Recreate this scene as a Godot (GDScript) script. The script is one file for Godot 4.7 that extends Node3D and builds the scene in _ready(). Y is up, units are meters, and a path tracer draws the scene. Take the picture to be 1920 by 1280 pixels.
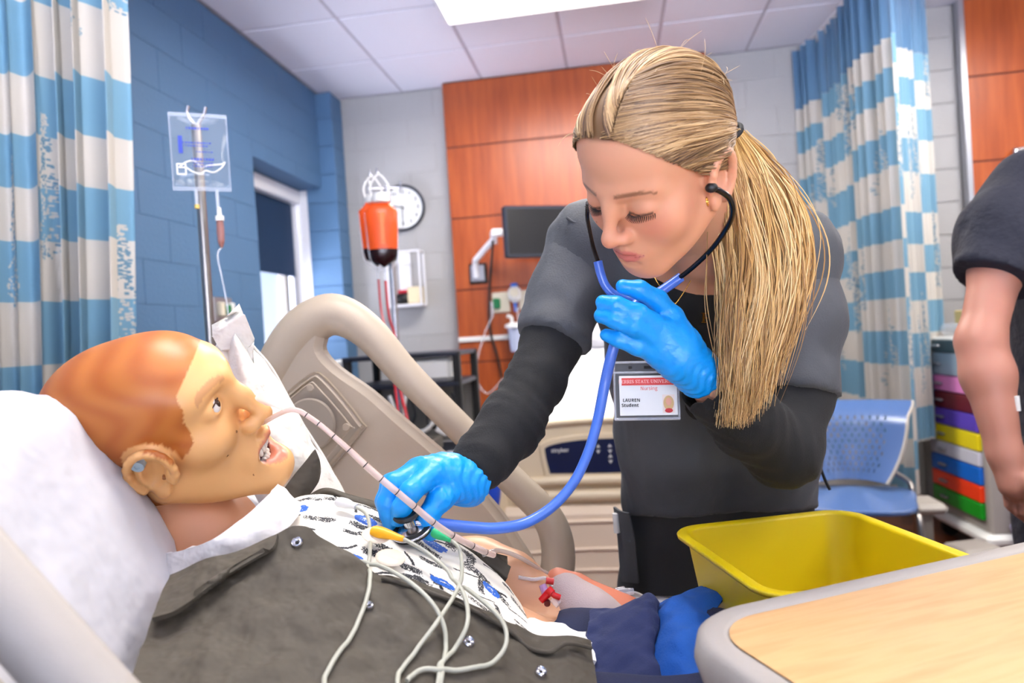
extends Node3D

# ---------------------------------------------------------------- viewpoint
const EYE := Vector3(0, 1.25, 0)
const TURN := Vector3(-0.010034, 0.145944, -0.064732)
var eye_basis := Basis.from_euler(TURN)
var M := {}
var taken := {}
var rng := RandomNumberGenerator.new()


func _ready() -> void:
	rng.seed = 7
	set_view_and_light()
	make_materials()
	build_room()
	build_background()
	build_bed()
	build_manikin()
	build_nurse()
	build_front()


func set_view_and_light() -> void:
	var cam := Camera3D.new()
	cam.name = "camera"
	cam.position = EYE
	cam.rotation = TURN
	cam.fov = rad_to_deg(2.0 * atan(640.0 / 1300.0))
	cam.near = 0.03
	var look := CameraAttributesPhysical.new()
	look.frustum_focal_length = 24.0 / (2.0 * 640.0 / 1300.0)
	look.frustum_focus_distance = 0.9
	look.frustum_near = 0.03
	look.frustum_far = 60.0
	look.exposure_aperture = 4.0
	cam.attributes = look
	add_child(cam)
	cam.current = true
	var env := Environment.new()
	env.background_mode = Environment.BG_SKY
	var sky := Sky.new()
	var air := ProceduralSkyMaterial.new()
	air.sky_top_color = Color(0.62, 0.75, 0.95)
	air.sky_horizon_color = Color(0.86, 0.91, 0.98)
	air.ground_horizon_color = Color(0.86, 0.87, 0.92)
	air.ground_bottom_color = Color(0.82, 0.83, 0.90)
	air.sky_energy_multiplier = 1.2
	air.ground_energy_multiplier = 5.0
	sky.sky_material = air
	env.sky = sky
	env.tonemap_mode = Environment.TONE_MAPPER_LINEAR
	env.tonemap_exposure = 0.96
	env.sdfgi_enabled = true
	env.ssao_enabled = true
	env.ssil_enabled = true
	var we := WorldEnvironment.new()
	we.name = "environment"
	we.environment = env
	add_child(we)
	# ceiling luminaires: each one is a fitting (built in build_room) and an area light of its size under its lens
	for s in LAMPS:
		var l := AreaLight3D.new()
		l.name = "luminaire_light"
		l.area_size = Vector2(1.12, 0.52)
		l.light_color = Color(1.0, 0.975, 0.94)
		l.light_energy = s.w
		l.position = Vector3(s.x, s.y - 0.012, s.z)
		l.rotation_degrees = Vector3(-90, 0, 0)
		add_child(l, true)


# ---------------------------------------------------------------- helpers
# a measured place: bearing (in the 1920 x 1280 frame of the survey) and distance along the line of sight
func at(x: float, y: float, d: float) -> Vector3:
	return EYE + eye_basis * Vector3((x - 960.0) / 1300.0 * d, (640.0 - y) / 1300.0 * d, -d)


func numbered(called: String) -> String:
	var n: int = taken.get(called, 0)
	taken[called] = n + 1
	return called if n == 0 else "%s_%03d" % [called, n]


func thing(called: String, label: String, category: String, where := Vector3.ZERO, group := "") -> Node3D:
	var o := Node3D.new()
	o.name = numbered(called)
	o.position = where
	add_child(o, true)
	tag(o, label, category, group)
	return o


func tag(o: Node3D, label: String, category: String, group := "") -> Node3D:
	o.set_meta("label", label)
	o.set_meta("category", category)
	if group:
		o.set_meta("group", group)
	return o


func obj(called: String, mb, material: Material, parent: Node3D = null, label := "") -> MeshInstance3D:
	var o := MeshInstance3D.new()
	var under: Node3D = parent if parent else self
	o.name = numbered(called) if under == self else called
	o.mesh = mb if mb is Mesh else mb.mesh()
	o.material_override = material
	if parent and parent != self:
		# parts are modelled in the room's axes; bring them into their thing's own
		var t := parent.transform
		var up: Node = parent.get_parent()
		while up is Node3D and up != self:
			t = (up as Node3D).transform * t
			up = up.get_parent()
		o.transform = t.affine_inverse()
	under.add_child(o, true)
	if label:
		o.set_meta("label", label)
	return o


func structure(called: String, mb, material: Material) -> MeshInstance3D:
	var o := obj(called, mb, material)
	o.set_meta("kind", "structure")
	return o


class MB:
	var v := PackedVector3Array()
	var n := PackedVector3Array()
	var uv := PackedVector2Array()
	var c := PackedColorArray()
	var ix := PackedInt32Array()
	var tint := Color.WHITE

	func add(p: Vector3, nn: Vector3, t := Vector2.ZERO) -> int:
		v.append(p)
		n.append(nn)
		uv.append(t)
		c.append(tint)
		return v.size() - 1

	func tri(a: int, b: int, d: int) -> void:
		var f := (v[b] - v[a]).cross(v[d] - v[a])
		if f.dot(n[a] + n[b] + n[d]) > 0.0:
			ix.append_array([a, d, b])
		else:
			ix.append_array([a, b, d])

	func quad(a: int, b: int, d: int, e: int) -> void:
		tri(a, b, d)
		tri(a, d, e)

	func flat(ps: Array, nn: Vector3) -> void:
		var first := v.size()
		for p in ps:
			add(p, nn, Vector2(p.x + p.z, p.y))
		for i in range(1, ps.size() - 1):
			tri(first, first + i, first + i + 1)

	# a box with chamfered edges
	func box(centre: Vector3, size: Vector3, bevel := 0.004, b := Basis.IDENTITY) -> MB:
		var h := size / 2.0
		var e := minf(bevel, minf(h.x, minf(h.y, h.z)) * 0.9)
		var corner := func(s: Vector3, axis: int) -> Vector3:
			var q := h - Vector3(e, e, e)
			q[axis] = h[axis]
			return centre + b * (q * s)
		for axis in 3:
			for sg in [-1.0, 1.0]:
				var s := Vector3.ONE
				s[axis] = sg
				var u := (axis + 1) % 3
				var w := (axis + 2) % 3
				var ps := []
				for pr in [[-1, -1], [1, -1], [1, 1], [-1, 1]]:
					s[u] = pr[0]
					s[w] = pr[1]
					ps.append(corner.call(s, axis))
				var nn := Vector3.ZERO
				nn[axis] = sg
				flat(ps, b * nn)
				if e > 0.0:
					for sg2 in [-1.0, 1.0]:
						var s1 := Vector3.ONE
						s1[axis] = sg
						s1[u] = sg2
						var s2 := s1
						s1[w] = -1.0
						s2[w] = 1.0
						var n2 := Vector3.ZERO
						n2[axis] = sg
						n2[u] = sg2
						flat([corner.call(s1, axis), corner.call(s2, axis), corner.call(s2, u), corner.call(s1, u)], b * n2.normalized())
		if e > 0.0:
			for i in 8:
				var s := Vector3(1 if i & 1 else -1, 1 if i & 2 else -1, 1 if i & 4 else -1)
				flat([corner.call(s, 0), corner.call(s, 1), corner.call(s, 2)], b * s.normalized())
		return self

	# smooth surface through rows of points; rows[i][j]
	func grid(rows: Array, wrap_i := false, wrap_j := false, flip := false) -> MB:
		var ni := rows.size()
		var nj: int = rows[0].size()
		var first := v.size()
		for i in ni:
			for j in nj:
				var i0 := (i - 1 + ni) % ni if wrap_i else maxi(i - 1, 0)
				var i1 := (i + 1) % ni if wrap_i else mini(i + 1, ni - 1)
				var j0 := (j - 1 + nj) % nj if wrap_j else maxi(j - 1, 0)
				var j1 := (j + 1) % nj if wrap_j else mini(j + 1, nj - 1)
				var du: Vector3 = rows[i1][j] - rows[i0][j]
				var dv: Vector3 = rows[i][j1] - rows[i][j0]
				var nn := du.cross(dv).normalized()
				if nn == Vector3.ZERO:
					var i2 := mini(i + 2, ni - 1) if i < ni / 2 else maxi(i - 2, 0)
					nn = (rows[i2][j1] - rows[i2][j0]).cross(du).normalized() * (-1.0)
					if nn == Vector3.ZERO:
						nn = Vector3.UP
				add(rows[i][j], -nn if flip else nn, Vector2(float(j) / maxi(nj - 1, 1), float(i) / maxi(ni - 1, 1)))
		for i in (ni if wrap_i else ni - 1):
			for j in (nj if wrap_j else nj - 1):
				var a := first + i * nj + j
				var b2 := first + i * nj + (j + 1) % nj
				var d := first + ((i + 1) % ni) * nj + (j + 1) % nj
				var e := first + ((i + 1) % ni) * nj + j
				quad(a, b2, d, e)
		return self

	# a cloth or panel of some thickness over rows of points
	func sheet(rows: Array, thick: float, flip := false) -> MB:
		var ni := rows.size()
		var nj: int = rows[0].size()
		var first := v.size()
		grid(rows, false, false, flip)
		var under := []
		for i in ni:
			var r := []
			for j in nj:
				r.append(v[first + i * nj + j] - n[first + i * nj + j] * thick)
			under.append(r)
		grid(under, false, false, not flip)
		var rim := []
		for j in nj: rim.append([0, j])
		for i in range(1, ni): rim.append([i, nj - 1])
		for j in range(nj - 2, -1, -1): rim.append([ni - 1, j])
		for i in range(ni - 2, -1, -1): rim.append([i, 0])
		var mid: Vector3 = rows[ni / 2][nj / 2]
		for q in rim.size() - 1:
			var p0: Vector3 = rows[rim[q][0]][rim[q][1]]
			var p1: Vector3 = rows[rim[q + 1][0]][rim[q + 1][1]]
			var q0: Vector3 = under[rim[q][0]][rim[q][1]]
			var q1: Vector3 = under[rim[q + 1][0]][rim[q + 1][1]]
			var nn := (p1 - p0).cross(q0 - p0).normalized()
			if nn.dot(p0 - mid) < 0.0:
				nn = -nn
			flat([p0, p1, q1, q0], nn)
		return self

	func tube(path: Array, radius, sides := 10, caps := true, squash := 1.0, lead := Vector3.ZERO) -> MB:
		var rows := []
		var m := path.size()
		var side := Vector3.ZERO
		for i in m:
			var t: Vector3 = (path[mini(i + 1, m - 1)] - path[maxi(i - 1, 0)]).normalized()
			if side == Vector3.ZERO:
				side = t.cross(lead if lead != Vector3.ZERO else (Vector3.UP if absf(t.y) < 0.9 else Vector3.RIGHT)).normalized()
			side = (side - t * side.dot(t)).normalized()
			var up := side.cross(t)
			var r: float = radius[i] if radius is Array else radius
			var row := []
			for j in sides:
				var a := TAU * j / sides
				row.append(path[i] + side * cos(a) * r + up * sin(a) * r * squash)
			rows.append(row)
		var first := v.size()
		for i in m:
			var t: Vector3 = (path[mini(i + 1, m - 1)] - path[maxi(i - 1, 0)]).normalized()
			for j in sides:
				var nn: Vector3 = rows[i][j] - path[i]
				if nn.length() < 1e-9:
					nn = t
				add(rows[i][j], nn.normalized(), Vector2(float(j) / sides, float(i) / (m - 1)))
		for i in m - 1:
			for j in sides:
				var j1 := (j + 1) % sides
				quad(first + i * sides + j, first + i * sides + j1, first + (i + 1) * sides + j1, first + (i + 1) * sides + j)
		if caps:
			for e in [0, m - 1]:
				flat(rows[e], (path[0] - path[1]).normalized() if e == 0 else (path[m - 1] - path[m - 2]).normalized())
		return self

	# turned shape: profile of (radius, height) about the y axis of t
	func lathe(profile: Array, sides := 24, t := Transform3D.IDENTITY) -> MB:
		for s in profile.size() - 1:
			var p: Vector2 = profile[s]
			var q: Vector2 = profile[s + 1]
			var nn := Vector2(q.y - p.y, p.x - q.x).normalized()
			var first := v.size()
			for j in sides:
				var a := TAU * j / sides
				var d := Vector3(cos(a), 0, sin(a))
				add(t * (d * p.x + Vector3.UP * p.y), (t.basis * (d * nn.x + Vector3.UP * nn.y)).normalized(), Vector2(float(j) / sides, 0))
				add(t * (d * q.x + Vector3.UP * q.y), (t.basis * (d * nn.x + Vector3.UP * nn.y)).normalized(), Vector2(float(j) / sides, 1))
			for j in sides:
				var j1 := (j + 1) % sides
				quad(first + j * 2, first + j1 * 2, first + j1 * 2 + 1, first + j * 2 + 1)
		return self

	# extruded outline (in the xy plane of t, from z = 0 to z = depth) with chamfered front and back edges
	func prism(outline: PackedVector2Array, depth: float, bevel := 0.0, t := Transform3D.IDENTITY) -> MB:
		var m := outline.size()
		var area := 0.0
		for i in m:
			area += outline[i].cross(outline[(i + 1) % m])
		var sg := 1.0 if area > 0.0 else -1.0
		var inner := PackedVector2Array()
		for i in m:
			var e0 := (outline[i] - outline[(i + m - 1) % m]).normalized()
			var e1 := (outline[(i + 1) % m] - outline[i]).normalized()
			var nn := (Vector2(-e0.y, e0.x) + Vector2(-e1.y, e1.x)).normalized() * sg
			inner.append(outline[i] + nn * bevel)
		var cut := Geometry2D.triangulate_polygon(inner)
		for f in [[0.0, -1.0], [depth, 1.0]]:
			var first := v.size()
			for p in inner:
				add(t * Vector3(p.x, p.y, f[0]), t.basis.z.normalized() * f[1], p)
			for k in range(0, cut.size(), 3):
				tri(first + cut[k], first + cut[k + 1], first + cut[k + 2])
		for i in m:
			var j := (i + 1) % m
			var e := (outline[j] - outline[i]).normalized()
			var out := Vector3(e.y, -e.x, 0) * sg
			var o := func(p: Vector2, z: float) -> Vector3: return t * Vector3(p.x, p.y, z)
			flat([o.call(outline[i], bevel), o.call(outline[j], bevel), o.call(outline[j], depth - bevel), o.call(outline[i], depth - bevel)], (t.basis * out).normalized())
			if bevel > 0.0:
				flat([o.call(inner[i], depth), o.call(inner[j], depth), o.call(outline[j], depth - bevel), o.call(outline[i], depth - bevel)], (t.basis * (out + Vector3.BACK)).normalized())
				flat([o.call(inner[i], 0.0), o.call(inner[j], 0.0), o.call(outline[j], bevel), o.call(outline[i], bevel)], (t.basis * (out - Vector3.BACK)).normalized())
		return self

	func ball(centre: Vector3, r: Vector3, b := Basis.IDENTITY, lon := 20, lat := 12) -> MB:
		var first := v.size()
		for i in lat + 1:
			var th := PI * i / lat
			for j in lon:
				var ph := TAU * j / lon
				var d := Vector3(sin(th) * cos(ph), cos(th), sin(th) * sin(ph))
				add(centre + b * (d * r), (b * (d / r)).normalized(), Vector2(float(j) / lon, float(i) / lat))
		for i in lat:
			for j in lon:
				var j1 := (j + 1) % lon
				quad(first + i * lon + j, first + i * lon + j1, first + (i + 1) * lon + j1, first + (i + 1) * lon + j)
		return self

	# normals again from the faces, for shapes that were displaced
	func renormal() -> MB:
		for i in n.size():
			n[i] = Vector3.ZERO
		for k in range(0, ix.size(), 3):
			var f := (v[ix[k + 2]] - v[ix[k]]).cross(v[ix[k + 1]] - v[ix[k]])
			for q in 3:
				n[ix[k + q]] += f
		for i in n.size():
			n[i] = n[i].normalized()
		return self

	func mesh() -> ArrayMesh:
		var a := []
		a.resize(Mesh.ARRAY_MAX)
		a[Mesh.ARRAY_VERTEX] = v
		a[Mesh.ARRAY_NORMAL] = n
		a[Mesh.ARRAY_TEX_UV] = uv
		a[Mesh.ARRAY_COLOR] = c
		a[Mesh.ARRAY_INDEX] = ix
		var m := ArrayMesh.new()
		m.add_surface_from_arrays(Mesh.PRIMITIVE_TRIANGLES, a)
		return m


# smooth curve through points
func curve(ps: Array, per := 8) -> Array:
	var out := []
	for i in ps.size() - 1:
		var a = ps[maxi(i - 1, 0)]
		var b = ps[i]
		var c = ps[i + 1]
		var d = ps[mini(i + 2, ps.size() - 1)]
		for k in per:
			var t := float(k) / per
			out.append(0.5 * ((2.0 * b) + (c - a) * t + (2.0 * a - 5.0 * b + 4.0 * c - d) * t * t + (3.0 * b - a - 3.0 * c + d) * t * t * t))
	out.append(ps[-1])
	return out


# smooth patch through a net of points
func patch(net: Array, pi := 6, pj := 6) -> Array:
	var rows := []
	for r in net:
		rows.append(curve(r, pj))
	var cols := []
	for j in rows[0].size():
		var col := []
		for r in rows:
			col.append(r[j])
		cols.append(curve(col, pi))
	var out := []
	for i in cols[0].size():
		var r := []
		for j in cols.size():
			r.append(cols[j][i])
		out.append(r)
	return out


# net of [x, y, distance] readings to places
func net_at(readings: Array) -> Array:
	var out := []
	for r in readings:
		var row := []
		for p in r:
			row.append(at(p[0], p[1], p[2]))
		out.append(row)
	return out


func path_at(readings: Array) -> Array:
	var out := []
	for p in readings:
		out.append(at(p[0], p[1], p[2]))
	return out


# ---------------------------------------------------------------- rounded bodies: signed distances meshed with surface nets
class Body:
	var kind := PackedInt32Array()
	var op := PackedInt32Array()
	var k := PackedFloat32Array()
	var a := PackedVector3Array()
	var b := PackedVector3Array()
	var ra := PackedFloat32Array()
	var rb := PackedFloat32Array()
	var inv: Array[Basis] = []
	var val := {}
	var list_all := PackedInt32Array()

	func _push(kd: int, o: int, kk: float, aa: Vector3, bb: Vector3, r1: float, r2: float, iv: Basis) -> void:
		list_all.append(kind.size())
		kind.append(kd)
		op.append(o)
		k.append(kk)
		a.append(aa)
		b.append(bb)
		ra.append(r1)
		rb.append(r2)
		inv.append(iv)

	func cap(p: Vector3, q: Vector3, r1: float, r2: float, kk := 0.01, o := 0) -> Body:
		_push(0, o, kk, p, q - p, r1, r2, Basis.IDENTITY)
		return self

	func ell(c: Vector3, r: Vector3, kk := 0.01, o := 0, turn := Basis.IDENTITY) -> Body:
		_push(1, o, kk, c, r, 0, 0, turn.inverse())
		return self

	# keeps what lies behind the plane
	func cut(p: Vector3, nn: Vector3, kk := 0.0) -> Body:
		_push(2, 2, kk, p, nn.normalized(), 0, 0, Basis.IDENTITY)
		return self

	# capsule chain
	func chain(ps: Array, rs: Array, kk := 0.01, o := 0) -> Body:
		for i in ps.size() - 1:
			cap(ps[i], ps[i + 1], rs[i], rs[i + 1], kk, o)
		return self

	# left and right
	func pair_ell(c: Vector3, r: Vector3, kk := 0.01, o := 0, turn := Vector3.ZERO) -> Body:
		for s in [1.0, -1.0]:
			ell(Vector3(c.x * s, c.y, c.z), r, kk, o, Basis.from_euler(Vector3(turn.x, turn.y * s, turn.z * s)))
		return self

	func pair_cap(p: Vector3, q: Vector3, r1: float, r2: float, kk := 0.01, o := 0) -> Body:
		for s in [1.0, -1.0]:
			cap(Vector3(p.x * s, p.y, p.z), Vector3(q.x * s, q.y, q.z), r1, r2, kk, o)
		return self

	func one(i: int, p: Vector3) -> float:
		match kind[i]:
			0:
				var pa := p - a[i]
				var ba := b[i]
				var h := clampf(pa.dot(ba) / maxf(ba.dot(ba), 1e-12), 0.0, 1.0)
				return (pa - ba * h).length() - lerpf(ra[i], rb[i], h)
			1:
				var q := inv[i] * (p - a[i])
				var r := b[i]
				var k0 := (q / r).length()
				var k1 := (q / (r * r)).length()
				return k0 * (k0 - 1.0) / k1 if k1 > 1e-6 else -minf(r.x, minf(r.y, r.z))
		return (p - a[i]).dot(b[i])

	func d(p: Vector3, list: PackedInt32Array) -> float:
		var r := 1e3
		for i in list:
			var x := one(i, p)
			var kk := k[i]
			match op[i]:
				0:
					var h := maxf(kk - absf(r - x), 0.0)
					r = minf(r, x) - (h * h * 0.25 / kk if kk > 0.0 else 0.0)
				1:
					var h := maxf(kk - absf(r + x), 0.0)
					r = maxf(r, -x) + (h * h * 0.25 / kk if kk > 0.0 else 0.0)
				2:
					var h := maxf(kk - absf(r - x), 0.0)
					r = maxf(r, x) + (h * h * 0.25 / kk if kk > 0.0 else 0.0)
		return r

	func near(list: PackedInt32Array, c: Vector3, half: float) -> PackedInt32Array:
		var out := PackedInt32Array()
		for i in list:
			var x := one(i, c)
			if op[i] == 2:
				if x > -2.2 * half - k[i]:
					out.append(i)
			elif x < 2.4 * half + k[i]:
				out.append(i)
		return out

	# colour(p) gives the vertex colour, where(p) false leaves cells out (open edges)
	func mesh_into(mb: MB, cell: float, lo: Vector3, hi: Vector3, t := Transform3D.IDENTITY, colour = null, keep = null) -> void:
		var leaf := 4
		var big := 16
		var n3 := ((hi - lo) / cell).ceil()
		var nx := int(n3.x) + 1
		var ny := int(n3.y) + 1
		var nz := int(n3.z) + 1
		var verts := {}
		var faces := []
		var corner := PackedFloat32Array()
		corner.resize(125)
		for bx in range(0, nx, big):
			for by in range(0, ny, big):
				for bz in range(0, nz, big):
					var hb := big * cell * 0.5
					var cb := lo + Vector3(bx, by, bz) * cell + Vector3(hb, hb, hb)
					var l1 := near(list_all, cb, hb * 1.74)
					if l1.is_empty() or absf(d(cb, l1)) > hb * 1.74 * 1.3 + 0.004:
						continue
					for sx in range(0, big, leaf):
						for sy in range(0, big, leaf):
							for sz in range(0, big, leaf):
								var x0 := bx + sx
								var y0 := by + sy
								var z0 := bz + sz
								var hl := leaf * cell * 0.5
								var cl := lo + Vector3(x0, y0, z0) * cell + Vector3(hl, hl, hl)
								var l2 := near(l1, cl, hl * 1.74)
								if l2.is_empty() or absf(d(cl, l2)) > hl * 1.74 * 1.3 + 0.002:
									continue
								var at0 := 0
								for i in 5:
									for j in 5:
										for q in 5:
											corner[at0] = d(lo + Vector3(x0 + i, y0 + j, z0 + q) * cell, l2)
											at0 += 1
								for i in 4:
									for j in 4:
										for q in 4:
											var o := i * 25 + j * 5 + q
											var c0 := corner[o]
											var s0 := c0 < 0.0
											# faces for the three edges that leave this corner
											for ax in 3:
												var c1 := corner[o + (25 if ax == 0 else 5 if ax == 1 else 1)]
												if s0 != (c1 < 0.0):
													faces.append([x0 + i, y0 + j, z0 + q, ax])
											var sum := Vector3.ZERO
											var cnt := 0
											for e in 12:
												var ea: int = EDGE_A[e]
												var eb: int = EDGE_B[e]
												var fa := corner[o + OFF[ea]]
												var fb := corner[o + OFF[eb]]
												if (fa < 0.0) != (fb < 0.0):
													sum += POS[ea].lerp(POS[eb], fa / (fa - fb))
													cnt += 1
											if cnt:
												var p := lo + (Vector3(x0 + i, y0 + j, z0 + q) + sum / cnt) * cell
												var e1 := cell * 0.35
												var d1 := d(p + Vector3(e1, -e1, -e1), l2)
												var d2 := d(p + Vector3(-e1, -e1, e1), l2)
												var d3 := d(p + Vector3(-e1, e1, -e1), l2)
												var d4 := d(p + Vector3(e1, e1, e1), l2)
												var g := (Vector3(1, -1, -1) * d1 + Vector3(-1, -1, 1) * d2 + Vector3(-1, 1, -1) * d3 + Vector3(1, 1, 1) * d4)
												g = g.normalized() if g.length() > 1e-9 else Vector3.UP
												p -= g * clampf((d1 + d2 + d3 + d4) * 0.25, -cell * 0.5, cell * 0.5)
												if keep != null and not keep.call(p):
													continue
												if colour != null:
													mb.tint = colour.call(p)
												verts[((x0 + i) * 4096 + y0 + j) * 4096 + z0 + q] = mb.add(t * p, (t.basis * g).normalized(), Vector2(p.x, p.y))
		for f in faces:
			var u := [0, 0, 0]
			var w := [0, 0, 0]
			u[(f[3] + 1) % 3] = 1
			w[(f[3] + 2) % 3] = 1
			var ids := []
			for c in [[0, 0], [1, 0], [1, 1], [0, 1]]:
				var key: int = ((f[0] - u[0] * c[0] - w[0] * c[1]) * 4096 + f[1] - u[1] * c[0] - w[1] * c[1]) * 4096 + f[2] - u[2] * c[0] - w[2] * c[1]
				if verts.has(key):
					ids.append(verts[key])
			if ids.size() == 4:
				mb.quad(ids[0], ids[1], ids[2], ids[3])
			elif ids.size() == 3:
				mb.tri(ids[0], ids[1], ids[2])

	const OFF := [0, 1, 5, 6, 25, 26, 30, 31]
	const POS := [Vector3(0, 0, 0), Vector3(0, 0, 1), Vector3(0, 1, 0), Vector3(0, 1, 1), Vector3(1, 0, 0), Vector3(1, 0, 1), Vector3(1, 1, 0), Vector3(1, 1, 1)]
	const EDGE_A := [0, 2, 4, 6, 0, 1, 4, 5, 0, 1, 2, 3]
	const EDGE_B := [1, 3, 5, 7, 2, 3, 6, 7, 4, 5, 6, 7]


# ---------------------------------------------------------------- materials
func mat(col: Color, rough := 0.6, metal := 0.0) -> StandardMaterial3D:
	var m := StandardMaterial3D.new()
	m.albedo_color = col
	m.roughness = rough
	m.metallic = metal
	return m


func painted(rough := 0.6) -> StandardMaterial3D:
	var m := mat(Color.WHITE, rough)
	m.vertex_color_use_as_albedo = true
	return m


func noise_tex(freq: float, size := 256, ramp := [], normal := false, strength := 4.0, kind := FastNoiseLite.TYPE_SIMPLEX, oct := 4, seed_n := 1) -> NoiseTexture2D:
	var f := FastNoiseLite.new()
	f.noise_type = kind
	f.frequency = freq
	f.fractal_octaves = oct
	f.seed = seed_n
	var t := NoiseTexture2D.new()
	t.width = size
	t.height = size
	t.seamless = true
	t.noise = f
	if normal:
		t.as_normal_map = true
		t.bump_strength = strength
	if ramp:
		var g := Gradient.new()
		g.offsets = PackedFloat32Array(ramp[0])
		g.colors = PackedColorArray(ramp[1])
		t.color_ramp = g
	return t


func bumpy(m: StandardMaterial3D, tex: Texture2D, scale: float, strength := 1.0) -> StandardMaterial3D:
	m.normal_enabled = true
	m.normal_texture = tex
	m.normal_scale = strength
	m.uv1_triplanar = true
	m.uv1_scale = Vector3.ONE * scale
	return m


func glass(col: Color, alpha: float, rough := 0.08) -> StandardMaterial3D:
	var m := mat(Color(col.r, col.g, col.b, alpha), rough)
	m.transparency = BaseMaterial3D.TRANSPARENCY_ALPHA
	m.metallic_specular = 0.5
	return m


func lettering(words: String, size: float, deep := 0.0004, face := "Droid Sans", bold := false) -> TextMesh:
	var t := TextMesh.new()
	t.text = words
	var f := SystemFont.new()
	f.font_names = PackedStringArray([face])
	if bold:
		f.font_weight = 700
	t.font = f
	t.font_size = 64
	t.pixel_size = size / 64.0
	t.depth = deep
	t.curve_step = 1.5
	return t


# ---------------------------------------------------------------- the room
const ROOF := 3.078
const LAMPS := [Vector4(-0.206, 2.948, -3.435, 8.5), Vector4(-0.206, 2.975, -0.99, 4.8), Vector4(2.3, 2.975, -3.1, 6.5), Vector4(2.3, 2.975, -0.7, 4.8)]


func make_materials() -> void:
	var weave := noise_tex(0.12, 256, [], true, 3.0, FastNoiseLite.TYPE_SIMPLEX, 3)
	var crease := noise_tex(0.012, 512, [], true, 10.0, FastNoiseLite.TYPE_SIMPLEX, 4, 5)
	var rough_n := noise_tex(0.05, 256, [], true, 2.5, FastNoiseLite.TYPE_SIMPLEX, 5, 9)
	M.blue_wall = bumpy(mat(Color(0.30, 0.44, 0.58), 0.62), rough_n, 3.0, 0.35)
	M.blue_mortar = mat(Color(0.30, 0.44, 0.58), 0.7)
	M.grey_wall = bumpy(mat(Color(0.63, 0.625, 0.62), 0.7), rough_n, 3.0, 0.35)
	M.grey_mortar = mat(Color(0.63, 0.625, 0.62), 0.8)
	M.tile = bumpy(mat(Color(0.90, 0.90, 0.945), 0.9), noise_tex(0.2, 256, [], true, 2.0), 4.0, 0.3)
	M.tile_bar = mat(Color(0.72, 0.71, 0.76), 0.6)
	M.white_paint = mat(Color(0.88, 0.88, 0.9), 0.45)
	M.plastic_white = mat(Color(0.88, 0.88, 0.87), 0.4)
	M.lens = mat(Color(1, 1, 1), 0.4)
	M.lens.emission_enabled = true
	M.lens.emission = Color(1.0, 0.985, 0.96)
	M.lens.emission_energy_multiplier = 2.2
	# cherry veneer: long vertical figure
	var grain := noise_tex(0.02, 512, [[0.0, 0.45, 1.0], [Color(0.56, 0.25, 0.105), Color(0.62, 0.29, 0.125), Color(0.68, 0.34, 0.15)]], false, 1.0, FastNoiseLite.TYPE_SIMPLEX, 5, 3)
	M.cherry = mat(Color.WHITE, 0.34)
	M.cherry.albedo_texture = grain
	M.cherry.uv1_triplanar = true
	M.cherry.uv1_scale = Vector3(1.3, 0.12, 1.3)
	M.cherry_joint = mat(Color(0.28, 0.08, 0.04), 0.6)
	var plank := noise_tex(0.02, 512, [[0.0, 0.5, 1.0], [Color(0.22, 0.10, 0.05), Color(0.33, 0.17, 0.09), Color(0.42, 0.23, 0.13)]], false, 1.0, FastNoiseLite.TYPE_SIMPLEX, 5, 4)
	M.floor = mat(Color.WHITE, 0.32)
	M.floor.albedo_texture = plank
	M.floor.uv1_triplanar = true
	M.floor.uv1_scale = Vector3(0.3, 1.0, 2.4)
	M.aluminium = mat(Color(0.72, 0.73, 0.76), 0.35, 0.9)
	M.chrome = mat(Color(0.82, 0.82, 0.84), 0.16, 1.0)
	M.brushed = mat(Color(0.62, 0.60, 0.58), 0.28, 1.0)
	M.navy_blind = bumpy(mat(Color(0.02, 0.17, 0.30), 0.8), weave, 20.0, 0.3)
	M.black = mat(Color(0.03, 0.03, 0.035), 0.45)
	M.ink = mat(Color(0.05, 0.05, 0.06), 0.7)
	M.screen_frame = mat(Color(0.10, 0.12, 0.18), 0.5)
	M.dark_glass = mat(Color(0.035, 0.035, 0.045), 0.25)
	M.green = mat(Color(0.02, 0.45, 0.26), 0.4)
	M.blue_plastic = mat(Color(0.16, 0.42, 0.80), 0.4)
	M.cream_plate = mat(Color(0.84, 0.81, 0.73), 0.5)
	M.clear = glass(Color(0.95, 0.97, 1.0), 0.04)
	M.clear_haze = glass(Color(0.92, 0.94, 0.98), 0.28)
	M.clear.metallic_specular = 0.25
	M.window_glass = glass(Color(0.95, 0.98, 1.0), 0.05)
	M.rail_tan = bumpy(mat(Color(0.65, 0.59, 0.515), 0.5), noise_tex(0.3, 256, [], true, 2.0), 8.0, 0.25)
	M.rail_grey = bumpy(mat(Color(0.63, 0.605, 0.575), 0.5), noise_tex(0.3, 256, [], true, 2.0), 8.0, 0.25)
	M.ivory = mat(Color(0.89, 0.82, 0.69), 0.45)
	M.ivory_pale = mat(Color(0.91, 0.83, 0.73), 0.5)
	M.navy_panel = mat(Color(0.05, 0.10, 0.25), 0.35)
	M.linen = bumpy(mat(Color(0.88, 0.88, 0.90), 0.85), crease, 1.6, 0.5)
	M.pillow = bumpy(mat(Color(0.75, 0.75, 0.775), 0.9), crease, 1.2, 0.5)
	M.pillow_cream = bumpy(mat(Color(0.86, 0.85, 0.82), 0.8), crease, 3.0, 0.8)
	M.mattress = mat(Color(0.25, 0.30, 0.42), 0.7)
	M.steel_frame = mat(Color(0.55, 0.53, 0.50), 0.5, 0.2)
	M.rubber = mat(Color(0.06, 0.06, 0.065), 0.7)
	M.brick_pale = bumpy(mat(Color(0.86, 0.84, 0.82), 0.9), rough_n, 3.0, 0.6)
	M.pillow.rim_enabled = true
	M.weave_n = weave
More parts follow.
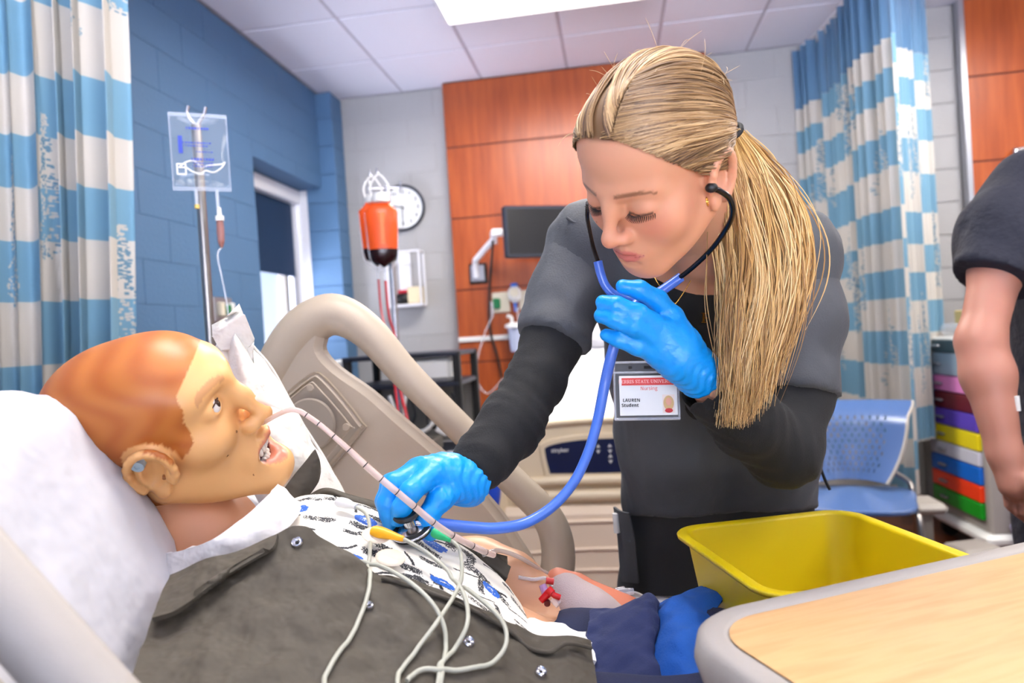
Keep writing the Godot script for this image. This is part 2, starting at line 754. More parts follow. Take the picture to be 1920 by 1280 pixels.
	M.crease_n = crease


func build_room() -> void:
	var lo := Vector3(-2.01, 0, -4.97)
	var hi := Vector3(3.4, ROOF, 2.2)
	structure("floor", MB.new().box(Vector3(0.7, -0.1, -1.4), Vector3(5.9, 0.2, 7.7), 0.0), M.floor)
	# ceiling: slab, grid bars and lay-in tiles
	var slab := structure("ceiling", MB.new().box(Vector3(0.7, ROOF + 0.12, -1.4), Vector3(5.9, 0.2, 7.7), 0.0), M.tile_bar)
	var full := MB.new().box(Vector3.ZERO, Vector3(0.592, 0.02, 0.592), 0.005).mesh()
	for i in range(-1, 9):
		for j in 12:
			var x0 := -1.4256 + 0.61 * i
			var z0 := -4.96 + 0.61 * j
			var x1 := minf(x0 + 0.61, hi.x)
			x0 = maxf(x0, lo.x)
			var z1 := minf(z0 + 0.61, hi.z)
			if x1 - x0 < 0.05 or z1 - z0 < 0.05:
				continue
			var t: Mesh = full if x1 - x0 > 0.6 and z1 - z0 > 0.6 else MB.new().box(Vector3.ZERO, Vector3(x1 - x0 - 0.018, 0.02, z1 - z0 - 0.018), 0.005).mesh()
			var o := obj("ceiling_tile", t, M.tile, slab)
			o.position = Vector3((x0 + x1) / 2, ROOF + 0.012, (z0 + z1) / 2)
	for i in range(0, 9):
		obj("grid_bar", MB.new().box(Vector3(-1.4256 + 0.61 * i, ROOF + 0.014, -1.4), Vector3(0.022, 0.012, 7.2), 0.002), M.tile_bar, slab)
	for j in range(0, 12):
		obj("grid_bar", MB.new().box(Vector3(0.7, ROOF + 0.0145, -4.96 + 0.61 * j), Vector3(5.4, 0.011, 0.022), 0.002), M.tile_bar, slab)
	for s in LAMPS:
		var l := thing("ceiling_light", "white surface-mounted ceiling light with a glowing lens above the far wood panel" if s == LAMPS[0] else ["", "white surface-mounted ceiling light straight above the bed in front", "white surface-mounted ceiling light above the tall drawer cart", "white surface-mounted ceiling light above the table at the right"][LAMPS.find(s)], "light", Vector3(s.x, s.y, s.z))
		obj("housing", MB.new().box(Vector3(s.x, (s.y + 0.013 + ROOF) / 2, s.z), Vector3(1.2, ROOF - s.y - 0.015, 0.6), 0.012), M.white_paint, l)
		obj("lens", MB.new().box(Vector3(s.x, s.y + 0.006, s.z), Vector3(1.14, 0.018, 0.54), 0.006), M.lens, l)

	# left wall: painted block, with the window opening z -4.62 .. -3.81, y 0.95 .. 2.39, and a recess behind it
	var wl := structure("wall_left", wall_left_core(), M.blue_mortar)
	var bw := 0.4
	for r in 16:
		var y0 := -0.115 + 0.2 * r + 0.0
		var y1 := minf(y0 + 0.2, ROOF)
		y0 = maxf(y0, 0.0)
		for q in 22:
			var z0 := -4.78 + bw * q - (0.2 if r % 2 else 0.0)
			var z1 := z0 + bw
			z0 = maxf(z0, -4.78)
			if z0 > 1.8 or z1 - z0 < 0.05:
				continue
			var spans := [[y0, y1, z0, z1]]
			if y1 > 0.95 and y0 < 2.39 and z0 < -3.81:
				spans = []
				if z1 > -3.81: spans.append([y0, y1, -3.81, z1])
				if y0 < 0.95: spans.append([y0, 0.95, z0, minf(z1, -3.81)])
				if y1 > 2.39: spans.append([2.39, y1, z0, minf(z1, -3.81)])
			for s in spans:
				if s[1] - s[0] < 0.02 or s[3] - s[2] < 0.03:
					continue
				obj("block", MB.new().box(Vector3(-2.0235, (s[0] + s[1]) / 2, (s[2] + s[3]) / 2), Vector3(0.012, s[1] - s[0] - 0.003, s[3] - s[2] - 0.003), 0.0012), M.blue_wall, wl)
	# pilaster in the corner
	var pil := structure("trim_1", MB.new().box(Vector3(-2.13, ROOF / 2, -4.88), Vector3(0.44, ROOF - 0.002, 0.2), 0.004), M.blue_mortar)
	for r in 16:
		var y0 := maxf(-0.115 + 0.2 * r, 0.0)
		var y1 := minf(-0.115 + 0.2 * r + 0.2, ROOF - 0.004)
		obj("block", MB.new().box(Vector3(-2.12, (y0 + y1) / 2, -4.776), Vector3(0.438, y1 - y0 - 0.005, 0.01), 0.0025), M.blue_wall, pil)
		obj("block", MB.new().box(Vector3(-1.9085, (y0 + y1) / 2, -4.875), Vector3(0.01, y1 - y0 - 0.005, 0.19), 0.0025), M.blue_wall, pil)

	# back wall and the wood headwall before it
	var wb := structure("wall_back", MB.new().box(Vector3(0.55, ROOF / 2, -5.07), Vector3(5.7, ROOF, 0.2), 0.0), M.grey_mortar)
	for r in 16:
		var y0 := maxf(-0.115 + 0.2 * r, 0.0)
		var y1 := minf(-0.115 + 0.2 * r + 0.2, ROOF)
		for q in 11:
			var x0 := -2.2 + 0.4 * q - (0.2 if r % 2 else 0.0)
			var x1 := minf(x0 + 0.4, 2.0)
			x0 = maxf(x0, -1.9)
			if x1 - x0 < 0.05 or (x0 > -1.1 and x1 < 0.72):
				continue
			obj("block", MB.new().box(Vector3((x0 + x1) / 2, (y0 + y1) / 2, -4.973), Vector3(x1 - x0 - 0.004, y1 - y0 - 0.004, 0.012), 0.0025), M.grey_wall, wb)
	var joints := [0.0, 0.56, 1.07, 1.589, 2.102, 2.61, ROOF - 0.004]
	headwall("trim_2", -1.1, 0.73, -4.92, 0.1, joints)
	obj("wall_rail", MB.new().box(Vector3(-0.185, 1.235, -4.862), Vector3(1.83, 0.035, 0.02), 0.004), M.plastic_white).set_meta("kind", "structure")
	get_node("wall_rail").name = "trim_3"
	# right bay: the wall steps forward behind the curtain
	var wr := structure("wall_right", MB.new().box(Vector3(3.5, ROOF / 2, -1.4), Vector3(0.2, ROOF, 7.5), 0.0), M.grey_wall)
	wr.set_meta("kind", "structure")
	var bay := structure("wall_back", MB.new().box(Vector3(2.72, ROOF / 2, -4.78), Vector3(1.44, ROOF - 0.002, 0.36), 0.0), M.grey_mortar)
	bay.name = "wall_bay"
	for r in 16:
		var y0 := maxf(-0.115 + 0.2 * r, 0.0)
		var y1 := minf(-0.115 + 0.2 * r + 0.2, ROOF - 0.004)
		obj("block", MB.new().box(Vector3(2.07, (y0 + y1) / 2, -4.597), Vector3(0.14, y1 - y0 - 0.005, 0.012), 0.0025), M.grey_wall, bay)
	headwall("trim_4", 2.185, 3.4, -4.565, 0.07, joints)
	structure("trim_5", MB.new().box(Vector3(2.165, ROOF / 2, -4.545), Vector3(0.035, ROOF - 0.004, 0.06), 0.003), M.aluminium)
	# wall behind the camera, with the room's large window
	var wf := MB.new()
	wf.box(Vector3(-1.6, ROOF / 2, 2.3), Vector3(1.2, ROOF, 0.2), 0.0).box(Vector3(3.0, ROOF / 2, 2.3), Vector3(1.2, ROOF, 0.2), 0.0)
	wf.box(Vector3(0.7, 0.4, 2.3), Vector3(3.4, 0.8, 0.2), 0.0).box(Vector3(0.7, (2.6 + ROOF) / 2, 2.3), Vector3(3.4, ROOF - 2.6, 0.2), 0.0)
	structure("wall_front", wf, M.grey_wall)
	var w2 := structure("window_2", MB.new().box(Vector3(0.7, 0.82, 2.3), Vector3(3.4, 0.05, 0.1), 0.004), M.white_paint)
	for x in [-0.98, 0.14, 1.26, 2.38]:
		obj("mullion", MB.new().box(Vector3(x, 1.7, 2.3), Vector3(0.05, 1.75, 0.08), 0.004), M.white_paint, w2)
	obj("frame", MB.new().box(Vector3(0.7, 2.58, 2.3), Vector3(3.4, 0.05, 0.1), 0.004), M.white_paint, w2)
	obj("pane", MB.new().box(Vector3(0.7, 1.7, 2.3), Vector3(3.36, 1.72, 0.006), 0.0), M.window_glass, w2)

	# window in its recess
	var win := structure("window_1", MB.new().box(Vector3(-2.27, 1.67, -4.745), Vector3(0.05, 1.44, 0.05), 0.004), M.aluminium)
	obj("frame", MB.new().box(Vector3(-2.27, 0.985, -4.25), Vector3(0.06, 0.05, 1.0), 0.004), M.aluminium, win)
	obj("frame", MB.new().box(Vector3(-2.27, 2.375, -4.25), Vector3(0.06, 0.05, 1.0), 0.004), M.aluminium, win)
	obj("frame", MB.new().box(Vector3(-2.27, 1.67, -3.82), Vector3(0.06, 1.44, 0.05), 0.004), M.aluminium, win)
	obj("mullion", MB.new().box(Vector3(-2.27, 1.67, -4.60), Vector3(0.06, 1.4, 0.05), 0.004), M.steel_frame, win)
	obj("pane", MB.new().box(Vector3(-2.275, 1.67, -4.22), Vector3(0.006, 1.36, 0.74), 0.0), M.window_glass, win)
	obj("sill", MB.new().box(Vector3(-2.15, 0.94, -4.29), Vector3(0.27, 0.02, 0.95), 0.004), M.white_paint, win)
	obj("jamb", MB.new().box(Vector3(-2.2, 1.67, -4.772), Vector3(0.14, 1.43, 0.008), 0.001), M.white_paint, win)
	var blind := thing("roller_blind", "dark blue roller blind half lowered in the window of the blue wall", "blind", Vector3(-2.23, 2.39, -4.3))
	obj("fabric", MB.new().box(Vector3(-2.235, 2.03, -4.29), Vector3(0.004, 0.52, 0.86), 0.001), M.navy_blind, blind)
	obj("hem_bar", MB.new().box(Vector3(-2.235, 1.773, -4.29), Vector3(0.012, 0.02, 0.86), 0.004), M.navy_blind, blind)
	obj("valance", MB.new().box(Vector3(-2.215, 2.335, -4.29), Vector3(0.08, 0.10, 0.93), 0.008), M.white_paint, blind)

	# pale brick house across the yard
	var yard := structure("trim_6", MB.new().box(Vector3(-6.2, 1.5, -4.5), Vector3(0.2, 7.0, 9.0), 0.0), M.grey_mortar)
	var br := MB.new()
	for r in 30:
		for q in 26:
			br.box(Vector3(-6.095, -0.2 + 0.13 * r, -7.6 + 0.27 * q + (0.13 if r % 2 else 0.0)), Vector3(0.03, 0.115, 0.25), 0.004)
	obj("brickwork", br, M.brick_pale, yard).set_meta("kind", "stuff")
	yard.name = "wall_outside"


func wall_left_core() -> MB:
	var m := MB.new()
	# a 0.3 m wall round the opening
	m.box(Vector3(-2.17, ROOF / 2, -0.805), Vector3(0.3, ROOF, 6.01), 0.0)
	m.box(Vector3(-2.17, 0.475, -4.39), Vector3(0.3, 0.95, 1.16), 0.0)
	m.box(Vector3(-2.17, (2.39 + ROOF) / 2, -4.39), Vector3(0.3, ROOF - 2.39, 1.16), 0.0)
	m.box(Vector3(-2.25, 1.67, -4.87), Vector3(0.14, 1.44, 0.2), 0.0)
	return m


func headwall(called: String, x0: float, x1: float, z: float, deep: float, joints: Array) -> void:
	var core := structure(called, MB.new().box(Vector3((x0 + x1) / 2, ROOF / 2, z), Vector3(x1 - x0 - 0.004, ROOF - 0.004, deep - 0.004), 0.0), M.cherry_joint)
	for i in joints.size() - 1:
		var h: float = joints[i + 1] - joints[i] - 0.010
		obj("wood_panel", MB.new().box(Vector3((x0 + x1) / 2, (joints[i] + joints[i + 1]) / 2, z), Vector3(x1 - x0, h, deep + 0.004), 0.002), M.cherry, core)


# ---------------------------------------------------------------- things behind the bed
const ROWS := [0.18, 0.17, 0.15, 0.15, 0.17, 0.21]


func check_cloth() -> ImageTexture:
	var w := 800
	var h := 824
	var img := Image.create(w, h, false, Image.FORMAT_RGB8)
	var cream := Color(0.74, 0.72, 0.69)
	var blue := Color(0.41, 0.57, 0.66)
	var y := float(h)
	for r in 6:
		var dy: float = ROWS[r] / 1.03 * h
		for col in 2:
			img.fill_rect(Rect2i(col * 400, int(y - dy), 400, int(dy) + 1), blue if (r + col) % 2 == 0 else cream)
		y -= dy
	# sprigs of small leaves, in the other colour of the check they grow over
	for s in 6:
		var x0 := 40.0 + 133.0 * s + rng.randf_range(-20, 20)
		var top := rng.randf_range(0, h)
		for q in 260:
			var up := rng.randf()
			var spread := 26.0 * (1.0 - up) * (0.35 + 0.65 * absf(sin(up * 9.0))) + 3.0
			var px := int(x0 + rng.randf_range(-spread, spread))
			var py := posmod(int(top - up * 330.0), h)
			if px < 2 or px > w - 8:
				continue
			var under := img.get_pixel(posmod(px + 30, w), py)
			img.fill_rect(Rect2i(px, py, rng.randi_range(2, 5), rng.randi_range(3, 7)), cream.darkened(0.04) if under.b - under.r > 0.2 else blue.darkened(0.12))
	return ImageTexture.create_from_image(img)


# hanging cloth along a plan line; drift(s, height) moves it sideways along the line
func hang(line: Array, y0: float, y1: float, cloth: float, amp: float, folds: float, nx: int, ny: int, v0: float, draw := 0.0, seed_n := 3) -> MB:
	var r := RandomNumberGenerator.new()
	r.seed = seed_n
	var length := 0.0
	for i in line.size() - 1:
		length += (line[i + 1] - line[i]).length()
	var wob := []
	for i in 8:
		wob.append(r.randf_range(0, TAU))
	var rows := []
	for j in ny + 1:
		var f := float(j) / ny
		var y := lerpf(y0, y1, f)
		var row := []
		for i in nx + 1:
			var s := float(i) / nx
			var sq: float = s * (1.0 - draw * pow(1.0 - f, 1.6))
			var want := sq * length
			var p: Vector3 = line[0]
			var t: Vector3 = (line[1] - line[0]).normalized()
			for q in line.size() - 1:
				var seg: float = (line[q + 1] - line[q]).length()
				t = (line[q + 1] - line[q]).normalized()
				if want <= seg or q == line.size() - 2:
					p = line[q] + t * want
					break
				want -= seg
			var nn := Vector3(-t.z, 0, t.x)
			var ph := TAU * folds * s + 0.9 * sin(TAU * s * 2.3 + wob[0]) + 0.7 * sin(TAU * s * 5.1 + wob[1]) + 0.35 * (1.0 - f) * sin(TAU * s * 7.0 + wob[2])
			var wave := sin(ph) + 0.35 * sin(2.0 * ph + wob[3]) + 0.25 * sin(ph * 0.43 + wob[4])
			var a := amp * (0.75 + 0.35 * sin(TAU * s * 1.7 + wob[5])) * (1.0 if y1 > 2.6 else 0.8 + 0.3 * (1.0 - f))
			row.append(Vector3(p.x, y, p.z) + nn * wave * a + t * 0.4 * a * cos(ph))
		rows.append(row)
	var m := MB.new()
	m.grid(rows)
	for i in m.uv.size():
		m.uv[i] = Vector2(m.uv[i].x * cloth / 0.9, -(m.v[i].y - v0) / 1.03)
	return m


func rod(a: Vector3, b: Vector3, r: float, sides := 10) -> MB:
	return MB.new().tube([a, b], r, sides)


func floor_at(x: float, y: float, d: float, h := 0.0) -> Vector3:
	var p := at(x, y, d)
	return Vector3(p.x, h, p.z)


func build_background() -> void:
	var cloth := mat(Color.WHITE, 0.85)
	cloth.albedo_texture = check_cloth()
	cloth.cull_mode = BaseMaterial3D.CULL_DISABLED
	cloth.backlight_enabled = true
	cloth.backlight = Color(0.35, 0.35, 0.35)
	M.check_cloth = cloth
	var mesh_m := mat(Color(0.36, 0.52, 0.66, 0.72), 0.7)
	mesh_m.transparency = BaseMaterial3D.TRANSPARENCY_ALPHA
	mesh_m.cull_mode = BaseMaterial3D.CULL_DISABLED

	# left curtain
	var c1 := thing("privacy_curtain", "blue and cream checked curtain at the left edge, beside the blue wall", "curtain", floor_at(120, 660, 2.0), "checked privacy curtains")
	var la := [floor_at(-420, 700, 1.72), floor_at(-60, 690, 1.86), floor_at(120, 680, 1.98), floor_at(272, 670, 2.02)]
	obj("cloth", hang(la, 0.4, 2.62, 1.25, 0.042, 14.0, 420, 36, 1.25, 0.13, 5), cloth, c1)
	obj("mesh_top", hang(la, 2.62, ROOF - 0.05, 1.25, 0.042, 14.0, 300, 4, 0.0, 0.0, 5), mesh_m, c1)
	obj("track", MB.new().tube([la[0] + Vector3.UP * (ROOF - 0.03), la[1] + Vector3.UP * (ROOF - 0.03), la[2] + Vector3.UP * (ROOF - 0.03), la[3] + Vector3.UP * (ROOF - 0.03)], 0.012, 8), M.white_paint, c1)

	# right curtain: comes from the back wall towards us, then folds back
	var c2 := thing("privacy_curtain", "checked curtain with a mesh top, hanging behind the perforated blue chair", "curtain", floor_at(1640, 600, 4.0), "checked privacy curtains")
	var lb := [floor_at(1522, 590, 4.80), floor_at(1580, 585, 4.36), floor_at(1640, 585, 3.92), floor_at(1708, 580, 3.50)]
	obj("cloth", hang(lb, 0.30, 2.64, 1.4, 0.050, 14.0, 420, 30, 2.64 - 1.03 + 0.21 + 0.17, 0.02, 9), cloth, c2)
	obj("mesh_top", hang(lb, 2.64, ROOF - 0.045, 1.4, 0.050, 14.0, 260, 4, 0.0, 0.0, 9), mesh_m, c2)
	var lc := [floor_at(1704, 580, 3.62), floor_at(1762, 580, 3.78)]
	obj("return_cloth", hang(lc, 0.55, 2.62, 0.7, 0.016, 4.0, 80, 20, 2.62 - 1.03 + 0.21 + 0.17, 0.0, 4), cloth, c2)
	obj("return_mesh", hang(lc, 2.62, ROOF - 0.045, 0.7, 0.016, 4.0, 80, 4, 0.0, 0.0, 4), mesh_m, c2)
	obj("track", MB.new().tube([lb[0] + Vector3.UP * (ROOF - 0.015), lb[1] + Vector3.UP * (ROOF - 0.015), lb[3] + Vector3.UP * (ROOF - 0.015), lc[1] + Vector3.UP * (ROOF - 0.015)], 0.011, 8), M.white_paint, c2)
	for i in 15:
		var f := i / 14.0
		var p := floor_at(lerpf(1522, 1640, f), lerpf(590, 585, f), lerpf(4.80, 3.92, f), ROOF - 0.045)
		obj("hook", MB.new().box(p, Vector3(0.012, 0.05, 0.03), 0.003), M.plastic_white, c2)

	iv_pole_left()
	iv_pole_blood()
	wall_things()
	far_bed()
	equipment_cart()
	right_side()


func pole_stand(t: Node3D, p: Vector3, top: float, m: Material, r := 0.0125) -> void:
	obj("pole", rod(p + Vector3.UP * 0.1, Vector3(p.x, top, p.z), r, 16), m, t)
	obj("lower_tube", rod(p + Vector3.UP * 0.08, p + Vector3.UP * 0.75, r * 1.35, 16), m, t)
	for i in 5:
		var d := Vector3(cos(TAU * i / 5), 0, sin(TAU * i / 5))
		obj("leg", MB.new().tube([p + Vector3.UP * 0.1, p + d * 0.14 + Vector3.UP * 0.095, p + d * 0.27 + Vector3.UP * 0.075], 0.012, 8), m, t)
		obj("caster", MB.new().lathe([Vector2(0, -0.01), Vector2(0.03, -0.01), Vector2(0.03, 0.01), Vector2(0, 0.01)], 14, Transform3D(Basis(Vector3.UP, rng.randf() * 3.0) * Basis(Vector3.RIGHT, PI / 2), p + d * 0.27 + Vector3.UP * 0.032)), M.rubber, t)


# a flat plastic bag standing in the plane of right/up, width w, from the top edge down by h
func bag(top: Vector3, right: Vector3, up: Vector3, outline: Array, thick: float, n := 14) -> MB:
	# outline: [fraction down, half width] pairs
	var front := right.cross(up).normalized()
	var m := MB.new()
	for side in [1.0, -1.0]:
		var rows := []
		for q in outline.size():
			var fd: float = outline[q][0]
			var hw: float = outline[q][1]
			var row := []
			for i in n + 1:
				var s := -1.0 + 2.0 * i / n
				var full: float = outline[q][2] if outline[q].size() > 2 else 1.0
				row.append(top - up * fd + right * s * hw + front * side * thick * full * pow(maxf(0.0, 1.0 - s * s), 0.6))
			rows.append(row)
		m.grid(rows, false, false, side > 0.0)
	return m


func face_eye(p: Vector3) -> Array:
	var to := EYE - p
	to.y = 0
	to = to.normalized()
	return [Vector3.UP.cross(to).normalized(), Vector3.UP]


func iv_pole_left() -> void:
	var p := floor_at(387, 520, 1.85)
	var t := thing("iv_pole", "chrome drip stand before the blue wall, carrying the clear saline bag", "drip stand", p, "")
	pole_stand(t, p, 1.86, M.brushed)
	var tip := Vector3(p.x, 1.86, p.z)
	var fr: Array = face_eye(tip)
	for s in [-1.0, 1.0]:
		var side: Vector3 = fr[0] * s
		obj("hook", MB.new().tube(curve([tip - Vector3.UP * 0.01, tip + side * 0.008 + Vector3.UP * 0.008, tip + side * 0.02 + Vector3.UP * 0.028, tip + side * (0.016 if s < 0 else 0.026) + Vector3.UP * 0.05], 5), 0.0045, 10), M.chrome, t)
	var top := at(370, 212, 1.80)
	fr = face_eye(top)
	var right: Vector3 = fr[0]
	var up := (Vector3.UP + right * 0.0).normalized()
	var b := thing("saline_bag", "clear plastic saline bag with blue print, nearly empty, hanging on the chrome drip stand", "drip bag", top)
	var w := 0.070
	obj("bag", bag(top, right, up, [[0.0, w, 0.02], [0.012, w, 0.02], [0.014, w * 0.97, 0.05], [0.03, w * 0.95, 0.3], [0.07, w * 0.95, 0.55], [0.12, w * 0.96, 0.9], [0.16, w * 0.97, 1.0], [0.178, w * 0.97, 0.5], [0.188, w * 0.96, 0.05], [0.192, w, 0.02], [0.203, w, 0.02]], 0.016), M.clear, b)
	var front := right.cross(up).normalized()
	var seal := MB.new()
	for q in [0.006, 0.197]:
		seal.box(top - up * q, Vector3(0.14, 0.010, 0.0015), 0.0004, Basis(right, up, front))
	for s in [-1.0, 1.0]:
		seal.box(top - up * 0.1 + right * s * 0.068, Vector3(0.004, 0.19, 0.0015), 0.0004, Basis(right, up, front))
	obj("seam", seal, glass(Color(0.9, 0.93, 1.0), 0.12), b)
	var blue_ink := mat(Color(0.12, 0.22, 0.62), 0.6)
	var lines := MB.new()
	for q in [[0.045, 0.0, 0.062, 0.006], [0.082, -0.004, 0.075, 0.004], [0.090, -0.006, 0.06, 0.003], [0.105, 0.012, 0.045, 0.003], [0.124, 0.006, 0.058, 0.006], [0.134, 0.006, 0.05, 0.003], [0.142, 0.006, 0.055, 0.003]]:
		for k in int(q[2] / 0.007):
			lines.box(top - up * q[0] + right * (q[1] - q[2] / 2 + 0.007 * k + 0.003) + front * 0.0165, Vector3(0.0052 if k % 4 else 0.003, q[3], 0.0006), 0.0, Basis(right, up, front))
	lines.box(top - up * 0.087 - right * 0.045 + front * 0.0135, Vector3(0.010, 0.045, 0.0006), 0.0, Basis(right, up, front))
	obj("print", lines, blue_ink, b)
	var slosh := []
	for q in [[-0.052, 0.146], [-0.035, 0.132], [-0.015, 0.128], [0.0, 0.143], [0.02, 0.138], [0.05, 0.134], [0.058, 0.128], [0.05, 0.142], [0.03, 0.156], [0.01, 0.152], [0.0, 0.16], [-0.02, 0.156], [-0.035, 0.146], [-0.052, 0.146]]:
		slosh.append(top - up * q[1] + right * q[0] + front * 0.013)
	obj("waterline", MB.new().tube(curve(slosh, 4), 0.0018, 8), M.plastic_white, b)
	var fl := MB.new()
	fl.box(top - up * 0.137 - right * 0.046 + front * 0.014, Vector3(0.022, 0.003, 0.001), 0.0, Basis(right, up, front))
	fl.box(top - up * 0.163 - right * 0.046 + front * 0.014, Vector3(0.022, 0.003, 0.001), 0.0, Basis(right, up, front))
	for s in [-0.056, -0.036]:
		fl.box(top - up * 0.15 + right * s + front * 0.014, Vector3(0.003, 0.028, 0.001), 0.0, Basis(right, up, front))
	obj("printed_frame", fl, M.plastic_white, b)
	for s in [[-0.016, 0.04], [0.034, 0.05]]:
		obj("port", rod(top - up * 0.2 + right * s[0], top - up * (0.2 + s[1]) + right * s[0], 0.0042), M.clear_haze, b)
	obj("port_cap", rod(top - up * 0.238 - right * 0.016, top - up * 0.248 - right * 0.016, 0.0062), mat(Color(0.8, 0.68, 0.35), 0.5), b)
	# drip chamber and line
	var g := thing("drip_line", "drip chamber and thin line hanging from the saline bag before the blue wall", "drip line", top - up * 0.25 + right * 0.034)
	var c := top - up * 0.245 + right * 0.036
	obj("spike", MB.new().lathe([Vector2(0.0, 0), Vector2(0.005, 0), Vector2(0.006, -0.02), Vector2(0.011, -0.022), Vector2(0.011, -0.034), Vector2(0.0, -0.034)], 14, Transform3D(Basis(), c)), M.plastic_white, g)
	obj("chamber", MB.new().lathe([Vector2(0.0085, -0.034), Vector2(0.0095, -0.06), Vector2(0.0085, -0.09), Vector2(0.004, -0.104), Vector2(0.0, -0.106)], 14, Transform3D(Basis(), c)), glass(Color(0.62, 0.42, 0.38), 0.72, 0.3), g)
	obj("fluid", MB.new().lathe([Vector2(0.0, -0.088), Vector2(0.0075, -0.088), Vector2(0.004, -0.102), Vector2(0.0, -0.104)], 12, Transform3D(Basis(), c)), mat(Color(0.62, 0.30, 0.16), 0.4), g)
	obj("tube", MB.new().tube(curve([c - up * 0.104, at(408, 480, 1.79), at(418, 530, 1.78), at(428, 590, 1.76), at(436, 700, 1.72)], 6), 0.0021, 8), M.clear_haze, g)


func iv_pole_blood() -> void:
	var p := floor_at(741, 600, 3.02)
	var t := thing("iv_pole", "chrome drip stand near the clock, carrying the two orange pressure bags", "drip stand", p)
	pole_stand(t, p, 1.93, M.chrome)
	var tip := Vector3(p.x, 1.92, p.z)
	var fr: Array = face_eye(tip)
	var right: Vector3 = fr[0]
	obj("cross_bar", rod(tip - right * 0.075, tip + right * 0.055, 0.004, 8), M.chrome, t)
	for s in [-0.082, -0.066, 0.056]:
		obj("hook", MB.new().tube(curve([tip + right * s - Vector3.UP * 0.02, tip + right * (s + 0.004), tip + right * (s * 1.12) + Vector3.UP * 0.03], 5), 0.004, 8), M.chrome, t)
	obj("clamp", MB.new().box(tip - Vector3.UP * 0.1, Vector3(0.022, 0.15, 0.022), 0.004), M.plastic_white, t)
	var orange := glass(Color(0.93, 0.33, 0.10), 0.93, 0.3)
	orange.albedo_color = Color(0.93, 0.36, 0.12, 1.0)
	orange.transparency = BaseMaterial3D.TRANSPARENCY_DISABLED
	orange.backlight_enabled = true
	orange.backlight = Color(0.7, 0.3, 0.12)
	var blood := mat(Color(0.12, 0.012, 0.03), 0.25)
	var red := mat(Color(0.62, 0.02, 0.10), 0.3)
	var k := 0
	for s in [[at(713, 378, 2.88), 0.0, 1.0], [at(700, 380, 2.98), 0.25, 0.97]]:
		var top: Vector3 = s[0]
		var r2: Vector3 = right.rotated(Vector3.UP, s[1])
		var q: float = s[2]
		var front := r2.cross(Vector3.UP).normalized()
		var b := thing("pressure_bag", ["orange pressure bag in front, nearer of the two on the stand by the clock", "orange pressure bag half hidden behind the nearer one by the clock"][k], "blood bag", top, "orange blood bags")
		obj("bag", bag(top, r2, Vector3.UP, [[0.0, 0.035 * q, 0.1], [0.01, 0.04 * q, 0.4], [0.04, 0.068 * q, 0.9], [0.10, 0.066 * q, 1.0], [0.2, 0.058 * q, 1.0], [0.2, 0.057 * q, 0.96]], 0.028), orange, b)
		obj("blood", bag(top, r2, Vector3.UP, [[0.198, 0.0585 * q, 1.02], [0.22, 0.057 * q, 1.0], [0.245, 0.05 * q, 0.7], [0.262, 0.018 * q, 0.4], [0.272, 0.006, 0.2]], 0.028), blood, b)
		obj("label", bag(top - Vector3.UP * 0.05 + front * 0.006, r2, Vector3.UP, [[0.0, 0.028, 0.9], [0.13, 0.028, 0.9]], 0.026), mat(Color(0.90, 0.45, 0.22), 0.5), b)
		obj("collar", MB.new().lathe([Vector2(0.0, 0.04), Vector2(0.03, 0.035), Vector2(0.042, 0.0), Vector2(0.03, -0.006), Vector2(0, -0.006)], 20, Transform3D(Basis(r2, Vector3.UP, front).scaled(Vector3(1, 1, 0.7)), top)), M.plastic_white, b)
		for a in [-0.03, 0.03]:
			obj("strap", MB.new().tube(curve([top + r2 * a * 1.1 + Vector3.UP * 0.02, top + r2 * a * 1.3 + Vector3.UP * 0.06, top + r2 * a * 0.6 + Vector3.UP * 0.1, top + Vector3.UP * 0.118 - r2 * a * 0.1], 5), 0.006, 8, true, 0.5), M.plastic_white, b)
		obj("loop_ring", MB.new().tube(curve([top + Vector3.UP * 0.115, top + Vector3.UP * 0.125 - r2 * 0.006, top + Vector3.UP * 0.14 - r2 * 0.004], 4), 0.0035, 8), M.chrome, b)
		obj("sleeve_edge", MB.new().tube(curve([top - Vector3.UP * 0.045 - r2 * 0.066, top - Vector3.UP * 0.2 - r2 * 0.06, top - Vector3.UP * 0.25 - r2 * 0.05, top - Vector3.UP * 0.285 - r2 * 0.012], 6), 0.003, 6), M.clear_haze, b)
		obj("sleeve_edge", MB.new().tube(curve([top - Vector3.UP * 0.045 + r2 * 0.068, top - Vector3.UP * 0.2 + r2 * 0.06, top - Vector3.UP * 0.25 + r2 * 0.05, top - Vector3.UP * 0.285 + r2 * 0.012], 6), 0.003, 6), M.clear_haze, b)
		var e := top - Vector3.UP * 0.27
		obj("outlet", rod(e, e - Vector3.UP * 0.06, 0.006), M.clear_haze, b)
		obj("blood_line", MB.new().tube(curve([e - Vector3.UP * 0.06, e + Vector3(0.02, -0.2, 0.05), at(742 - 14 * k, 640, 2.8), at(748 - 8 * k, 720, 2.7), at(766 - 16 * k, 800, 2.6), at(775 - 10 * k, 900, 2.6)], 6), 0.006 - 0.001 * k, 8), red, b)
		k += 1


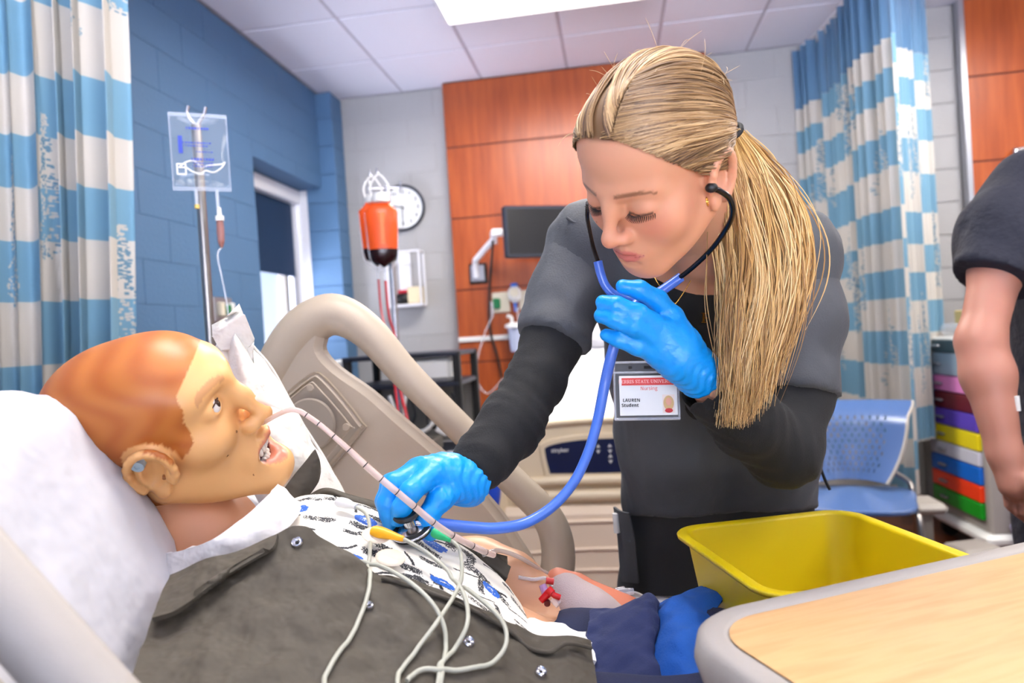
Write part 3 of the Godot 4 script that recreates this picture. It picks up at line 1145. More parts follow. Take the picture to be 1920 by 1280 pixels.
func wall_things() -> void:
	# clock
	var c := Vector3(-1.473, 2.229, -4.955)
	var t := thing("wall_clock", "round black-rimmed wall clock on the grey block wall", "clock", c)
	var f := Transform3D(Basis(Vector3.RIGHT, PI / 2), c)
	obj("rim", MB.new().lathe([Vector2(0.0, -0.006), Vector2(0.166, -0.006), Vector2(0.172, 0.02), Vector2(0.166, 0.034), Vector2(0.155, 0.034), Vector2(0.15, 0.016), Vector2(0.0, 0.016)], 48, f), M.screen_frame, t)
	obj("face", MB.new().lathe([Vector2(0.0, 0.019), Vector2(0.152, 0.019), Vector2(0.152, 0.012)], 48, f), M.plastic_white, t)
	for h in range(1, 13):
		var num := obj("numeral", lettering(str(h), 0.04, 0.001, "Droid Sans", true), M.ink, t)
		num.position = Vector3(sin(TAU * h / 12) * 0.118, cos(TAU * h / 12) * 0.118, 0.021)
	for q in [[-PI / 2 + 0.27, 0.075, 0.008], [PI + 0.02, 0.115, 0.006]]:
		var d := Vector3(sin(q[0]), cos(q[0]), 0)
		obj("hand", MB.new().tube([c + Vector3(0, 0, 0.025) - d * 0.02, c + Vector3(0, 0, 0.025) + d * q[1]], q[2] / 2, 6), M.ink, t)
	# wire rack with glove boxes
	var b := thing("wire_rack", "white wire rack holding boxes on the grey wall under the clock", "rack", Vector3(-1.46, 1.5, -4.95))
	var m := MB.new()
	for x in [-1.585, -1.345]:
		m.box(Vector3(x, 1.70, -4.83), Vector3(0.014, 0.40, 0.014), 0.003).box(Vector3(x, 1.70, -4.95), Vector3(0.014, 0.40, 0.014), 0.003)
	for y in [1.505, 1.895]:
		m.box(Vector3(-1.465, y, -4.83), Vector3(0.25, 0.014, 0.014), 0.003)
		for x in [-1.585, -1.345]:
			m.box(Vector3(x, y, -4.89), Vector3(0.014, 0.014, 0.13), 0.003)
	obj("frame", m, M.white_paint, b)
	obj("back_plate", MB.new().box(Vector3(-1.49, 1.72, -4.952), Vector3(0.09, 0.36, 0.006), 0.002), M.white_paint, b)
	obj("tray", MB.new().box(Vector3(-1.465, 1.512, -4.89), Vector3(0.24, 0.012, 0.12), 0.002), M.white_paint, b)
	tag(obj("glove_box", MB.new().box(Vector3(-1.40, 1.58, -4.885), Vector3(0.10, 0.12, 0.09), 0.006), mat(Color(0.86, 0.80, 0.66), 0.6)), "cream cardboard box at the right of the white wire rack", "box")
	tag(obj("cloth_pouch", MB.new().ball(Vector3(-1.50, 1.56, -4.88), Vector3(0.07, 0.042, 0.045)), M.black), "black pouch between the boxes in the white wire rack", "pouch")
	tag(obj("red_box", MB.new().box(Vector3(-1.465, 1.612, -4.90), Vector3(0.13, 0.025, 0.06), 0.005), mat(Color(0.72, 0.06, 0.16), 0.5)), "flat red box lying on the pouch in the white wire rack", "box")
	# gas outlet on the blue wall
	var o := thing("wall_outlet", "steel gas outlet plate on the blue wall behind the drip line", "outlet", Vector3(-2.0, 1.475, -3.35))
	obj("plate", MB.new().box(Vector3(-2.0, 1.475, -3.35), Vector3(0.016, 0.13, 0.17), 0.004), M.aluminium, o)
	obj("green_port", MB.new().box(Vector3(-1.985, 1.475, -3.375), Vector3(0.03, 0.05, 0.035), 0.006), M.green, o)
	obj("white_port", MB.new().box(Vector3(-1.985, 1.475, -3.315), Vector3(0.03, 0.075, 0.04), 0.006), M.cream_plate, o)
	obj("white_port", MB.new().box(Vector3(-1.985, 1.475, -3.415), Vector3(0.03, 0.075, 0.03), 0.006), M.plastic_white, o)
	# notice beside the curtain
	var s := thing("wall_notice", "white notice on the blue wall, half covered by the left curtain", "notice", Vector3(-2.0, 1.38, -2.54))
	obj("sheet", MB.new().box(Vector3(-2.003, 1.385, -2.53), Vector3(0.005, 0.22, 0.20), 0.001), M.plastic_white, s)
	obj("screw", MB.new().ball(Vector3(-1.998, 1.36, -2.57), Vector3(0.003, 0.007, 0.007)), M.ink, s)
	# monitor arm and monitor before the wood headwall
	var a := thing("monitor_bracket", "white wall-mounted monitor arm on the orange wood panels", "monitor arm", Vector3(-0.93, 1.70, -4.86))
	obj("wall_plate", MB.new().box(Vector3(-0.928, 1.70, -4.855), Vector3(0.10, 0.115, 0.02), 0.004), M.aluminium, a)
	obj("plate_frame", MB.new().box(Vector3(-0.926, 1.698, -4.862), Vector3(0.13, 0.145, 0.012), 0.004), M.black, a)
	obj("upright", MB.new().tube([Vector3(-0.935, 1.67, -4.83), Vector3(-0.935, 1.74, -4.81), Vector3(-0.92, 1.79, -4.77)], 0.022, 12), M.white_paint, a)
	obj("arm", MB.new().tube([Vector3(-0.92, 1.785, -4.77), Vector3(-0.85, 1.84, -4.72), Vector3(-0.765, 1.90, -4.65)], 0.022, 12), M.white_paint, a)
	obj("elbow", MB.new().tube([Vector3(-0.765, 1.87, -4.65), Vector3(-0.76, 1.95, -4.65)], 0.026, 12), M.white_paint, a)
	obj("fore_arm", MB.new().box(Vector3(-0.67, 1.935, -4.60), Vector3(0.2, 0.05, 0.045), 0.01, Basis(Vector3.UP, 0.3)), M.white_paint, a)
	var mt := thing("monitor", "black monitor on the white wall arm, partly hidden by the nurse's shoulder", "monitor", Vector3(-0.42, 1.92, -4.5))
	var mb := Basis(Vector3.UP, 0.45)
	var mc := Vector3(-0.43, 1.905, -4.50)
	obj("shell", MB.new().box(mc, Vector3(0.50, 0.335, 0.05), 0.012, mb), M.screen_frame, mt)
	obj("back_hump", MB.new().box(mc - mb.z * 0.045, Vector3(0.34, 0.24, 0.05), 0.02, mb), M.screen_frame, mt)
	obj("display", MB.new().box(mc + mb.z * 0.0255, Vector3(0.455, 0.29, 0.003), 0.001, mb), M.dark_glass, mt)
	tag(obj("monitor_cable", MB.new().tube(curve([Vector3(-0.765, 1.89, -4.62), Vector3(-0.79, 1.75, -4.66), Vector3(-0.84, 1.55, -4.78), Vector3(-0.86, 1.3, -4.83), Vector3(-0.82, 1.1, -4.83), Vector3(-0.80, 0.95, -4.84)], 6), 0.009, 8), M.black), "black cable hanging down from the monitor arm", "cable")
	# outlets and suction set under the monitor
	var p1 := thing("gas_outlet", "cream outlet plate with a green oxygen port left of the suction regulator", "outlet", Vector3(-0.78, 1.48, -4.86))
	obj("plate", MB.new().box(Vector3(-0.775, 1.482, -4.86), Vector3(0.125, 0.145, 0.016), 0.006), M.cream_plate, p1)
	obj("port", MB.new().box(Vector3(-0.805, 1.475, -4.84), Vector3(0.055, 0.075, 0.04), 0.01), M.green, p1)
	obj("fitting", MB.new().lathe([Vector2(0, 0.02), Vector2(0.012, 0.02), Vector2(0.012, -0.07), Vector2(0.006, -0.09), Vector2(0, -0.09)], 12, Transform3D(Basis(), Vector3(-0.83, 1.47, -4.80))), M.clear_haze, p1)
	var p2 := thing("gas_outlet", "plain cream outlet plate right of the suction regulator", "outlet", Vector3(-0.58, 1.49, -4.86))
	obj("plate", MB.new().box(Vector3(-0.585, 1.488, -4.86), Vector3(0.12, 0.135, 0.016), 0.006), M.cream_plate, p2)
	obj("port", MB.new().box(Vector3(-0.58, 1.49, -4.85), Vector3(0.05, 0.07, 0.02), 0.006), M.plastic_white, p2)
	var r := thing("suction_regulator", "white suction regulator with a blue knob on the orange wood panels", "regulator", Vector3(-0.66, 1.52, -4.8))
	var rc := Vector3(-0.665, 1.53, -4.80)
	obj("body", MB.new().box(rc, Vector3(0.09, 0.12, 0.07), 0.03), M.plastic_white, r)
	obj("gauge", MB.new().lathe([Vector2(0, 0.04), Vector2(0.03, 0.04), Vector2(0.032, 0.03), Vector2(0.032, 0)], 20, Transform3D(Basis(Vector3.RIGHT, PI / 2), rc + Vector3(0, 0.01, 0))), M.cream_plate, r)
	obj("knob", MB.new().ball(rc + Vector3(0.0, 0.065, 0), Vector3(0.028, 0.014, 0.028)), M.blue_plastic, r)
	obj("nipple", rod(rc - Vector3.UP * 0.06, rc - Vector3.UP * 0.12, 0.012), M.blue_plastic, r)
	var can := thing("suction_canister", "clear ribbed suction canister hanging under the regulator", "canister", Vector3(-0.66, 1.15, -4.76))
	var cc := Vector3(-0.665, 1.13, -4.77)
	obj("cup", MB.new().lathe([Vector2(0, 0), Vector2(0.05, 0.0), Vector2(0.062, 0.16), Vector2(0.066, 0.17), Vector2(0.06, 0.17), Vector2(0.048, 0.01), Vector2(0, 0.01)], 24, Transform3D(Basis(), cc)), glass(Color(0.8, 0.84, 0.95), 0.5, 0.2), can)
	obj("lid", MB.new().lathe([Vector2(0, 0.205), Vector2(0.05, 0.2), Vector2(0.078, 0.19), Vector2(0.08, 0.168), Vector2(0, 0.168)], 24, Transform3D(Basis(), cc)), M.plastic_white, can)
	obj("elbow", MB.new().tube(curve([cc + Vector3(-0.03, 0.2, 0), cc + Vector3(-0.03, 0.24, 0), cc + Vector3(-0.06, 0.25, 0.01)], 4), 0.012, 8), M.plastic_white, can)
	obj("hose", MB.new().tube(curve([cc + Vector3(0.02, 0.2, 0), cc + Vector3(0.02, 0.3, 0.02), rc - Vector3.UP * 0.11], 6), 0.009, 8), M.clear_haze, can)
	obj("hose", MB.new().tube(curve([cc + Vector3(0.04, 0.2, 0.02), cc + Vector3(0.06, 0.26, 0.04), cc + Vector3(0.11, 0.2, 0.05), cc + Vector3(0.10, 0.0, 0.06), cc + Vector3(0.0, -0.2, 0.06), cc + Vector3(-0.1, -0.24, 0.06)], 6), 0.007, 8), M.clear_haze, can)
	tag(obj("clear_hose", MB.new().tube(curve([Vector3(-0.83, 1.39, -4.80), Vector3(-0.90, 1.25, -4.78), Vector3(-0.97, 1.0, -4.76), Vector3(-0.9, 0.85, -4.76), Vector3(-0.78, 0.95, -4.78)], 6), 0.006, 8), M.clear_haze), "thin clear hose looping down from the green oxygen port", "hose")
	# gauge on the far right headwall
	var gk := thing("flow_meter", "small chrome flow meter on the right-hand wood panels above the man's shoulder", "flow meter", Vector3(2.40, 2.1, -4.5))
	obj("tube", rod(Vector3(2.40, 2.02, -4.48), Vector3(2.40, 2.11, -4.48), 0.016, 12), M.clear_haze, gk)
	obj("valve", MB.new().ball(Vector3(2.40, 2.13, -4.48), Vector3(0.018, 0.026, 0.018)), M.chrome, gk)
	obj("knob", MB.new().lathe([Vector2(0, 0), Vector2(0.012, 0), Vector2(0.016, 0.04), Vector2(0, 0.04)], 12, Transform3D(Basis(Vector3.BACK, -PI / 2), Vector3(2.41, 2.14, -4.48))), M.chrome, gk)
	obj("seat", MB.new().box(Vector3(2.40, 2.02, -4.505), Vector3(0.05, 0.04, 0.06), 0.008), M.black, gk)


func far_bed() -> void:
	# the other bed: its footboard towards us, its head at the wood panels
	var c := floor_at(1128, 800, 3.0)
	var t := thing("hospital_bed", "ivory hospital bed behind the nurse, its footboard with a navy control panel", "bed", c)
	var z := c.z
	var x := c.x
	# footboard: outline in xy
	var o := PackedVector2Array()
	for p in curve([Vector2(-0.49, 0.28), Vector2(-0.50, 0.55), Vector2(-0.485, 0.72), Vector2(-0.44, 0.80), Vector2(-0.3, 0.855), Vector2(0.0, 0.87), Vector2(0.3, 0.855), Vector2(0.44, 0.80), Vector2(0.485, 0.72), Vector2(0.50, 0.55), Vector2(0.49, 0.28)], 6):
		o.append(p)
	obj("footboard", MB.new().prism(o, 0.05, 0.014, Transform3D(Basis(), Vector3(x, 0, z - 0.05))), M.ivory, t)
	var rim := []
	for p in o:
		rim.append(Vector3(x + p.x * 0.975, p.y - 0.012, z + 0.002))
	obj("footboard_rim", MB.new().tube(rim, 0.016, 10), M.ivory, t)
	var pn := PackedVector2Array()
	for p in curve([Vector2(-0.235, 0.635), Vector2(-0.25, 0.72), Vector2(-0.235, 0.755), Vector2(-0.1, 0.775), Vector2(0.1, 0.775), Vector2(0.235, 0.755), Vector2(0.25, 0.72), Vector2(0.235, 0.635), Vector2(-0.235, 0.635)], 4).slice(0, -1):
		pn.append(p)
	var big := PackedVector2Array()
	for p in pn:
		big.append(Vector2(p.x * 1.1, (p.y - 0.7) * 1.32 + 0.7))
	obj("panel_frame", MB.new().prism(big, 0.014, 0.006, Transform3D(Basis(), Vector3(x, 0, z))), M.ivory, t)
	var panel := obj("control_panel", MB.new().prism(pn, 0.006, 0.002, Transform3D(Basis(), Vector3(x, 0, z + 0.012))), M.navy_panel, t)
	var word := obj("lettering", lettering("stryker", 0.022, 0.001, "Droid Sans", true), M.plastic_white, t)
	word.position = Vector3(-0.185, 0.735, 0.0195)
	for q in [[-0.02, 0.735], [0.03, 0.735], [0.08, 0.735], [0.13, 0.735], [0.03, 0.69], [0.08, 0.69]]:
		var ic := MB.new()
		for s in [1.0, -1.0]:
			ic.prism(PackedVector2Array([Vector2(q[0] - 0.009, q[1] + 0.006 * s), Vector2(q[0] + 0.009, q[1] + 0.006 * s), Vector2(q[0], q[1] + 0.02 * s)]), 0.001, 0.0, Transform3D(Basis(), Vector3(x, 0, z + 0.0185)))
		obj("icon", ic, M.plastic_white, panel)
	for q in [[0.60, 0.022], [0.535, 0.026]]:
		obj("ledge", MB.new().tube(curve([Vector3(x - 0.4, q[0] - 0.005, z + 0.004), Vector3(x - 0.2, q[0], z + 0.01), Vector3(x, q[0], z + 0.012), Vector3(x + 0.2, q[0], z + 0.01), Vector3(x + 0.4, q[0] - 0.005, z + 0.004)], 5), q[1], 10), M.ivory, t)
	obj("lower_panel", MB.new().box(Vector3(x, 0.30, z - 0.005), Vector3(0.94, 0.38, 0.09), 0.03), M.ivory_pale, t)
	for q in [0.41, 0.29, 0.20]:
		obj("moulding", MB.new().tube(curve([Vector3(x - 0.42, q, z + 0.038), Vector3(x - 0.15, q + 0.018, z + 0.042), Vector3(x + 0.15, q + 0.018, z + 0.042), Vector3(x + 0.42, q, z + 0.038)], 5), 0.008, 8), M.ivory_pale, t)
	for s in [-1.0, 1.0]:
		obj("corner_bumper", MB.new().box(Vector3(x + s * 0.47, 0.50, z - 0.02), Vector3(0.07, 0.40, 0.10), 0.03), M.ivory, t)
		obj("side_rail", MB.new().box(Vector3(x + s * 0.46, 0.72, z - 0.75), Vector3(0.04, 0.20, 0.55), 0.018), M.rail_tan, t)
		obj("head_rail", MB.new().box(Vector3(x + s * 0.46, 0.92, z - 1.35), Vector3(0.04, 0.26, 0.50), 0.018, Basis(Vector3.RIGHT, -0.45)), M.ivory, t)
		for e in [-0.2, -1.6]:
			obj("caster", MB.new().lathe([Vector2(0, -0.02), Vector2(0.07, -0.02), Vector2(0.07, 0.02), Vector2(0, 0.02)], 18, Transform3D(Basis(Vector3.BACK, PI / 2), Vector3(x + s * 0.36, 0.07, z + e))), M.rubber, t)
	obj("under_frame", MB.new().box(Vector3(x, 0.30, z - 0.95), Vector3(0.7, 0.22, 1.5), 0.03), M.steel_frame, t)
	obj("headboard", MB.new().box(Vector3(x, 0.85, z - 1.86), Vector3(0.9, 0.5, 0.05), 0.02), M.ivory, t)
	var mt := thing("mattress", "white-sheeted mattress of the other bed, its head end raised", "mattress", Vector3(x, 0.5, z - 0.9))
	var rows := []
	var prof := curve([Vector2(-0.06, 0.60), Vector2(-0.06, 0.72), Vector2(-0.12, 0.77), Vector2(-0.6, 0.79), Vector2(-0.95, 0.82), Vector2(-1.3, 1.02), Vector2(-1.62, 1.20), Vector2(-1.76, 1.22), Vector2(-1.80, 1.12), Vector2(-1.4, 0.86), Vector2(-1.0, 0.66), Vector2(-0.5, 0.60), Vector2(-0.06, 0.60)], 5)
	for q in [-0.42, -0.43, -0.40, -0.2, 0.0, 0.2, 0.40, 0.43, 0.42]:
		var row := []
		for p in prof:
			var sh: float = 0.9 if absf(q) == 0.42 else 1.0
			row.append(Vector3(x + q, 0.8 + (p.y - 0.8) * sh, z - 0.9 + (p.x + 0.9) * (0.97 if absf(q) == 0.42 else 1.0)))
		rows.append(row)
	obj("sheet", MB.new().grid(rows), M.linen, mt)
	tag(obj("far_pillow", MB.new().ball(Vector3(x - 0.02, 1.26, z - 1.62), Vector3(0.30, 0.10, 0.2), Basis(Vector3.RIGHT, 0.5)), M.pillow), "white pillow at the raised head of the other bed", "pillow")
	var bl := Body.new()
	var bc := at(905, 905, 2.75)
	bl.ell(bc, Vector3(0.065, 0.10, 0.07), 0.03).ell(bc + Vector3(-0.02, 0.05, 0.01), Vector3(0.04, 0.05, 0.05), 0.03).ell(bc + Vector3(0.03, -0.06, 0.0), Vector3(0.03, 0.08, 0.05), 0.04)
	var bm := MB.new()
	bl.mesh_into(bm, 0.012, bc - Vector3.ONE * 0.22, bc + Vector3.ONE * 0.22)
	tag(obj("linen_bag", bm, mat(Color(0.02, 0.25, 0.72), 0.6)), "royal blue cloth bag hanging at the left of the ivory footboard", "bag")


func equipment_cart() -> void:
	var c := floor_at(775, 700, 3.45)
	var t := thing("equipment_cart", "black metal equipment cart with shelves under the clock, behind the bed rail", "cart", c)
	var q := func(x: float, y: float, zz: float) -> Vector3: return c + Vector3(x, y, zz)
	for s in [-0.26, 0.27]:
		for e in [-0.2, 0.2]:
			obj("post", MB.new().box(q.call(s, 0.61, e), Vector3(0.035, 1.16, 0.035), 0.004), M.rubber, t)
			obj("caster", MB.new().lathe([Vector2(0, -0.012), Vector2(0.035, -0.012), Vector2(0.035, 0.012), Vector2(0, 0.012)], 14, Transform3D(Basis(Vector3.BACK, PI / 2), q.call(s, 0.036, e))), M.rubber, t)
	for y in [1.18, 1.04, 0.70, 0.12]:
		obj("shelf", MB.new().box(q.call(0.0, y, 0.0), Vector3(0.56, 0.022, 0.44), 0.004), M.screen_frame, t)
	obj("back_sheet", MB.new().box(q.call(0.0, 0.87, -0.2), Vector3(0.5, 0.30, 0.006), 0.001), M.steel_frame, t)
	obj("side_shelf", MB.new().box(q.call(-0.36, 1.02, 0.14), Vector3(0.26, 0.018, 0.2), 0.004), M.screen_frame, t)
	tag(obj("printer_box", MB.new().box(q.call(0.12, 1.108, 0.10), Vector3(0.24, 0.11, 0.2), 0.02), M.plastic_white), "white rounded device on the upper shelf of the black cart", "device")
	var hs := thing("ultrasound_probe", "white handset lying above the side shelf of the black cart", "handset", q.call(-0.3, 1.12, 0.16))
	obj("grip", MB.new().tube(curve([q.call(-0.46, 1.15, 0.18), q.call(-0.38, 1.155, 0.18), q.call(-0.26, 1.165, 0.18)], 5), [0.008, 0.008, 0.008, 0.010, 0.018, 0.022, 0.022, 0.022, 0.022, 0.022, 0.018], 12), M.plastic_white, hs)
	obj("neck", MB.new().box(q.call(-0.32, 1.09, 0.18), Vector3(0.06, 0.12, 0.05), 0.01), M.steel_frame, hs)
	tag(obj("cuff_pad", MB.new().ball(q.call(-0.38, 1.05, 0.16), Vector3(0.075, 0.026, 0.06)), M.plastic_white), "white padded pad on the side shelf of the black cart", "pad")
	tag(obj("power_box", MB.new().box(q.call(-0.02, 0.745, 0.1), Vector3(0.30, 0.07, 0.2), 0.01), M.steel_frame), "grey power unit on the lower shelf of the black cart", "device")
	var tg := thing("paper_tag", "small white tag hanging below the shelf of the black cart", "tag", at(838, 790, 3.15))
	obj("card", MB.new().box(at(834, 795, 3.15), Vector3(0.055, 0.095, 0.003), 0.001, Basis(Vector3.BACK, -0.5)), M.plastic_white, tg)
	obj("string", rod(at(842, 778, 3.16), q.call(0.1, 1.03, 0.2), 0.0015, 6), M.plastic_white, tg)
	for k in 4:
		var y0 := 1.02 - 0.01 * k
		tag(obj("coiled_cable", MB.new().tube(curve([q.call(-0.22 + 0.12 * k, y0, 0.21), q.call(-0.24 + 0.12 * k, 0.86, 0.22), q.call(-0.12 + 0.11 * k, 0.79 + 0.02 * k, 0.23), q.call(-0.04 + 0.1 * k, 0.9, 0.22), q.call(-0.06 + 0.1 * k, 1.0, 0.21)], 6), 0.007 if k % 2 else 0.010, 8), M.plastic_white if k % 2 == 0 else M.black), ["white cable looped at the left of the black cart's lower bay", "black cable looped second from the left in the black cart's lower bay", "white cable looped third from the left in the black cart's lower bay", "black cable looped at the right of the black cart's lower bay"][k], "cable", "cables looped in the cart")
	# small supplies on a low tray beside it
	var tc := at(815, 890, 2.72)
	var tr := thing("supply_trolley", "low grey trolley with small supplies behind the bed rail", "trolley", Vector3(tc.x, 0, tc.z))
	obj("tray", MB.new().box(Vector3(tc.x, tc.y, tc.z), Vector3(0.42, 0.02, 0.3), 0.006), M.plastic_white, tr)
	obj("column", rod(Vector3(tc.x, 0.05, tc.z), tc, 0.03, 14), M.steel_frame, tr)
	obj("foot", MB.new().box(Vector3(tc.x, 0.04, tc.z), Vector3(0.4, 0.05, 0.36), 0.02), M.steel_frame, tr)
	tag(obj("clear_cup", MB.new().lathe([Vector2(0, 0), Vector2(0.034, 0), Vector2(0.042, 0.085), Vector2(0.038, 0.085), Vector2(0.03, 0.006), Vector2(0, 0.006)], 20, Transform3D(Basis(), tc + Vector3(0.10, 0.01, 0.05))), M.clear_haze), "clear plastic cup on the low grey trolley", "cup")
	tag(obj("tape_roll", MB.new().lathe([Vector2(0.018, 0), Vector2(0.05, 0), Vector2(0.05, 0.03), Vector2(0.018, 0.03), Vector2(0.018, 0)], 24, Transform3D(Basis(), tc + Vector3(-0.01, 0.011, 0.02))), M.cream_plate), "cream tape roll on the low grey trolley", "tape roll")
	tag(obj("vial", MB.new().lathe([Vector2(0, 0), Vector2(0.014, 0), Vector2(0.014, 0.04), Vector2(0.007, 0.05), Vector2(0.007, 0.06), Vector2(0, 0.06)], 14, Transform3D(Basis(), tc + Vector3(-0.10, 0.011, 0.06))), M.black), "small black vial on the low grey trolley", "vial")
	tag(obj("blue_clip", MB.new().box(tc + Vector3(-0.13, 0.02, -0.03), Vector3(0.06, 0.02, 0.03), 0.006), M.blue_plastic), "blue clip on the low grey trolley", "clip")
	tag(obj("red_connector", MB.new().ball(tc + Vector3(-0.16, 0.05, 0.02), Vector3(0.02, 0.035, 0.02)), mat(Color(0.85, 0.1, 0.3), 0.4)), "red connector on the low grey trolley by the rail", "connector")


func right_side() -> void:
	# crash cart: coloured drawers in a face that runs away from us
	var far := floor_at(1755, 900, 3.83)
	var near := floor_at(1846, 900, 3.35)
	var along := (near - far).normalized()
	var nn := Vector3.UP.cross(along).normalized()
	if nn.x > 0.0:
		nn = -nn
	var b := Basis(along, Vector3.UP, along.cross(Vector3.UP))
	var mid := (far + near) / 2.0
	var deep := -nn
	var wide := (near - far).length()
	var t := thing("crash_cart", "tall grey supply cart with a column of coloured drawers at the right, beside the curtain", "cart", mid + deep * 0.3)
	obj("cabinet", MB.new().box(mid + deep * 0.302 + Vector3.UP * 0.60, Vector3(wide + 0.07, 0.92, 0.6), 0.012, b), M.rail_grey, t)
	obj("top_tray", MB.new().box(mid + deep * 0.30 + Vector3.UP * 1.075, Vector3(wide + 0.09, 0.03, 0.63), 0.01, b), M.plastic_white, t)
	obj("base", MB.new().box(mid + deep * 0.3 + Vector3.UP * 0.115, Vector3(wide + 0.12, 0.06, 0.66), 0.02, b), M.plastic_white, t)
	for s in [-1.0, 1.0]:
		for e in [0.05, 0.55]:
			obj("caster", MB.new().lathe([Vector2(0, -0.016), Vector2(0.045, -0.016), Vector2(0.045, 0.016), Vector2(0, 0.016)], 16, Transform3D(b * Basis(Vector3.BACK, PI / 2), mid + along * s * wide * 0.45 + deep * e + Vector3.UP * 0.046)), M.rubber, t)
	var cols := [["green", Color(0.03, 0.58, 0.10)], ["orange", Color(0.95, 0.23, 0.02)], ["blue", Color(0.02, 0.40, 0.80)], ["white", Color(0.80, 0.80, 0.85)], ["yellow", Color(0.90, 0.82, 0.04)], ["purple", Color(0.36, 0.25, 0.70)], ["dark red", Color(0.38, 0.01, 0.10)], ["pink", Color(0.85, 0.50, 0.75)], ["light grey", Color(0.55, 0.63, 0.70)], ["dark grey", Color(0.22, 0.30, 0.33)]]
	var hs := [0.085, 0.085, 0.09, 0.075, 0.09, 0.09, 0.09, 0.085, 0.12, 0.07]
	var y := 0.20
	for i in 10:
		var h: float = hs[i]
		var d := obj("drawer", MB.new().box(mid + nn * 0.008 + Vector3.UP * (y + h / 2), Vector3(wide - 0.01, h - 0.006, 0.025), 0.004, b), mat(cols[i][1], 0.4), t, cols[i][0] + " drawer front")
		obj("handle", MB.new().box(mid + nn * 0.03 - along * wide * 0.2 + Vector3.UP * (y + h * 0.5), Vector3(0.07, 0.012, 0.02), 0.005, b), M.aluminium, d)
		y += h
	var top := mid + deep * 0.16 + Vector3.UP * 1.09
	tag(obj("plastic_tub", MB.new().box(top + Vector3.UP * 0.035 + along * 0.02, Vector3(0.4, 0.07, 0.26), 0.02, b), M.clear_haze), "clear plastic tray on top of the tall drawer cart", "tray")
	tag(obj("card_box", MB.new().box(top + Vector3.UP * 0.10 + along * 0.03 + deep * 0.02, Vector3(0.28, 0.07, 0.2), 0.004, b), mat(Color(0.86, 0.78, 0.52), 0.7)), "pale yellow box of cards on top of the tall drawer cart", "box")
	tag(obj("black_clip", MB.new().box(top + Vector3.UP * 0.145 - along * 0.05, Vector3(0.05, 0.03, 0.03), 0.006, b), M.black), "small black clip lying on the pale yellow box", "clip")
	tag(obj("grey_case", MB.new().box(top + Vector3.UP * 0.155 + along * 0.08, Vector3(0.16, 0.03, 0.08), 0.006, b), M.steel_frame), "flat grey case lying on the pale yellow box", "case")
	# clear bag of supplies hanging at the cart's near side
	var gb := Body.new()
	var gc := near + along * 0.10 + deep * 0.16 + Vector3.UP * 0.30
	gb.ell(gc, Vector3(0.10, 0.20, 0.07), 0.05, 0, b).ell(gc - Vector3.UP * 0.12, Vector3(0.12, 0.10, 0.08), 0.05, 0, b).ell(gc + Vector3.UP * 0.16, Vector3(0.06, 0.06, 0.04), 0.05, 0, b)
	var gm := MB.new()
	gb.mesh_into(gm, 0.014, gc - Vector3.ONE * 0.34, gc + Vector3.ONE * 0.34)
	for i in gm.v.size():
		var p := gm.v[i]
		gm.v[i] = p + gm.n[i] * 0.008 * sin(p.y * 70.0 + 9.0 * sin(p.x * 31.0) + p.z * 60.0)
	gm.renormal()
	tag(obj("clear_bag", gm, mat(Color(0.62, 0.60, 0.72), 0.25)), "crumpled clear plastic bag hanging at the near side of the tall drawer cart", "bag")

	# grey stands on the floor before the cart
	var sp := floor_at(1735, 1000, 3.35)
	var st := thing("equipment_stand", "low grey stand with a square column on the wood floor under the curtain", "stand", sp)
	obj("head", MB.new().box(sp + Vector3.UP * 0.30, Vector3(0.15, 0.05, 0.2), 0.02), M.rail_grey, st)
	obj("column", MB.new().box(sp + Vector3.UP * 0.155, Vector3(0.055, 0.27, 0.06), 0.008), M.steel_frame, st)
	obj("foot", MB.new().box(sp + Vector3.UP * 0.025, Vector3(0.12, 0.04, 0.3), 0.015), M.rail_grey, st)
	var fp := floor_at(1822, 1020, 3.0)
	tag(obj("pedal_base", MB.new().box(Vector3(fp.x, 0.19, fp.z), Vector3(0.20, 0.05, 0.16), 0.022, Basis(Vector3.UP, 0.3)).box(Vector3(fp.x, 0.085, fp.z), Vector3(0.06, 0.17, 0.06), 0.01), M.rail_grey), "pale grey rounded footrest in front of the tall drawer cart", "footrest")

	perforated_chair()
	man()


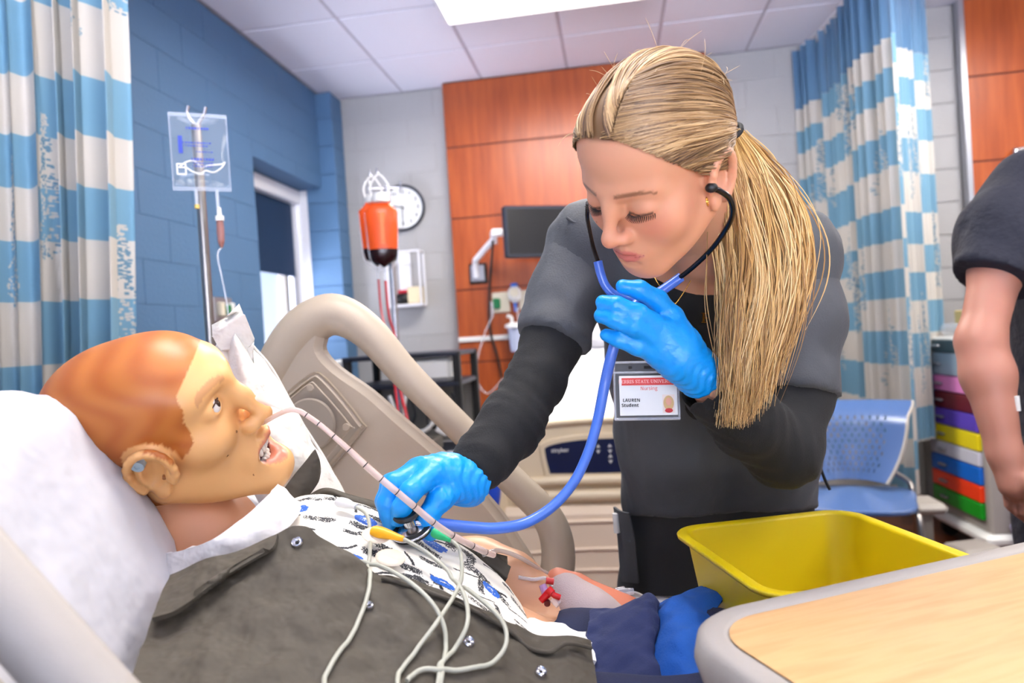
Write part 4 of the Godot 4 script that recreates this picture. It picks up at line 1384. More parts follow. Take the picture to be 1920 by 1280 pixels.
func perforated_chair() -> void:
	var seat_c := at(1598, 905, 2.95)
	seat_c.y = 0.46
	var t := thing("stacking_chair", "blue stacking chair with a perforated back, behind the nurse's elbow", "chair", Vector3(seat_c.x, 0, seat_c.z))
	var yaw := -0.30
	var b := Basis(Vector3.UP, yaw)
	var q := func(x: float, y: float, z: float) -> Vector3: return Vector3(seat_c.x, 0, seat_c.z) + b * Vector3(x, y, z)
	var blue := mat(Color(0.24, 0.36, 0.56), 0.32)
	blue.clearcoat_enabled = true
	blue.clearcoat = 0.4
	# back shell: curved panel with slots; built from strips round the holes
	var rows := 14
	var cols := 22
	var shell := func(u: float, v: float) -> Vector3:
		# u -1..1 across, v 0..1 up
		var w := 0.235 - 0.10 * pow(1.0 - v, 2.2)
		w += 0.03 * smoothstep(0.8, 1.0, v)
		var lean := -0.20 - 0.10 * v + 0.02 * u * u
		var curl := -0.10 * pow(maxf(0.0, v - 0.72) / 0.28, 2.0)
		var wrap := 0.07 * u * u * (1.0 - 0.4 * v)
		return q.call(u * w, 0.50 + 0.33 * v + 0.0, lean + wrap + curl)
	var m := MB.new()
	var nv := 40
	var nu := 60
	var grid_rows := []
	for i in nv + 1:
		var r := []
		for j in nu + 1:
			r.append(shell.call(-1.0 + 2.0 * j / nu, float(i) / nv))
		grid_rows.append(r)
	var base := MB.new()
	base.grid(grid_rows)
	# leave slot cells out: staggered dashes two cells tall
	for s in [0.0, -0.007]:
		var first := m.v.size()
		for i in base.v.size():
			m.add(base.v[i] + base.n[i] * s, base.n[i] if s == 0.0 else -base.n[i])
		for i in nv:
			for j in nu:
				var slot := i > 3 and i < 33 and j > 8 and j < nu - 9 and j % 4 == 1 + (2 if (i / 3) % 2 else 0) and i % 3 != 0
				if slot:
					continue
				var a := first + i * (nu + 1) + j
				m.quad(a, a + 1, a + nu + 2, a + nu + 1)
	obj("backrest", m, blue, t)
	var edge := []
	for i in 25: edge.append(shell.call(1.0, i / 24.0) )
	obj("edge_trim", MB.new().tube(edge, 0.008, 8), M.rail_grey, t)
	edge = []
	for i in 25: edge.append(shell.call(-1.0, i / 24.0))
	obj("edge_trim", MB.new().tube(edge, 0.008, 8), M.rail_grey, t)
	var seat := PackedVector2Array()
	for p in curve([Vector2(-0.22, 0.2), Vector2(-0.235, 0.0), Vector2(-0.2, -0.18), Vector2(0.0, -0.23), Vector2(0.2, -0.18), Vector2(0.235, 0.0), Vector2(0.22, 0.2), Vector2(0.0, 0.23), Vector2(-0.22, 0.2)], 5).slice(0, -1):
		seat.append(p)
	obj("seat", MB.new().prism(seat, 0.022, 0.006, Transform3D(b * Basis(Vector3.RIGHT, -PI / 2), q.call(0, 0.445, 0))), blue, t)
	for s in [-1.0, 1.0]:
		obj("leg", MB.new().tube(curve([q.call(s * 0.13, 0.56, -0.17), q.call(s * 0.22, 0.50, -0.19), q.call(s * 0.235, 0.43, -0.17), q.call(s * 0.25, 0.2, -0.24), q.call(s * 0.26, 0.0, -0.29)], 5), 0.012, 10), M.brushed, t)
		obj("leg", MB.new().tube(curve([q.call(s * 0.22, 0.44, -0.17), q.call(s * 0.225, 0.435, 0.1), q.call(s * 0.23, 0.40, 0.19), q.call(s * 0.24, 0.0, 0.23)], 5), 0.012, 10), M.brushed, t)
	obj("stretcher", rod(q.call(-0.225, 0.42, 0.0), q.call(0.225, 0.42, 0.0), 0.01), M.brushed, t)


func man() -> void:
	# seen from the shoulder down at the right edge; arm hanging, hand at the thigh
	var sh := at(1905, 345, 1.58)
	var el := at(1838, 640, 1.52)
	var wr := at(1884, 850, 1.46)
	var hip := at(2080, 905, 1.62)
	var chest := at(2048, 520, 1.62)
	var knee := Vector3(hip.x, 0.48, hip.z + 0.02)
	var right := Vector3(1, 0, 0.1).normalized()
	var t := thing("person", "person at the right edge in navy scrubs, seen from the shoulder down, arm hanging", "person", Vector3(hip.x, 0, hip.z))
	var skin := Body.new()
	var top := Body.new()
	var legs := Body.new()
	var head := chest + Vector3(0.02, 0.52, 0.02)
	skin.chain([chest - Vector3.UP * 0.1, chest + Vector3.UP * 0.18, chest + Vector3.UP * 0.33, head], [0.13, 0.10, 0.058, 0.06], 0.05)
	skin.ell(head + Vector3.UP * 0.06, Vector3(0.075, 0.115, 0.095), 0.03)
	skin.ell(head + Vector3(-0.05, 0.01, 0.06), Vector3(0.02, 0.03, 0.02), 0.02)
	skin.chain([sh, sh.lerp(el, 0.55), el, el.lerp(wr, 0.3), wr], [0.054, 0.050, 0.044, 0.048, 0.032], 0.03)
	var sh2 := chest + right * 0.19 + Vector3.UP * 0.2
	var el2 := sh2 + Vector3(0.06, -0.29, 0.03)
	var wr2 := el2 + Vector3(0.0, -0.26, 0.06)
	skin.chain([sh2, el2, wr2, wr2 - Vector3.UP * 0.1], [0.056, 0.046, 0.032, 0.035], 0.03)
	var palm := wr + (wr - el).normalized() * 0.055 + Vector3(0.01, -0.01, 0)
	skin.cap(wr, palm, 0.030, 0.034, 0.02)
	var dn := Vector3(0.10, -1.0, 0.05).normalized()
	var ac := Vector3(0.3, 0.05, 1.0).normalized()
	for k in 4:
		var r := palm + ac * (-0.028 + 0.019 * k) + dn * 0.02
		var ln: float = [0.062, 0.076, 0.078, 0.068][k]
		skin.chain([r, r + dn * ln * 0.5, r + dn * ln * 0.85 + Vector3(0.02, 0, 0.0), r + dn * ln + Vector3(0.035, 0, 0)], [0.0095, 0.009, 0.0085, 0.0075], 0.006)
	skin.chain([palm + ac * 0.03 - dn * 0.015, palm + ac * 0.048 + dn * 0.02, palm + ac * 0.044 + dn * 0.05], [0.012, 0.011, 0.009], 0.01)
	top.chain([chest + Vector3.UP * 0.17 - right * 0.12, chest + Vector3.UP * 0.17 + right * 0.12], [0.095, 0.095], 0.05)
	top.chain([chest + Vector3.UP * 0.1, chest, hip + Vector3.UP * 0.12, hip - Vector3.UP * 0.05], [0.16, 0.165, 0.165, 0.18], 0.06)
	top.chain([sh + right * 0.03, sh.lerp(el, 0.3)], [0.078, 0.082], 0.05)
	top.chain([sh2, sh2.lerp(el2, 0.65)], [0.08, 0.09], 0.05)
	top.cut(hip - Vector3.UP * 0.14, Vector3.DOWN)
	legs.chain([hip + Vector3.UP * 0.05 - right * 0.085, knee - right * 0.1, Vector3(knee.x, 0.08, knee.z) - right * 0.1], [0.118, 0.092, 0.085], 0.05)
	legs.chain([hip + Vector3.UP * 0.05 + right * 0.085, knee + right * 0.1, Vector3(knee.x, 0.08, knee.z) + right * 0.1], [0.135, 0.095, 0.085], 0.05)
	var cutp := sh.lerp(el, 0.62)
	var m := MB.new()
	skin.mesh_into(m, 0.011, Vector3(sh.x - 0.35, wr.y - 0.3, hip.z - 0.4), Vector3(sh2.x + 0.2, head.y + 0.25, hip.z + 0.5))
	var skin_m := mat(Color(0.68, 0.46, 0.38), 0.5)
	skin_m.subsurf_scatter_enabled = true
	skin_m.subsurf_scatter_strength = 0.15
	obj("body", m, skin_m, t)
	var fab := bumpy(mat(Color(0.085, 0.095, 0.15), 0.8), M.crease_n, 3.0, 0.6)
	var torso := Body.new()
	for part in [[top, "scrub_top", null], [legs, "scrub_trousers", null]]:
		var mm := MB.new()
		var lo := Vector3(sh.x - 0.35, 0.0, hip.z - 0.4)
		part[0].mesh_into(mm, 0.014, lo, Vector3(sh2.x + 0.25, chest.y + 0.35, hip.z + 0.45), Transform3D.IDENTITY, null, null)
		if part[1] == "scrub_top":
			var sl := Body.new()
			sl.chain([sh + right * 0.03, sh.lerp(el, 0.3), sh.lerp(el, 0.8)], [0.078, 0.084, 0.092], 0.05)
			sl.cut(cutp, (el - sh).normalized() + Vector3(-0.25, 0.0, 0.0), 0.004)
			sl.mesh_into(mm, 0.010, sh.lerp(el, 0.4) - Vector3.ONE * 0.3, sh.lerp(el, 0.4) + Vector3.ONE * 0.3)
		for i in mm.v.size():
			var p := mm.v[i]
			mm.v[i] = p + mm.n[i] * 0.004 * sin(p.y * 26.0 + p.x * 34.0 + 3.0 * sin(p.z * 20.0))
		mm.renormal()
		obj(part[1], mm, fab, t)
	var hair := MB.new().ball(head + Vector3(0.01, 0.10, -0.02), Vector3(0.083, 0.095, 0.10))
	obj("hair", hair, mat(Color(0.16, 0.10, 0.06), 0.7), t)
	for s in [-1.0, 1.0]:
		var f: Vector3 = Vector3(knee.x, 0, knee.z) + right * 0.1 * s
		obj("shoe", MB.new().ball(f + Vector3(0, 0.04, 0.05), Vector3(0.045, 0.045, 0.13)), M.black, t)
	obj("pen", rod(at(1906, 742, 1.45), at(1909, 770, 1.45), 0.005), M.plastic_white, t)


# ---------------------------------------------------------------- the bed in front
func on_z(x: float, y: float, z: float) -> Vector3:
	var r := at(x, y, 1.0) - EYE
	return EYE + r * ((z - EYE.z) / r.z)


func on_y(x: float, y: float, h: float) -> Vector3:
	var r := at(x, y, 1.0) - EYE
	return EYE + r * ((h - EYE.y) / r.y)


func soft_noise(p: Vector3, s: float) -> float:
	return sin(p.x * 37.0 * s + 2.0 * sin(p.y * 23.0 * s + p.z * 11.0 * s)) * 0.5 + sin(p.y * 53.0 * s - p.z * 41.0 * s + 1.7 * sin(p.x * 31.0 * s)) * 0.3 + sin(p.z * 83.0 * s + p.x * 67.0 * s) * 0.2


# a draped cloth through a net of readings, with folds
func cloth_net(readings: Array, thick: float, folds: float, scale: float, n := 7, stretch := Vector3.ONE) -> MB:
	var rows := patch(net_at(readings), n, n)
	var flat_m := MB.new()
	flat_m.grid(rows)
	var ni := rows.size()
	var nj: int = rows[0].size()
	for i in ni:
		for j in nj:
			var p: Vector3 = rows[i][j]
			rows[i][j] = p + flat_m.n[i * nj + j] * folds * (soft_noise(p * stretch, scale) + 0.4 * soft_noise(p * stretch + Vector3(0.3, 0.1, 0.2), scale * 2.7))
	var m := MB.new()
	# the side that looks at the eye is the outside
	var mid: Vector3 = rows[ni / 2][nj / 2]
	var nn := flat_m.n[(ni / 2) * nj + nj / 2]
	m.sheet(rows, thick, nn.dot(EYE - mid) < 0.0)
	return m


func rail(t: Node3D, z: float, shift: float, m: Material) -> void:
	var pt := func(x: float, y: float) -> Vector3:
		var p := on_z(x, y, -1.2)
		return Vector3(p.x + shift, p.y + shift * 0.0, z)
	var line := []
	for q in [[512, 705], [545, 645], [585, 604], [632, 590], [690, 622], [760, 700], [860, 800], [960, 900], [1018, 958], [1042, 1005], [1046, 1060], [1030, 1110], [985, 1150]]:
		line.append(pt.call(float(q[0]), float(q[1])))
	line = curve(line, 6)
	var radii := []
	for i in line.size():
		var f := float(i) / (line.size() - 1)
		radii.append(0.040 - 0.012 * smoothstep(0.1, 0.5, f) + 0.002 * sin(f * 9.0))
	obj("grip_tube", MB.new().tube(line, radii, 20, true, 0.72, Vector3.BACK), m, t)
	var o := PackedVector2Array()
	var outline := [[492, 668], [520, 640], [560, 604], [594, 604], [612, 628], [610, 656], [638, 688], [700, 732], [760, 785], [850, 862], [930, 945], [975, 1010], [1010, 1075], [1000, 1140], [940, 1150], [700, 1010], [560, 860]]
	var ps := []
	for q in outline:
		var p: Vector3 = pt.call(float(q[0]), float(q[1]))
		ps.append(Vector2(p.x, p.y))
	ps.append(ps[0])
	for p in curve(ps, 4).slice(0, -1):
		o.append(p)
	obj("panel", MB.new().prism(o, 0.042, 0.012, Transform3D(Basis(), Vector3(0, 0, z - 0.021))), m, t)
	# moulded boss with the round speaker field
	var face := z + 0.021 if z < -0.8 else z - 0.021
	var sg := 1.0 if z < -0.8 else -1.0
	for q in [[[[530, 752], [592, 700], [622, 706], [690, 788], [688, 806], [600, 905], [560, 900], [510, 800]], 0.010, 0.0], [[[546, 756], [594, 716], [612, 722], [672, 792], [668, 802], [598, 884], [566, 880], [528, 800]], 0.004, 0.012]]:
		var b := []
		for w in q[0]:
			var p: Vector3 = pt.call(float(w[0]), float(w[1]))
			b.append(Vector2(p.x, p.y))
		b.append(b[0])
		var bo := PackedVector2Array()
		for p in curve(b, 3).slice(0, -1):
			bo.append(p)
		obj("boss", MB.new().prism(bo, q[1], 0.0085 if q[2] == 0.0 else 0.0015, Transform3D(Basis(), Vector3(0, 0, face + sg * q[2] - (0.0 if sg > 0.0 else q[1])))), m, t)
	var sc: Vector3 = pt.call(598.0, 790.0)
	obj("speaker_field", MB.new().lathe([Vector2(0, 0.003), Vector2(0.044, 0.003), Vector2(0.047, 0.0)], 36, Transform3D(Basis(Vector3.RIGHT, PI / 2 * sg), Vector3(sc.x, sc.y, face + sg * 0.0155))), M.rail_dark, t)
	for q in [[598, 724], [664, 795], [606, 872]]:
		var s: Vector3 = pt.call(float(q[0]), float(q[1]))
		obj("screw_cap", MB.new().lathe([Vector2(0, 0.002), Vector2(0.006, 0.002), Vector2(0.007, 0.0)], 14, Transform3D(Basis(Vector3.RIGHT, PI / 2 * sg), Vector3(s.x, s.y, face + sg * 0.0162))), M.rail_tan, t)


func build_bed() -> void:
	var t := thing("hospital_bed", "hospital bed in front with raised head and taupe side rails, carrying the manikin", "bed", Vector3(0.1, 0, -0.8))
	M.rail_dark = mat(Color(0.53, 0.48, 0.42), 0.6)
	rail(t, -1.2, 0.0, M.rail_tan)
	rail(t, -0.385, -0.10, M.rail_grey)
	# deck: raised head part and flat part
	obj("head_deck", MB.new().box(Vector3(-0.58, 0.86, -0.79), Vector3(0.86, 0.05, 0.74), 0.015, Basis(Vector3.BACK, -0.5)), M.steel_frame, t)
	obj("foot_deck", MB.new().box(Vector3(0.52, 0.625, -0.79), Vector3(1.36, 0.05, 0.74), 0.015), M.steel_frame, t)
	obj("under_frame", MB.new().box(Vector3(0.1, 0.42, -0.79), Vector3(1.7, 0.12, 0.55), 0.03), M.steel_frame, t)
	obj("base", MB.new().box(Vector3(0.1, 0.2, -0.79), Vector3(1.8, 0.1, 0.7), 0.03), M.ivory, t)
	for s in [-0.7, 0.9]:
		obj("lift_column", MB.new().box(Vector3(s, 0.32, -0.79), Vector3(0.14, 0.26, 0.14), 0.02), M.steel_frame, t)
		for e in [-1.08, -0.5]:
			obj("caster", MB.new().lathe([Vector2(0, -0.02), Vector2(0.075, -0.02), Vector2(0.075, 0.02), Vector2(0, 0.02)], 18, Transform3D(Basis(Vector3.RIGHT, PI / 2), Vector3(s, 0.076, e))), M.rubber, t)
	obj("headboard", MB.new().box(Vector3(-1.06, 0.98, -0.79), Vector3(0.05, 0.42, 0.78), 0.02), M.ivory, t)
	obj("head_tube", MB.new().tube([at(40, 757, 1.02), at(100, 744, 1.06), at(150, 734, 1.10)], 0.006, 10), M.ivory, t)
	obj("footboard", MB.new().box(Vector3(1.24, 0.78, -0.79), Vector3(0.05, 0.5, 0.9), 0.02), M.ivory, t)
	var mt := thing("mattress", "white-sheeted mattress of the bed in front, under the manikin", "mattress", Vector3(0.1, 0.65, -0.79))
	var rows := []
	var prof := curve([Vector2(1.2, 0.65), Vector2(1.21, 0.74), Vector2(1.17, 0.795), Vector2(0.6, 0.80), Vector2(0.1, 0.80), Vector2(-0.2, 0.83), Vector2(-0.5, 0.97), Vector2(-0.88, 1.17), Vector2(-0.94, 1.16), Vector2(-0.97, 1.08), Vector2(-0.55, 0.85), Vector2(-0.22, 0.68), Vector2(0.1, 0.65), Vector2(1.2, 0.65)], 5)
	for q in [-0.36, -0.375, -0.36, -0.18, 0.0, 0.18, 0.36, 0.375, 0.36]:
		var row := []
		for p in prof:
			row.append(Vector3(p.x, p.y, -0.79 + q))
		rows.append(row)
	for e in [0, 8]:
		for i in rows[e].size():
			rows[e][i] = rows[e][i].lerp(Vector3(0.1, 0.8, rows[e][i].z), 0.02)
	obj("sheet", MB.new().grid(rows), M.linen, mt)
	# big pillow, its near end towards us
	var c := at(-10, 1100, 0.62)
	var da := (at(34, 1190, 0.62) - c).normalized()
	var db := (at(80, 1056, 0.62) - c).normalized()
	var b := Basis(db, -da, db.cross(-da)).orthonormalized()
	var pr := []
	for i in 41:
		var th := PI * i / 40.0
		var row := []
		for j in 56:
			var ph := TAU * j / 56.0
			var d := Vector3(sin(th) * cos(ph), cos(th), sin(th) * sin(ph))
			var e := 0.58
			var q := Vector3(signf(d.x) * pow(absf(d.x), e), signf(d.y) * pow(absf(d.y), e), signf(d.z) * pow(absf(d.z), e))
			var p := c + b * (q * Vector3(0.080, 0.178, 0.20))
			p += b * d * (0.0045 * soft_noise(p, 1.1) + 0.002 * soft_noise(p, 3.1))
			row.append(p)
		pr.append(row)
	var pm := MB.new()
	pm.grid(pr, false, true)
	pm.renormal()
	var probe := pm.n[20 * 56]
	if probe.dot(pm.v[20 * 56] - c) < 0.0:
		for i in range(0, pm.ix.size(), 3):
			var k := pm.ix[i + 1]
			pm.ix[i + 1] = pm.ix[i + 2]
			pm.ix[i + 2] = k
		pm.renormal()
	tag(obj("pillow", pm, M.pillow), "large white pillow under the manikin's head at the left edge", "pillow")
	var p2 := cloth_net([
		[[424, 625, 1.04], [438, 598, 1.03], [450, 620, 1.05]],
		[[408, 655, 1.05], [440, 632, 1.00], [474, 648, 1.05]],
		[[396, 710, 1.07], [450, 692, 0.99], [512, 694, 1.06]],
		[[405, 790, 1.08], [480, 780, 0.98], [563, 787, 1.07]],
		[[440, 870, 1.08], [530, 860, 0.98], [609, 860, 1.07]],
		[[500, 960, 1.08], [580, 950, 1.0], [652, 940, 1.06]]], 0.03, 0.004, 1.6, 8, Vector3(1, 0.35, 1))
	var po := thing("pillow", "cream pillow with a peaked corner standing behind the manikin's face", "pillow", at(500, 850, 1.0))
	obj("cushion", p2, M.pillow_cream, po)
	obj("piping", MB.new().tube(curve(path_at([[438, 599, 1.035], [474, 648, 1.052], [512, 694, 1.062], [563, 787, 1.072], [609, 860, 1.072], [650, 940, 1.062]]), 6), 0.0022, 6), M.pillow_cream, po)


# ---------------------------------------------------------------- the training manikin
func ear_shape(b: Body, s: float, c: Vector3, h: float, w: float, tilt: float) -> void:
	# rim, bowl and lobe on the side s of the head
	var y := Basis(Vector3.RIGHT, tilt)
	var ring := []
	for i in 15:
		var a := -2.3 + 4.6 * i / 14.0
		var e := Vector3(0, sin(a + 1.2) * h, -cos(a + 1.2) * w)
		ring.append(c + y * e + Vector3(s * (0.008 + 0.004 * cos(a)), 0, 0))
	b.ell(c, Vector3(0.007, h * 0.98, w * 0.98), 0.008, 0, y)
	b.ell(c + y * Vector3(s * 0.009, -0.1 * h, 0.1 * w), Vector3(0.013, h * 0.66, w * 0.60), 0.003, 1, y)
	for i in ring.size() - 1:
		b.cap(ring[i], ring[i + 1], 0.0042, 0.0042, 0.004)
	b.ell(c + y * Vector3(s * 0.003, -h * 0.95, w * 0.35), Vector3(0.005, h * 0.28, w * 0.36), 0.006, 0, y)
	b.ell(c + y * Vector3(s * 0.003, -h * 0.15, w * 0.75), Vector3(0.004, h * 0.2, w * 0.2), 0.005, 0, y)


func build_manikin() -> void:
	var f := Transform3D(Basis(Vector3(-0.077, 0.5691, -0.8187), Vector3(-0.069, 0.8161, 0.5738), Vector3(0.9946, 0.1007, -0.0235)).orthonormalized(), Vector3(-0.5108, 1.1945, -0.7409))
	f.basis = f.basis * Basis(Vector3.UP, 0.15)
	f.origin += eye_basis.x * -0.023 + eye_basis.y * -0.015
	var t := thing("training_manikin", "training manikin with painted orange hair and open mouth, propped up in an olive jacket", "manikin", Vector3(-0.3, 0.85, -0.79))
	var b := Body.new()
	b.ell(Vector3(0, 0.022, -0.012), Vector3(0.077, 0.078, 0.104), 0.02)
	b.ell(Vector3(0, 0.040, 0.034), Vector3(0.061, 0.050, 0.052), 0.03)
	b.ell(Vector3(0, -0.045, 0.030), Vector3(0.058, 0.082, 0.060), 0.03)
	b.pair_cap(Vector3(0.054, -0.062, 0.0), Vector3(0.020, -0.120, 0.090), 0.018, 0.015, 0.03)
	b.ell(Vector3(0, -0.114, 0.100), Vector3(0.024, 0.018, 0.021), 0.025)
	b.pair_ell(Vector3(0.043, -0.022, 0.064), Vector3(0.022, 0.018, 0.022), 0.03)
	b.pair_cap(Vector3(0.012, 0.036, 0.092), Vector3(0.046, 0.036, 0.070), 0.009, 0.010, 0.02)
	b.pair_ell(Vector3(0.032, 0.016, 0.100), Vector3(0.017, 0.011, 0.016), 0.014, 1)
	b.pair_ell(Vector3(0.032, 0.014, 0.080), Vector3(0.0175, 0.012, 0.013), 0.006)
	b.pair_ell(Vector3(0.032, 0.015, 0.094), Vector3(0.0135, 0.0062, 0.009), 0.002, 1)
	b.chain([Vector3(0, 0.022, 0.096), Vector3(0, 0.0, 0.104), Vector3(0, -0.030, 0.117)], [0.008, 0.0085, 0.0095], 0.014)
	b.ell(Vector3(0, -0.034, 0.116), Vector3(0.0115, 0.010, 0.010), 0.008)
	b.pair_ell(Vector3(0.0135, -0.036, 0.103), Vector3(0.0085, 0.009, 0.012), 0.007)
	b.pair_ell(Vector3(0.0085, -0.044, 0.108), Vector3(0.0042, 0.006, 0.006), 0.003, 1)
	b.ell(Vector3(0, -0.078, 0.085), Vector3(0.032, 0.030, 0.022), 0.02)
	# open mouth with lips
	b.ell(Vector3(0, -0.082, 0.110), Vector3(0.026, 0.0185, 0.034), 0.006, 1)
	b.chain([Vector3(-0.022, -0.076, 0.090), Vector3(-0.010, -0.063, 0.104), Vector3(0, -0.062, 0.107), Vector3(0.010, -0.063, 0.104), Vector3(0.022, -0.076, 0.090)], [0.003, 0.005, 0.0055, 0.005, 0.003], 0.005)
	b.chain([Vector3(-0.024, -0.086, 0.086), Vector3(-0.011, -0.101, 0.104), Vector3(0, -0.103, 0.108), Vector3(0.011, -0.101, 0.104), Vector3(0.024, -0.086, 0.086)], [0.003, 0.0055, 0.006, 0.0055, 0.003], 0.005)
	for s in [-1.0, 1.0]:
		ear_shape(b, s, Vector3(0.0745 * s, -0.0170, 0.0120), 0.033, 0.0235, 0.39)
	# jaw seam and neck
	b.cap(Vector3(0, -0.05, -0.035), Vector3(0, -0.115, -0.045), 0.056, 0.060, 0.02)
	var skin := Color(0.88, 0.66, 0.42).srgb_to_linear()
	var hair := Color(0.75, 0.455, 0.205).srgb_to_linear()
	var lip := Color(0.80, 0.47, 0.36).srgb_to_linear()
	var mouth := Color(0.35, 0.12, 0.12).srgb_to_linear()
	var neck_c := Color(0.84, 0.60, 0.44).srgb_to_linear()
	var brow := Color(0.66, 0.45, 0.30).srgb_to_linear()
	var paint := func(p: Vector3) -> Color:
		var c := skin
		var ear := Vector3(0, p.y + 0.017, p.z - 0.012)
		var is_ear := absf(p.x) > 0.062 and Vector2(ear.y / 0.0385, ear.z / 0.0295).length() < 1.0
		var zf := lerpf(0.068, 0.084, smoothstep(0.048, 0.078, p.y))
		if p.y < 0.048: zf = lerpf(0.061, 0.068, smoothstep(0.0, 0.048, p.y))
		if p.y < -0.002: zf = lerpf(0.036, 0.061, smoothstep(-0.026, -0.002, p.y))
		if p.y < -0.026: zf = -0.016
		zf += 0.0015 * sin(p.y * 200.0) * smoothstep(-0.01, 0.02, p.y)
		if not is_ear and p.z < zf and p.y > -0.088:
			c = hair.lerp(Color(0.66, 0.35, 0.13).srgb_to_linear(), 0.5 + 0.5 * sin(p.z * 160.0 + p.y * 60.0 + 3.0 * sin(p.y * 90.0)) * 0.6)
		if p.y < -0.092 and p.z < 0.02: c = neck_c
		var r := Vector2(absf(p.x), p.y + 0.081)
		if p.z > 0.082:
			var ring := Vector2(r.x / 0.0245, r.y / 0.0225).length()
			if ring < 1.05: c = lip.lerp(skin, 0.35)
			if ring < 0.95: c = lip
			if ring < 0.86 and p.z < 0.099: c = mouth
		var bx := absf(p.x) - 0.034
		if p.z > 0.055 and absf(p.y - 0.043 + bx * bx * 14.0) < 0.0042 and absf(bx) < 0.020: c = brow.lerp(skin, 0.45)
		return c
	var m := MB.new()
	b.mesh_into(m, 0.0030, Vector3(-0.10, -0.19, -0.13), Vector3(0.10, 0.115, 0.14), f, paint)
	# neck and chest go on from the head in the same mesh, on a coarser grid
	var body := Body.new()
	var n0 := f * Vector3(0, -0.105, -0.045)
	var n1 := on_z(380, 1020, -0.80)
	body.chain([n0, n1, n1 + Vector3(0.02, -0.06, 0.0)], [0.060, 0.068, 0.08], 0.03)
	var shoulder := Vector3(-0.40, 0.935, -0.80)
	body.chain([shoulder + Vector3(0, 0, 0.14), shoulder - Vector3(0, 0, 0.14)], [0.068, 0.068], 0.04)
	for s in [-0.07, 0.07]:
		body.chain([Vector3(-0.37, 0.915, -0.80 + s), Vector3(-0.24, 0.865, -0.80 + s), Vector3(-0.08, 0.79, -0.80 + s), Vector3(0.12, 0.775, -0.80 + s)], [0.075, 0.075, 0.07, 0.065], 0.03)
	body.chain([shoulder + Vector3(0, -0.03, 0.13), Vector3(-0.2, 0.87, -0.58), Vector3(0.02, 0.83, -0.57)], [0.045, 0.040, 0.034], 0.02)
	body.chain([shoulder - Vector3(0, 0, 0.16), at(900, 1060, 1.04), at(960, 1085, 1.01), at(1040, 1152, 0.98), at(1140, 1185, 0.96), at(1215, 1200, 0.95)], [0.055, 0.036, 0.034, 0.036, 0.030, 0.024], 0.03)
	for s in [-0.09, 0.09]:
		body.chain([Vector3(0.1, 0.80, -0.80 + s), Vector3(0.15, 0.80, -0.80 + s)], [0.055, 0.05], 0.03)
	var bm := Color(0.84, 0.63, 0.48).srgb_to_linear()
	body.mesh_into(m, 0.013, Vector3(-0.62, 0.72, -1.16), Vector3(1.1, 1.2, -0.4), Transform3D.IDENTITY, func(p: Vector3) -> Color: return neck_c if p.x < -0.35 else bm)
	var sm := painted(0.42)
	sm.subsurf_scatter_enabled = true
	sm.subsurf_scatter_strength = 0.04
	obj("body", m, sm, t)
	# eyes, teeth, ear plug, service holes
	var white := mat(Color(0.88, 0.85, 0.82), 0.15)
	for s in [-1.0, 1.0]:
		var ec := f * Vector3(0.032 * s, 0.0150, 0.0800)
		var eye := obj("eyeball", MB.new().ball(ec, Vector3.ONE * 0.0122, f.basis, 20, 14), white, t)
		obj("iris", MB.new().ball(f * Vector3(0.032 * s - 0.001 * s, 0.0165, 0.0882), Vector3(0.0062, 0.0062, 0.0048), f.basis, 16, 10), mat(Color(0.22, 0.13, 0.09), 0.1), eye)
		obj("eyelid_edge", MB.new().tube([f * Vector3(s * 0.021, 0.0165, 0.0868), f * Vector3(s * 0.027, 0.0212, 0.0915), f * Vector3(s * 0.034, 0.0222, 0.0922), f * Vector3(s * 0.041, 0.0195, 0.088), f * Vector3(s * 0.044, 0.0155, 0.083)], 0.0009, 6), mat(Color(0.25, 0.14, 0.09), 0.6), t)
	var ivory := mat(Color(0.90, 0.87, 0.80), 0.2)
	for row in [[-0.0725, 0.0092, 0.1005, 5], [-0.0985, 0.0052, 0.0950, 3]]:
		for k in row[3] * 2:
			var a: float = (k - row[3] + 0.5) * (0.0050)
			var p := Vector3(a * 1.15, row[0] - (0.25 * absf(a) if row[0] > -0.08 else -0.25 * absf(a)), row[2] - a * a * 26.0)
			obj("tooth", MB.new().ball(f * p, Vector3(0.0034, row[1] * 1.05, 0.0042), f.basis, 10, 8), ivory, t)
	obj("gum", MB.new().tube([f * Vector3(-0.017, -0.068, 0.087), f * Vector3(-0.008, -0.0635, 0.095), f * Vector3(0.008, -0.0635, 0.095), f * Vector3(0.017, -0.068, 0.087)], 0.0035, 8), mat(Color(0.62, 0.25, 0.36), 0.3), t)
	var plug := obj("ear_plug", MB.new().lathe([Vector2(0, 0.006), Vector2(0.0025, 0.006), Vector2(0.003, 0.0075), Vector2(0.0068, 0.007), Vector2(0.0072, -0.006), Vector2(0, -0.006)], 20, f * Transform3D(Basis(Vector3.BACK, PI / 2), Vector3(-0.0800, 0.0005, 0.0070))), mat(Color(0.62, 0.70, 0.74), 0.35), t, "pale grey round plug in the ear")
	var hole := mat(Color(0.62, 0.42, 0.25), 0.6)
	for q in [[Vector3(-0.0530, 0.004, 0.0705), 0.0027], [Vector3(-0.0270, -0.030, 0.0905), 0.002], [Vector3(-0.0345, -0.092, 0.0865), 0.0026], [Vector3(-0.0770, -0.0304, 0.0183), 0.0026]]:
		var p: Vector3 = q[0]
		var side := Vector3(p.x * 1.4, 0.0, maxf(p.z, 0.0)).normalized()
		var rb := Basis(Quaternion(Vector3.UP, side))
		obj("service_hole", MB.new().lathe([Vector2(0, 0.0004), Vector2(q[1] * 0.3, 0.0003), Vector2(q[1] * 0.4, 0.0008), Vector2(q[1] * 0.8, 0.0007), Vector2(q[1] * 0.9, -0.004)], 14, f * Transform3D(rb, p)), hole, t)
	manikin_clothes(t, f)
